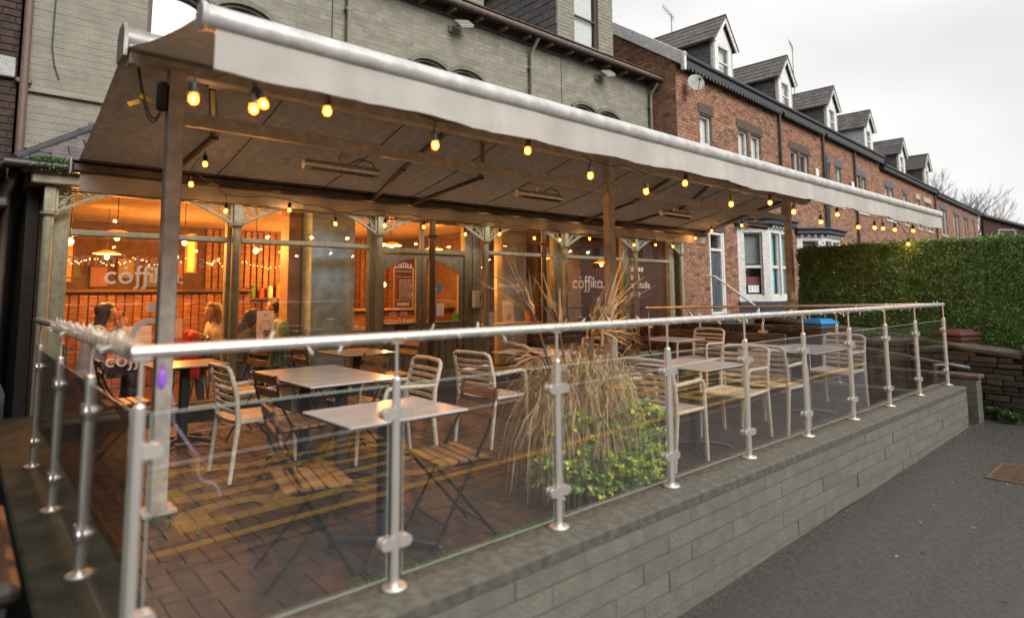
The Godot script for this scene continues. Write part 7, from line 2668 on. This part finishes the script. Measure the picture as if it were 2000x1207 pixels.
func interior(b: Node3D) -> void:
	var r := RandomNumberGenerator.new()
	r.seed = 71
	var s := Sh.new()
	s.box(Vector3(6.03, 0.0, -4.75), Vector3(10.9, 0.06, 5.75))
	obj("interior_floor", s, mk("int_floor", L(0.13, 0.075, 0.04), 0.45, 0, "wood", 0.8), b)
	s = Sh.new()
	s.box(Vector3(6.03, 2.76, -4.85), Vector3(10.9, 0.06, 6.1))
	obj("ceiling", s, mk("int_ceiling", L(0.46, 0.34, 0.21), 0.9, 0, "paint", 1.0), b)
	s = Sh.new()
	s.box(Vector3(6.03, 1.4, -7.65), Vector3(10.9, 2.8, 0.2))
	s.box(Vector3(0.62, 1.4, -4.8), Vector3(0.12, 2.8, 5.9))
	s.box(Vector3(11.55, 1.4, -4.8), Vector3(0.16, 2.8, 5.9))
	s.box(Vector3(8.32, 1.4, -5.1), Vector3(0.12, 2.8, 5.1))
	var wall := obj("interior_wall", s, mk("int_wall", L(0.11, 0.055, 0.028), 0.8, 0, "stone", 1.0), b)
	# boarded back wall and a partition half-way in
	var tones := [L(0.27, 0.112, 0.038), L(0.20, 0.082, 0.030), L(0.32, 0.140, 0.048)]
	var list := []
	for i in 26:
		list.append([Vector3(0.75 + 0.112 * i, 0.72, -4.6), Vector3(0.098, 1.36, 0.022)])
	for i in 60:
		list.append([Vector3(3.75 + 0.128 * i, 1.38, -7.52), Vector3(0.10, 2.68, 0.025)])
	for i in list.size():
		s = Sh.new()
		s.bevel(list[i][0], list[i][1], 0.005)
		obj("wall_board", s, mk("board%d" % (i % 3), tones[i % 3], 0.55, 0, "wood", 1.4), wall)
	s = Sh.new()
	s.box(Vector3(2.1, 0.72, -4.66), Vector3(2.95, 1.40, 0.09))
	s.bevel(Vector3(2.1, 1.44, -4.62), Vector3(3.0, 0.05, 0.2), 0.01)
	obj("partition", s, mk("int_dark", L(0.06, 0.03, 0.016), 0.6), b)
	s = Sh.new()
	s.box(Vector3(9.95, 1.38, -4.4), Vector3(3.1, 2.7, 0.1))
	s.bevel(Vector3(9.95, 1.05, -4.33), Vector3(3.1, 0.06, 0.05), 0.01)
	obj("partition", s, mk("int_pale", L(0.40, 0.37, 0.36), 0.8, 0, "paint", 0.8), b)
	s = Sh.new()
	s.bevel(Vector3(3.86, 1.39, -2.30), Vector3(0.64, 2.70, 0.45), 0.01)
	obj("pillar", s, mk("blue_pillar", L(0.33, 0.54, 0.70), 0.7, 0, "paint", 0.8), b)
	s = Sh.new()
	s.bevel(Vector3(3.43, 1.39, -2.52), Vector3(0.18, 2.70, 0.30), 0.01)
	obj("pillar", s, mk("tan_pillar", L(0.26, 0.17, 0.11), 0.7, 0, "paint", 0.8), b)
	s = Sh.new()
	s.bevel(Vector3(7.35, 1.39, -3.1), Vector3(0.30, 2.70, 0.30), 0.01)
	obj("pillar", s, mk("pink_pillar", L(0.30, 0.19, 0.145), 0.8, 0, "stone", 1.2), b)
	s = Sh.new()
	s.bevel(Vector3(7.95, 1.39, -3.0), Vector3(0.62, 2.70, 0.25), 0.01)
	for y in 9:
		for x in 4:
			s.bevel(Vector3(7.72 + 0.155 * x, 0.2 + 0.29 * y, -2.872), Vector3(0.145, 0.28, 0.012), 0.004)
	obj("tiled_pillar", s, mk("pale_tile", L(0.36, 0.42, 0.43), 0.3), b)
	# window shelf, counter, back shelf with jars
	s = Sh.new()
	s.bevel(Vector3(7.05, 0.86, -2.0), Vector3(1.6, 0.03, 0.26), 0.006)
	obj("window_shelf", s, mk("shelf_pale", L(0.55, 0.50, 0.44), 0.5), b)
	var ct := thing("service_counter", "wooden service counter deep inside the cafe behind the door", "counter", Vector3(7.4, 0.03, -5.6))
	s = Sh.new()
	s.bevel(Vector3(0, 0.5, 0), Vector3(4.2, 1.0, 0.6), 0.01)
	obj("front", s, mk("board1", L(0.17, 0.072, 0.028), 0.55), ct)
	s = Sh.new()
	s.bevel(Vector3(0, 1.02, 0.03), Vector3(4.3, 0.045, 0.72), 0.01)
	obj("counter_top", s, mk("int_dark", L(0.06, 0.03, 0.016), 0.6), ct)
	var sh := thing("back_shelf", "shelf of jars and plants on the back wall of the cafe", "shelf", Vector3(5.6, 1.28, -7.38))
	s = Sh.new()
	s.bevel(Vector3(0, 0, 0), Vector3(2.6, 0.04, 0.24), 0.006)
	obj("board", s, mk("int_dark", L(0.06, 0.03, 0.016), 0.6), sh)
	for i in 14:
		var j := thing("storage_jar", "%s jar on the cafe's back shelf, %s from the left" % [["amber", "green", "red", "white"][i % 4], ["first", "second", "third", "fourth", "fifth", "sixth", "seventh", "eighth", "ninth", "tenth", "eleventh", "twelfth", "thirteenth", "last"][i]], "jar", Vector3(4.42 + 0.18 * i, 1.30, -7.38), 0.0, "jars on the back shelf")
		s = Sh.new()
		var hh := r.randf_range(0.12, 0.28)
		s.lathe([Vector2(0, 0), Vector2(0.05, 0), Vector2(0.055, 0.02), Vector2(0.055, hh), Vector2(0.035, hh + 0.03), Vector2(0.035, hh + 0.05), Vector2(0, hh + 0.05)], 12)
		obj("glass", s, mk("jar%d" % (i % 4), [L(0.40, 0.16, 0.03), L(0.06, 0.14, 0.04), L(0.32, 0.04, 0.02), L(0.5, 0.45, 0.38)][i % 4], 0.25), j)
	# framed pictures and a pale screen on the left
	for e in [[1.25, 1.95, -7.50, 0.5, 0.7], [2.55, 2.0, -4.1, 0.16, 0.62]]:
		var pc := thing("framed_picture", ["framed picture on the wall seen through the left window", "tall narrow amber panel seen through the left window"][0 if e[3] > 0.3 else 1], "picture", Vector3(e[0], e[1], e[2]))
		s = Sh.new()
		frame4(s, Rect2(-e[3] / 2, -e[4] / 2, e[3], e[4]), 0.03, 0.03, 0)
		obj("frame", s, mk("int_dark", L(0.06, 0.03, 0.016), 0.6), pc)
		s = Sh.new()
		s.box(Vector3(0, 0, -0.004), Vector3(e[3] - 0.05, e[4] - 0.05, 0.01))
		obj("print", s, mk("print_amber", L(0.50, 0.27, 0.08), 0.6), pc)
	for i in 6:
		var fp := thing("wall_print", "small framed print on the far wall of the left room, %s from the left" % ["first", "second", "third", "fourth", "fifth", "sixth"][i], "picture", Vector3(1.05 + 0.42 * i, 1.72 + 0.16 * (i % 2), -7.50), 0.0, "prints on the far wall")
		s = Sh.new()
		frame4(s, Rect2(-0.15, -0.2, 0.30, 0.40), 0.025, 0.03, 0)
		obj("frame", s, mk("int_dark", L(0.06, 0.03, 0.016), 0.6), fp)
		s = Sh.new()
		s.box(Vector3(0, 0, -0.005), Vector3(0.26, 0.36, 0.01))
		obj("print", s, mk("wallprint%d" % (i % 3), [L(0.13, 0.09, 0.055), L(0.05, 0.05, 0.04), L(0.16, 0.06, 0.035)][i % 3], 0.6), fp)
	# lamps
	pendant(Vector3(1.50, 2.13, -3.5), "glass dish pendant lamp, left of the two behind the left window's transom", true, 1.5)
	pendant(Vector3(2.31, 2.10, -3.5), "glass dish pendant lamp right of the white lettering in the left window", true, 1.5)
	pendant(Vector3(1.65, 1.96, -5.2), "glass dish pendant lamp deep behind the left window's lettering", true, 1.6)
	pendant(Vector3(0.90, 1.98, -2.55), "bare glowing bulb at the left edge of the left window", false, 0.5)
	pendant(Vector3(2.75, 2.02, -5.8), "bare glowing bulb far back behind the left window", false, 1.2)
	pendant(Vector3(4.09, 2.03, -4.2), "glass dish pendant lamp left of the blue pillar", true, 1.6)
	pendant(Vector3(3.15, 2.0, -3.1), "bare glowing bulb left in the second window", false, 0.8)
	pendant(Vector3(5.55, 2.16, -3.4), "glass dish pendant lamp above the cafe doors", true, 1.7)
	pendant(Vector3(7.05, 2.20, -4.3), "glass dish pendant lamp right of the doors", true, 1.7)
	pendant(Vector3(6.35, 1.55, -5.0), "low bare bulb glowing behind the door's lettering", false, 1.6)
	pendant(Vector3(9.20, 2.05, -3.3), "glass dish pendant lamp in the window right of the plant", true, 0.45)
	pendant(Vector3(10.9, 2.0, -3.2), "glass dish pendant lamp in the last window at the right", true, 0.25)
	pendant(Vector3(5.2, 1.95, -6.6), "bare bulb glowing at the back of the cafe", false, 1.4)
	pendant(Vector3(8.3, 2.05, -5.6), "glass dish pendant lamp over the counter", true, 1.6)
	for q in 2:
		var fl := thing("fairy_lights", ["swag of tiny lit fairy lights inside the left window", "swag of tiny lit fairy lights inside the second window"][q], "fairy lights")
		var ps := []
		for i in 45:
			var t := i / 44.0
			var p := Vector3(0.85 + 1.75 * q + 1.5 * t + r.randfn(0, 0.012), 1.93 - 0.11 * absf(sin(t * 9.0 + q)) + r.randfn(0, 0.012), -3.4 - 1.2 * sin(t * 3.0))
			ps.append(p)
			s = Sh.new()
			s.ball(p - Vector3(0, 0.008, 0), Vector3.ONE * 0.006, 6, 4)
			obj("small_bulb", s, glow("fairy_glow", L(1.0, 0.55, 0.15), 4.0), fl)
		s = Sh.new()
		s.tube(ps, 0.0012, 4)
		obj("wire", s, mk("festoon_black", L(0.016, 0.015, 0.014), 0.5), fl)
	# tables and chairs by the windows
	for e in [[Vector3(1.62, 0.03, -2.55), "wooden table inside the left window between the two guests"], [Vector3(3.05, 0.03, -2.45), "wooden table inside the second window with the menu card"], [Vector3(6.9, 0.03, -2.9), "wooden table inside right of the doors"], [Vector3(9.1, 0.03, -2.7), "wooden table inside the window right of the plant"], [Vector3(10.9, 0.03, -2.6), "wooden table inside the last window"]]:
		var t := thing("indoor_table", e[1], "table", e[0], 0.0, "tables inside the cafe")
		s = Sh.new()
		s.bevel(Vector3(0, 0.72, 0), Vector3(0.62, 0.03, 0.62), 0.008)
		obj("table_top", s, mk("board2", L(0.26, 0.115, 0.045), 0.55), t)
		s = Sh.new()
		s.bevel(Vector3(0, 0.36, 0), Vector3(0.07, 0.69, 0.07), 0.008)
		s.bevel(Vector3(0, 0.015, 0), Vector3(0.45, 0.03, 0.45), 0.008)
		obj("pedestal", s, mk("table_iron", L(0.020, 0.021, 0.024), 0.45), t)
	var ch := metal_chair("metal_chair", "teal metal chair under the guest in light blue")
	ch.position = Vector3(1.10, 0.03, -2.58)
	for e in [[Vector3(2.16, 0.03, -2.55), PI, "teal metal chair with a red coat inside the left window"], [Vector3(3.62, 0.03, -2.85), PI - 0.4, "teal metal chair under the guest in the brown coat"], [Vector3(3.05, 0.03, -2.08), PI / 2 + 0.3, "teal metal chair close to the glass of the second window"], [Vector3(2.62, 0.03, -2.95), 0.3, "teal metal chair under the guest in the white top"], [Vector3(6.4, 0.03, -2.9), 0.0, "teal metal chair inside right of the doors"], [Vector3(8.5, 0.03, -2.7), 0.0, "teal metal chair inside the window right of the plant"]]:
		var c := copy(ch, "metal_chair", e[2])
		c.transform = Transform3D(Basis(Vector3.UP, e[1]), e[0])
	# things on and by the tables
	var card := thing("menu_card", "tall white menu card with a round emblem standing in the second window", "card", Vector3(2.99, 0.765, -2.20))
	s = Sh.new()
	s.bevel(Vector3(0, 0.20, 0), Vector3(0.22, 0.40, 0.006), 0.001)
	obj("sheet", s, mk("paper", L(0.70, 0.72, 0.74), 0.8), card)
	s = Sh.new()
	s.box(Vector3(0.02, 0.09, 0.005), Vector3(0.08, 0.12, 0.002))
	obj("print_patch", s, mk("int_ink", L(0.05, 0.05, 0.055), 0.6), card)
	ring(card, Vector3(0.0, 0.20, 0.0042), 0.075, 0.012, mk("print_grey", L(0.38, 0.38, 0.40), 0.7))
	ring(card, Vector3(0.02, 0.09, 0.0075), 0.032, 0.008, mk("paper", L(0.70, 0.72, 0.74), 0.8))
	disc(card, Vector3(0.0, 0.345, 0.0042), 0.018, mk("print_grey", L(0.38, 0.38, 0.40), 0.7))
	var lap := thing("menu_card", "white menu card behind the ring emblem in the left window", "card", Vector3(1.58, 0.765, -2.40))
	s = Sh.new()
	s.bevel(Vector3(0, 0.13, 0), Vector3(0.30, 0.25, 0.006), 0.001, Basis(Vector3.RIGHT, -0.15))
	obj("sheet", s, mk("paper", L(0.70, 0.72, 0.74), 0.8), lap)
	var m2 := thing("menu_card", "cream card propped right of the post in the left window", "card", Vector3(2.02, 0.765, -2.6))
	s = Sh.new()
	s.bevel(Vector3(0, 0.20, 0), Vector3(0.18, 0.24, 0.006), 0.001)
	obj("sheet", s, mk("cream_card", L(0.62, 0.52, 0.36), 0.8), m2)
	var m3 := thing("menu_card", "white notice standing on the window shelf right of the doors", "card", Vector3(7.0, 0.88, -1.98))
	s = Sh.new()
	s.bevel(Vector3(0, 0.19, 0), Vector3(0.24, 0.38, 0.006), 0.001, Basis(Vector3.BACK, 0.06))
	obj("sheet", s, mk("paper", L(0.70, 0.72, 0.74), 0.8), m3)
	ring(m3, Vector3(0.0, 0.09, 0.0045), 0.04, 0.014, mk("int_ink", L(0.05, 0.05, 0.055), 0.6))
	for e in [["red_coat", "bright red coat hung over a chair in the left window", Vector3(2.20, 0.03, -2.52), L(0.42, 0.012, 0.018), 0.36], ["green_coat", "pale green quilted coat hung over a chair in the second window", Vector3(3.30, 0.03, -2.50), L(0.20, 0.34, 0.20), 0.42]]:
		var ct2 := thing(e[0], e[1], "coat", e[2])
		var caps := []
		for i in 7:
			var z := -0.15 + 0.05 * i
			caps.append([Vector3(0.02 * sin(i * 2.0), 0.86 + (0.10 if e[0] == "green_coat" else 0.0) - 0.03 * absf(z) * 8, z), Vector3(0.03 * cos(i * 1.7), 0.38 + 0.03 * (i % 3), z * 1.15), 0.06 + 0.02 * sin(i * 1.3), 0.085])
		s = Sh.new()
		nets(s, caps, 0.016, 0.02)
		obj("cloth", s, mk(e[0], e[3], 0.7, 0, "fabric", 3.0, "n_blotch", 1.0), ct2)
	# high chair with a spotted cloth
	var hc := thing("high_chair", "wooden high chair with a spotted white cloth beside the blue pillar", "high chair", Vector3(4.26, 0.03, -2.16))
	var pine := mk("pine", L(0.55, 0.31, 0.10), 0.55, 0, "wood", 1.6)
	for x in [-0.20, 0.20]:
		for z in [-0.18, 0.18]:
			s = Sh.new()
			s.tube([Vector3(x * 1.15, 0, z * 1.15), Vector3(x * 0.85, 0.80, z * 0.85)], 0.022, 6)
			obj("leg", s, pine, hc)
	for y in [0.30, 0.52, 0.64, 0.80]:
		s = Sh.new()
		var k: float = 1.12 - 0.34 * y
		for z in [-0.18, 0.18]:
			s.bevel(Vector3(0, y, z * k), Vector3(0.44 * k, 0.075, 0.022), 0.006)
		for x in [-0.20, 0.20]:
			s.bevel(Vector3(x * k, y - 0.01, 0), Vector3(0.022, 0.07, 0.34 * k), 0.006)
		obj("rail", s, pine, hc)
	s = Sh.new()
	s.bevel(Vector3(0, 0.55, 0), Vector3(0.32, 0.022, 0.30), 0.006)
	obj("seat", s, pine, hc)
	s = Sh.new()
	nets(s, [[Vector3(-0.14, 0.84, -0.12), Vector3(0.14, 0.82, -0.12), 0.06, 0.05], [Vector3(-0.12, 0.86, 0.0), Vector3(0.16, 0.80, 0.08), 0.06, 0.06], [Vector3(0.10, 0.80, 0.10), Vector3(0.14, 0.66, 0.13), 0.05, 0.035], [Vector3(-0.15, 0.88, -0.05), Vector3(-0.05, 0.93, -0.08), 0.05, 0.04]], 0.014, 0.03)
	var clo := obj("cloth", s, mk("spot_cloth", L(0.74, 0.73, 0.72), 0.9, 0, "fabric", 2.0), hc)
	s = Sh.new()
	for i in 34:
		s.ball(Vector3(r.randf_range(-0.2, 0.2), r.randf_range(0.78, 0.93), r.randf_range(0.02, 0.14)), Vector3.ONE * 0.009, 6, 4)
	obj("spots", s, mk("int_ink", L(0.05, 0.05, 0.055), 0.6), clo)
	# snake plant on the window shelf
	var sp := thing("snake_plant", "snake plant in a pot on the window shelf right of the doors", "plant", Vector3(7.55, 0.88, -2.0))
	s = Sh.new()
	s.lathe([Vector2(0, 0), Vector2(0.10, 0), Vector2(0.13, 0.26), Vector2(0.11, 0.26), Vector2(0, 0.22)], 16)
	obj("pot", s, mk("clay_pot", L(0.20, 0.075, 0.05), 0.8), sp)
	for i in 11:
		s = Sh.new()
		var a := i * 2.4
		var d := Vector3(cos(a), 0, sin(a))
		var l := r.randf_range(0.45, 0.72)
		s.blade([d * 0.03 + Vector3.UP * 0.2, d * 0.06 + Vector3.UP * (0.2 + l * 0.5), d * 0.11 + Vector3.UP * (0.2 + l)], 0.028, d.cross(Vector3.UP))
		obj("leaf", s, mk("snake_leaf", L(0.06, 0.13, 0.035), 0.4), sp)
	# keypad box and small signs on the post right of the doors
	var kb := thing("wall_box", "cream box on the post right of the cafe doors", "box", Vector3(6.10, 1.28, -1.70))
	s = Sh.new()
	s.bevel(Vector3.ZERO, Vector3(0.17, 0.27, 0.09), 0.012)
	obj("casing", s, mk("box_cream", L(0.52, 0.47, 0.34), 0.5), kb)
	s = Sh.new()
	s.bevel(Vector3(0.03, 0.02, 0.047), Vector3(0.02, 0.09, 0.004), 0.001)
	obj("slot", s, mk("int_ink", L(0.05, 0.05, 0.055), 0.6), kb)
	var ns := thing("prohibition_sign", "small white sign with a red ring on the iron column right of the doors", "sign", Vector3(6.34, 0.97, -1.64))
	s = Sh.new()
	s.bevel(Vector3.ZERO, Vector3(0.10, 0.21, 0.004), 0.001)
	obj("plate", s, mk("paper", L(0.70, 0.72, 0.74), 0.8), ns)
	ring(ns, Vector3(0, 0.04, 0.003), 0.038, 0.008, mk("sign_red", L(0.42, 0.03, 0.03), 0.5))

func people() -> void:
	var a := person("person in a light blue jacket holding a phone, seated in the left window", Vector3(1.15, -0.02, -2.58), 0.0, {"top": L(0.33, 0.43, 0.56), "legs": L(0.03, 0.035, 0.05), "hair": L(0.012, 0.009, 0.008), "hands": [Vector3(0.28, 1.02, -0.05), Vector3(0.29, 1.00, 0.07)], "hand_dir": Vector3(0.25, 0.95, 0.0), "lean": 0.04, "nod": 0.6, "long_hair": true, "group": "guests inside the cafe"})
	var ph := thing("mobile_phone", "dark mobile phone in the hands of the person in light blue", "phone", Vector3(1.475, 1.115, -2.57))
	var s := Sh.new()
	s.bevel(Vector3.ZERO, Vector3(0.010, 0.15, 0.072), 0.003, Basis(Vector3.BACK, 0.25))
	obj("case", s, mk("phone", L(0.03, 0.05, 0.045), 0.35), ph)
	s = Sh.new()
	s.bevel(Vector3(-0.006, 0, 0), Vector3(0.002, 0.135, 0.062), 0.0008, Basis(Vector3.BACK, 0.25))
	obj("screen", s, mk("phone_screen", L(0.02, 0.02, 0.025), 0.1), ph)
	person("person in a white top with long fair hair, seated beyond the red coat", Vector3(2.70, -0.04, -2.92), PI + 0.3, {"top": L(0.45, 0.42, 0.39), "legs": L(0.05, 0.05, 0.06), "hair": L(0.20, 0.115, 0.05), "hands": [Vector3(0.30, 0.78, -0.10), Vector3(0.28, 0.79, 0.10)], "lean": 0.08, "nod": 0.4, "long_hair": true, "group": "guests inside the cafe"})
	person("person in a dark hooded coat, seated just right of the green column", Vector3(2.72, -0.12, -2.42), 0.25, {"top": L(0.018, 0.022, 0.032), "legs": L(0.02, 0.02, 0.025), "hair": L(0.02, 0.014, 0.01), "hands": [Vector3(0.28, 0.80, -0.10), Vector3(0.27, 0.80, 0.10)], "lean": 0.10, "nod": 0.8, "hood": true, "group": "guests inside the cafe"})
	person("person in a brown coat with dark tied hair, looking down in the second window", Vector3(3.62, 0.02, -2.90), PI - 0.55, {"top": L(0.050, 0.030, 0.022), "legs": L(0.03, 0.03, 0.035), "hair": L(0.018, 0.010, 0.008), "hands": [Vector3(0.30, 0.80, -0.10), Vector3(0.28, 0.80, 0.10)], "lean": 0.12, "nod": 1.0, "bun": true, "group": "guests inside the cafe"})
	person("person in a striped jumper and jeans standing on the pavement, mirrored in the far glass", Vector3(11.0, pavement_y(11.0), 4.95), PI * 0.75, {"top": L(0.20, 0.17, 0.13), "legs": L(0.035, 0.065, 0.13), "hair": L(0.03, 0.02, 0.014), "hands": [Vector3(0.10, 0.86, -0.27), Vector3(0.10, 0.86, 0.27)], "hand_dir": Vector3(0.2, -1, 0), "standing": true, "stripes": true})

func _ready() -> void:
	light_and_camera()
	make_textures()
	ground()
	terrace()
	var b := cafe()
	interior(b)
	window_lettering(b)
	houses()
	surroundings()
	awning()
	festoon()
	heaters()
	floodlights()
	furniture()
	people()
	fairy_lights()
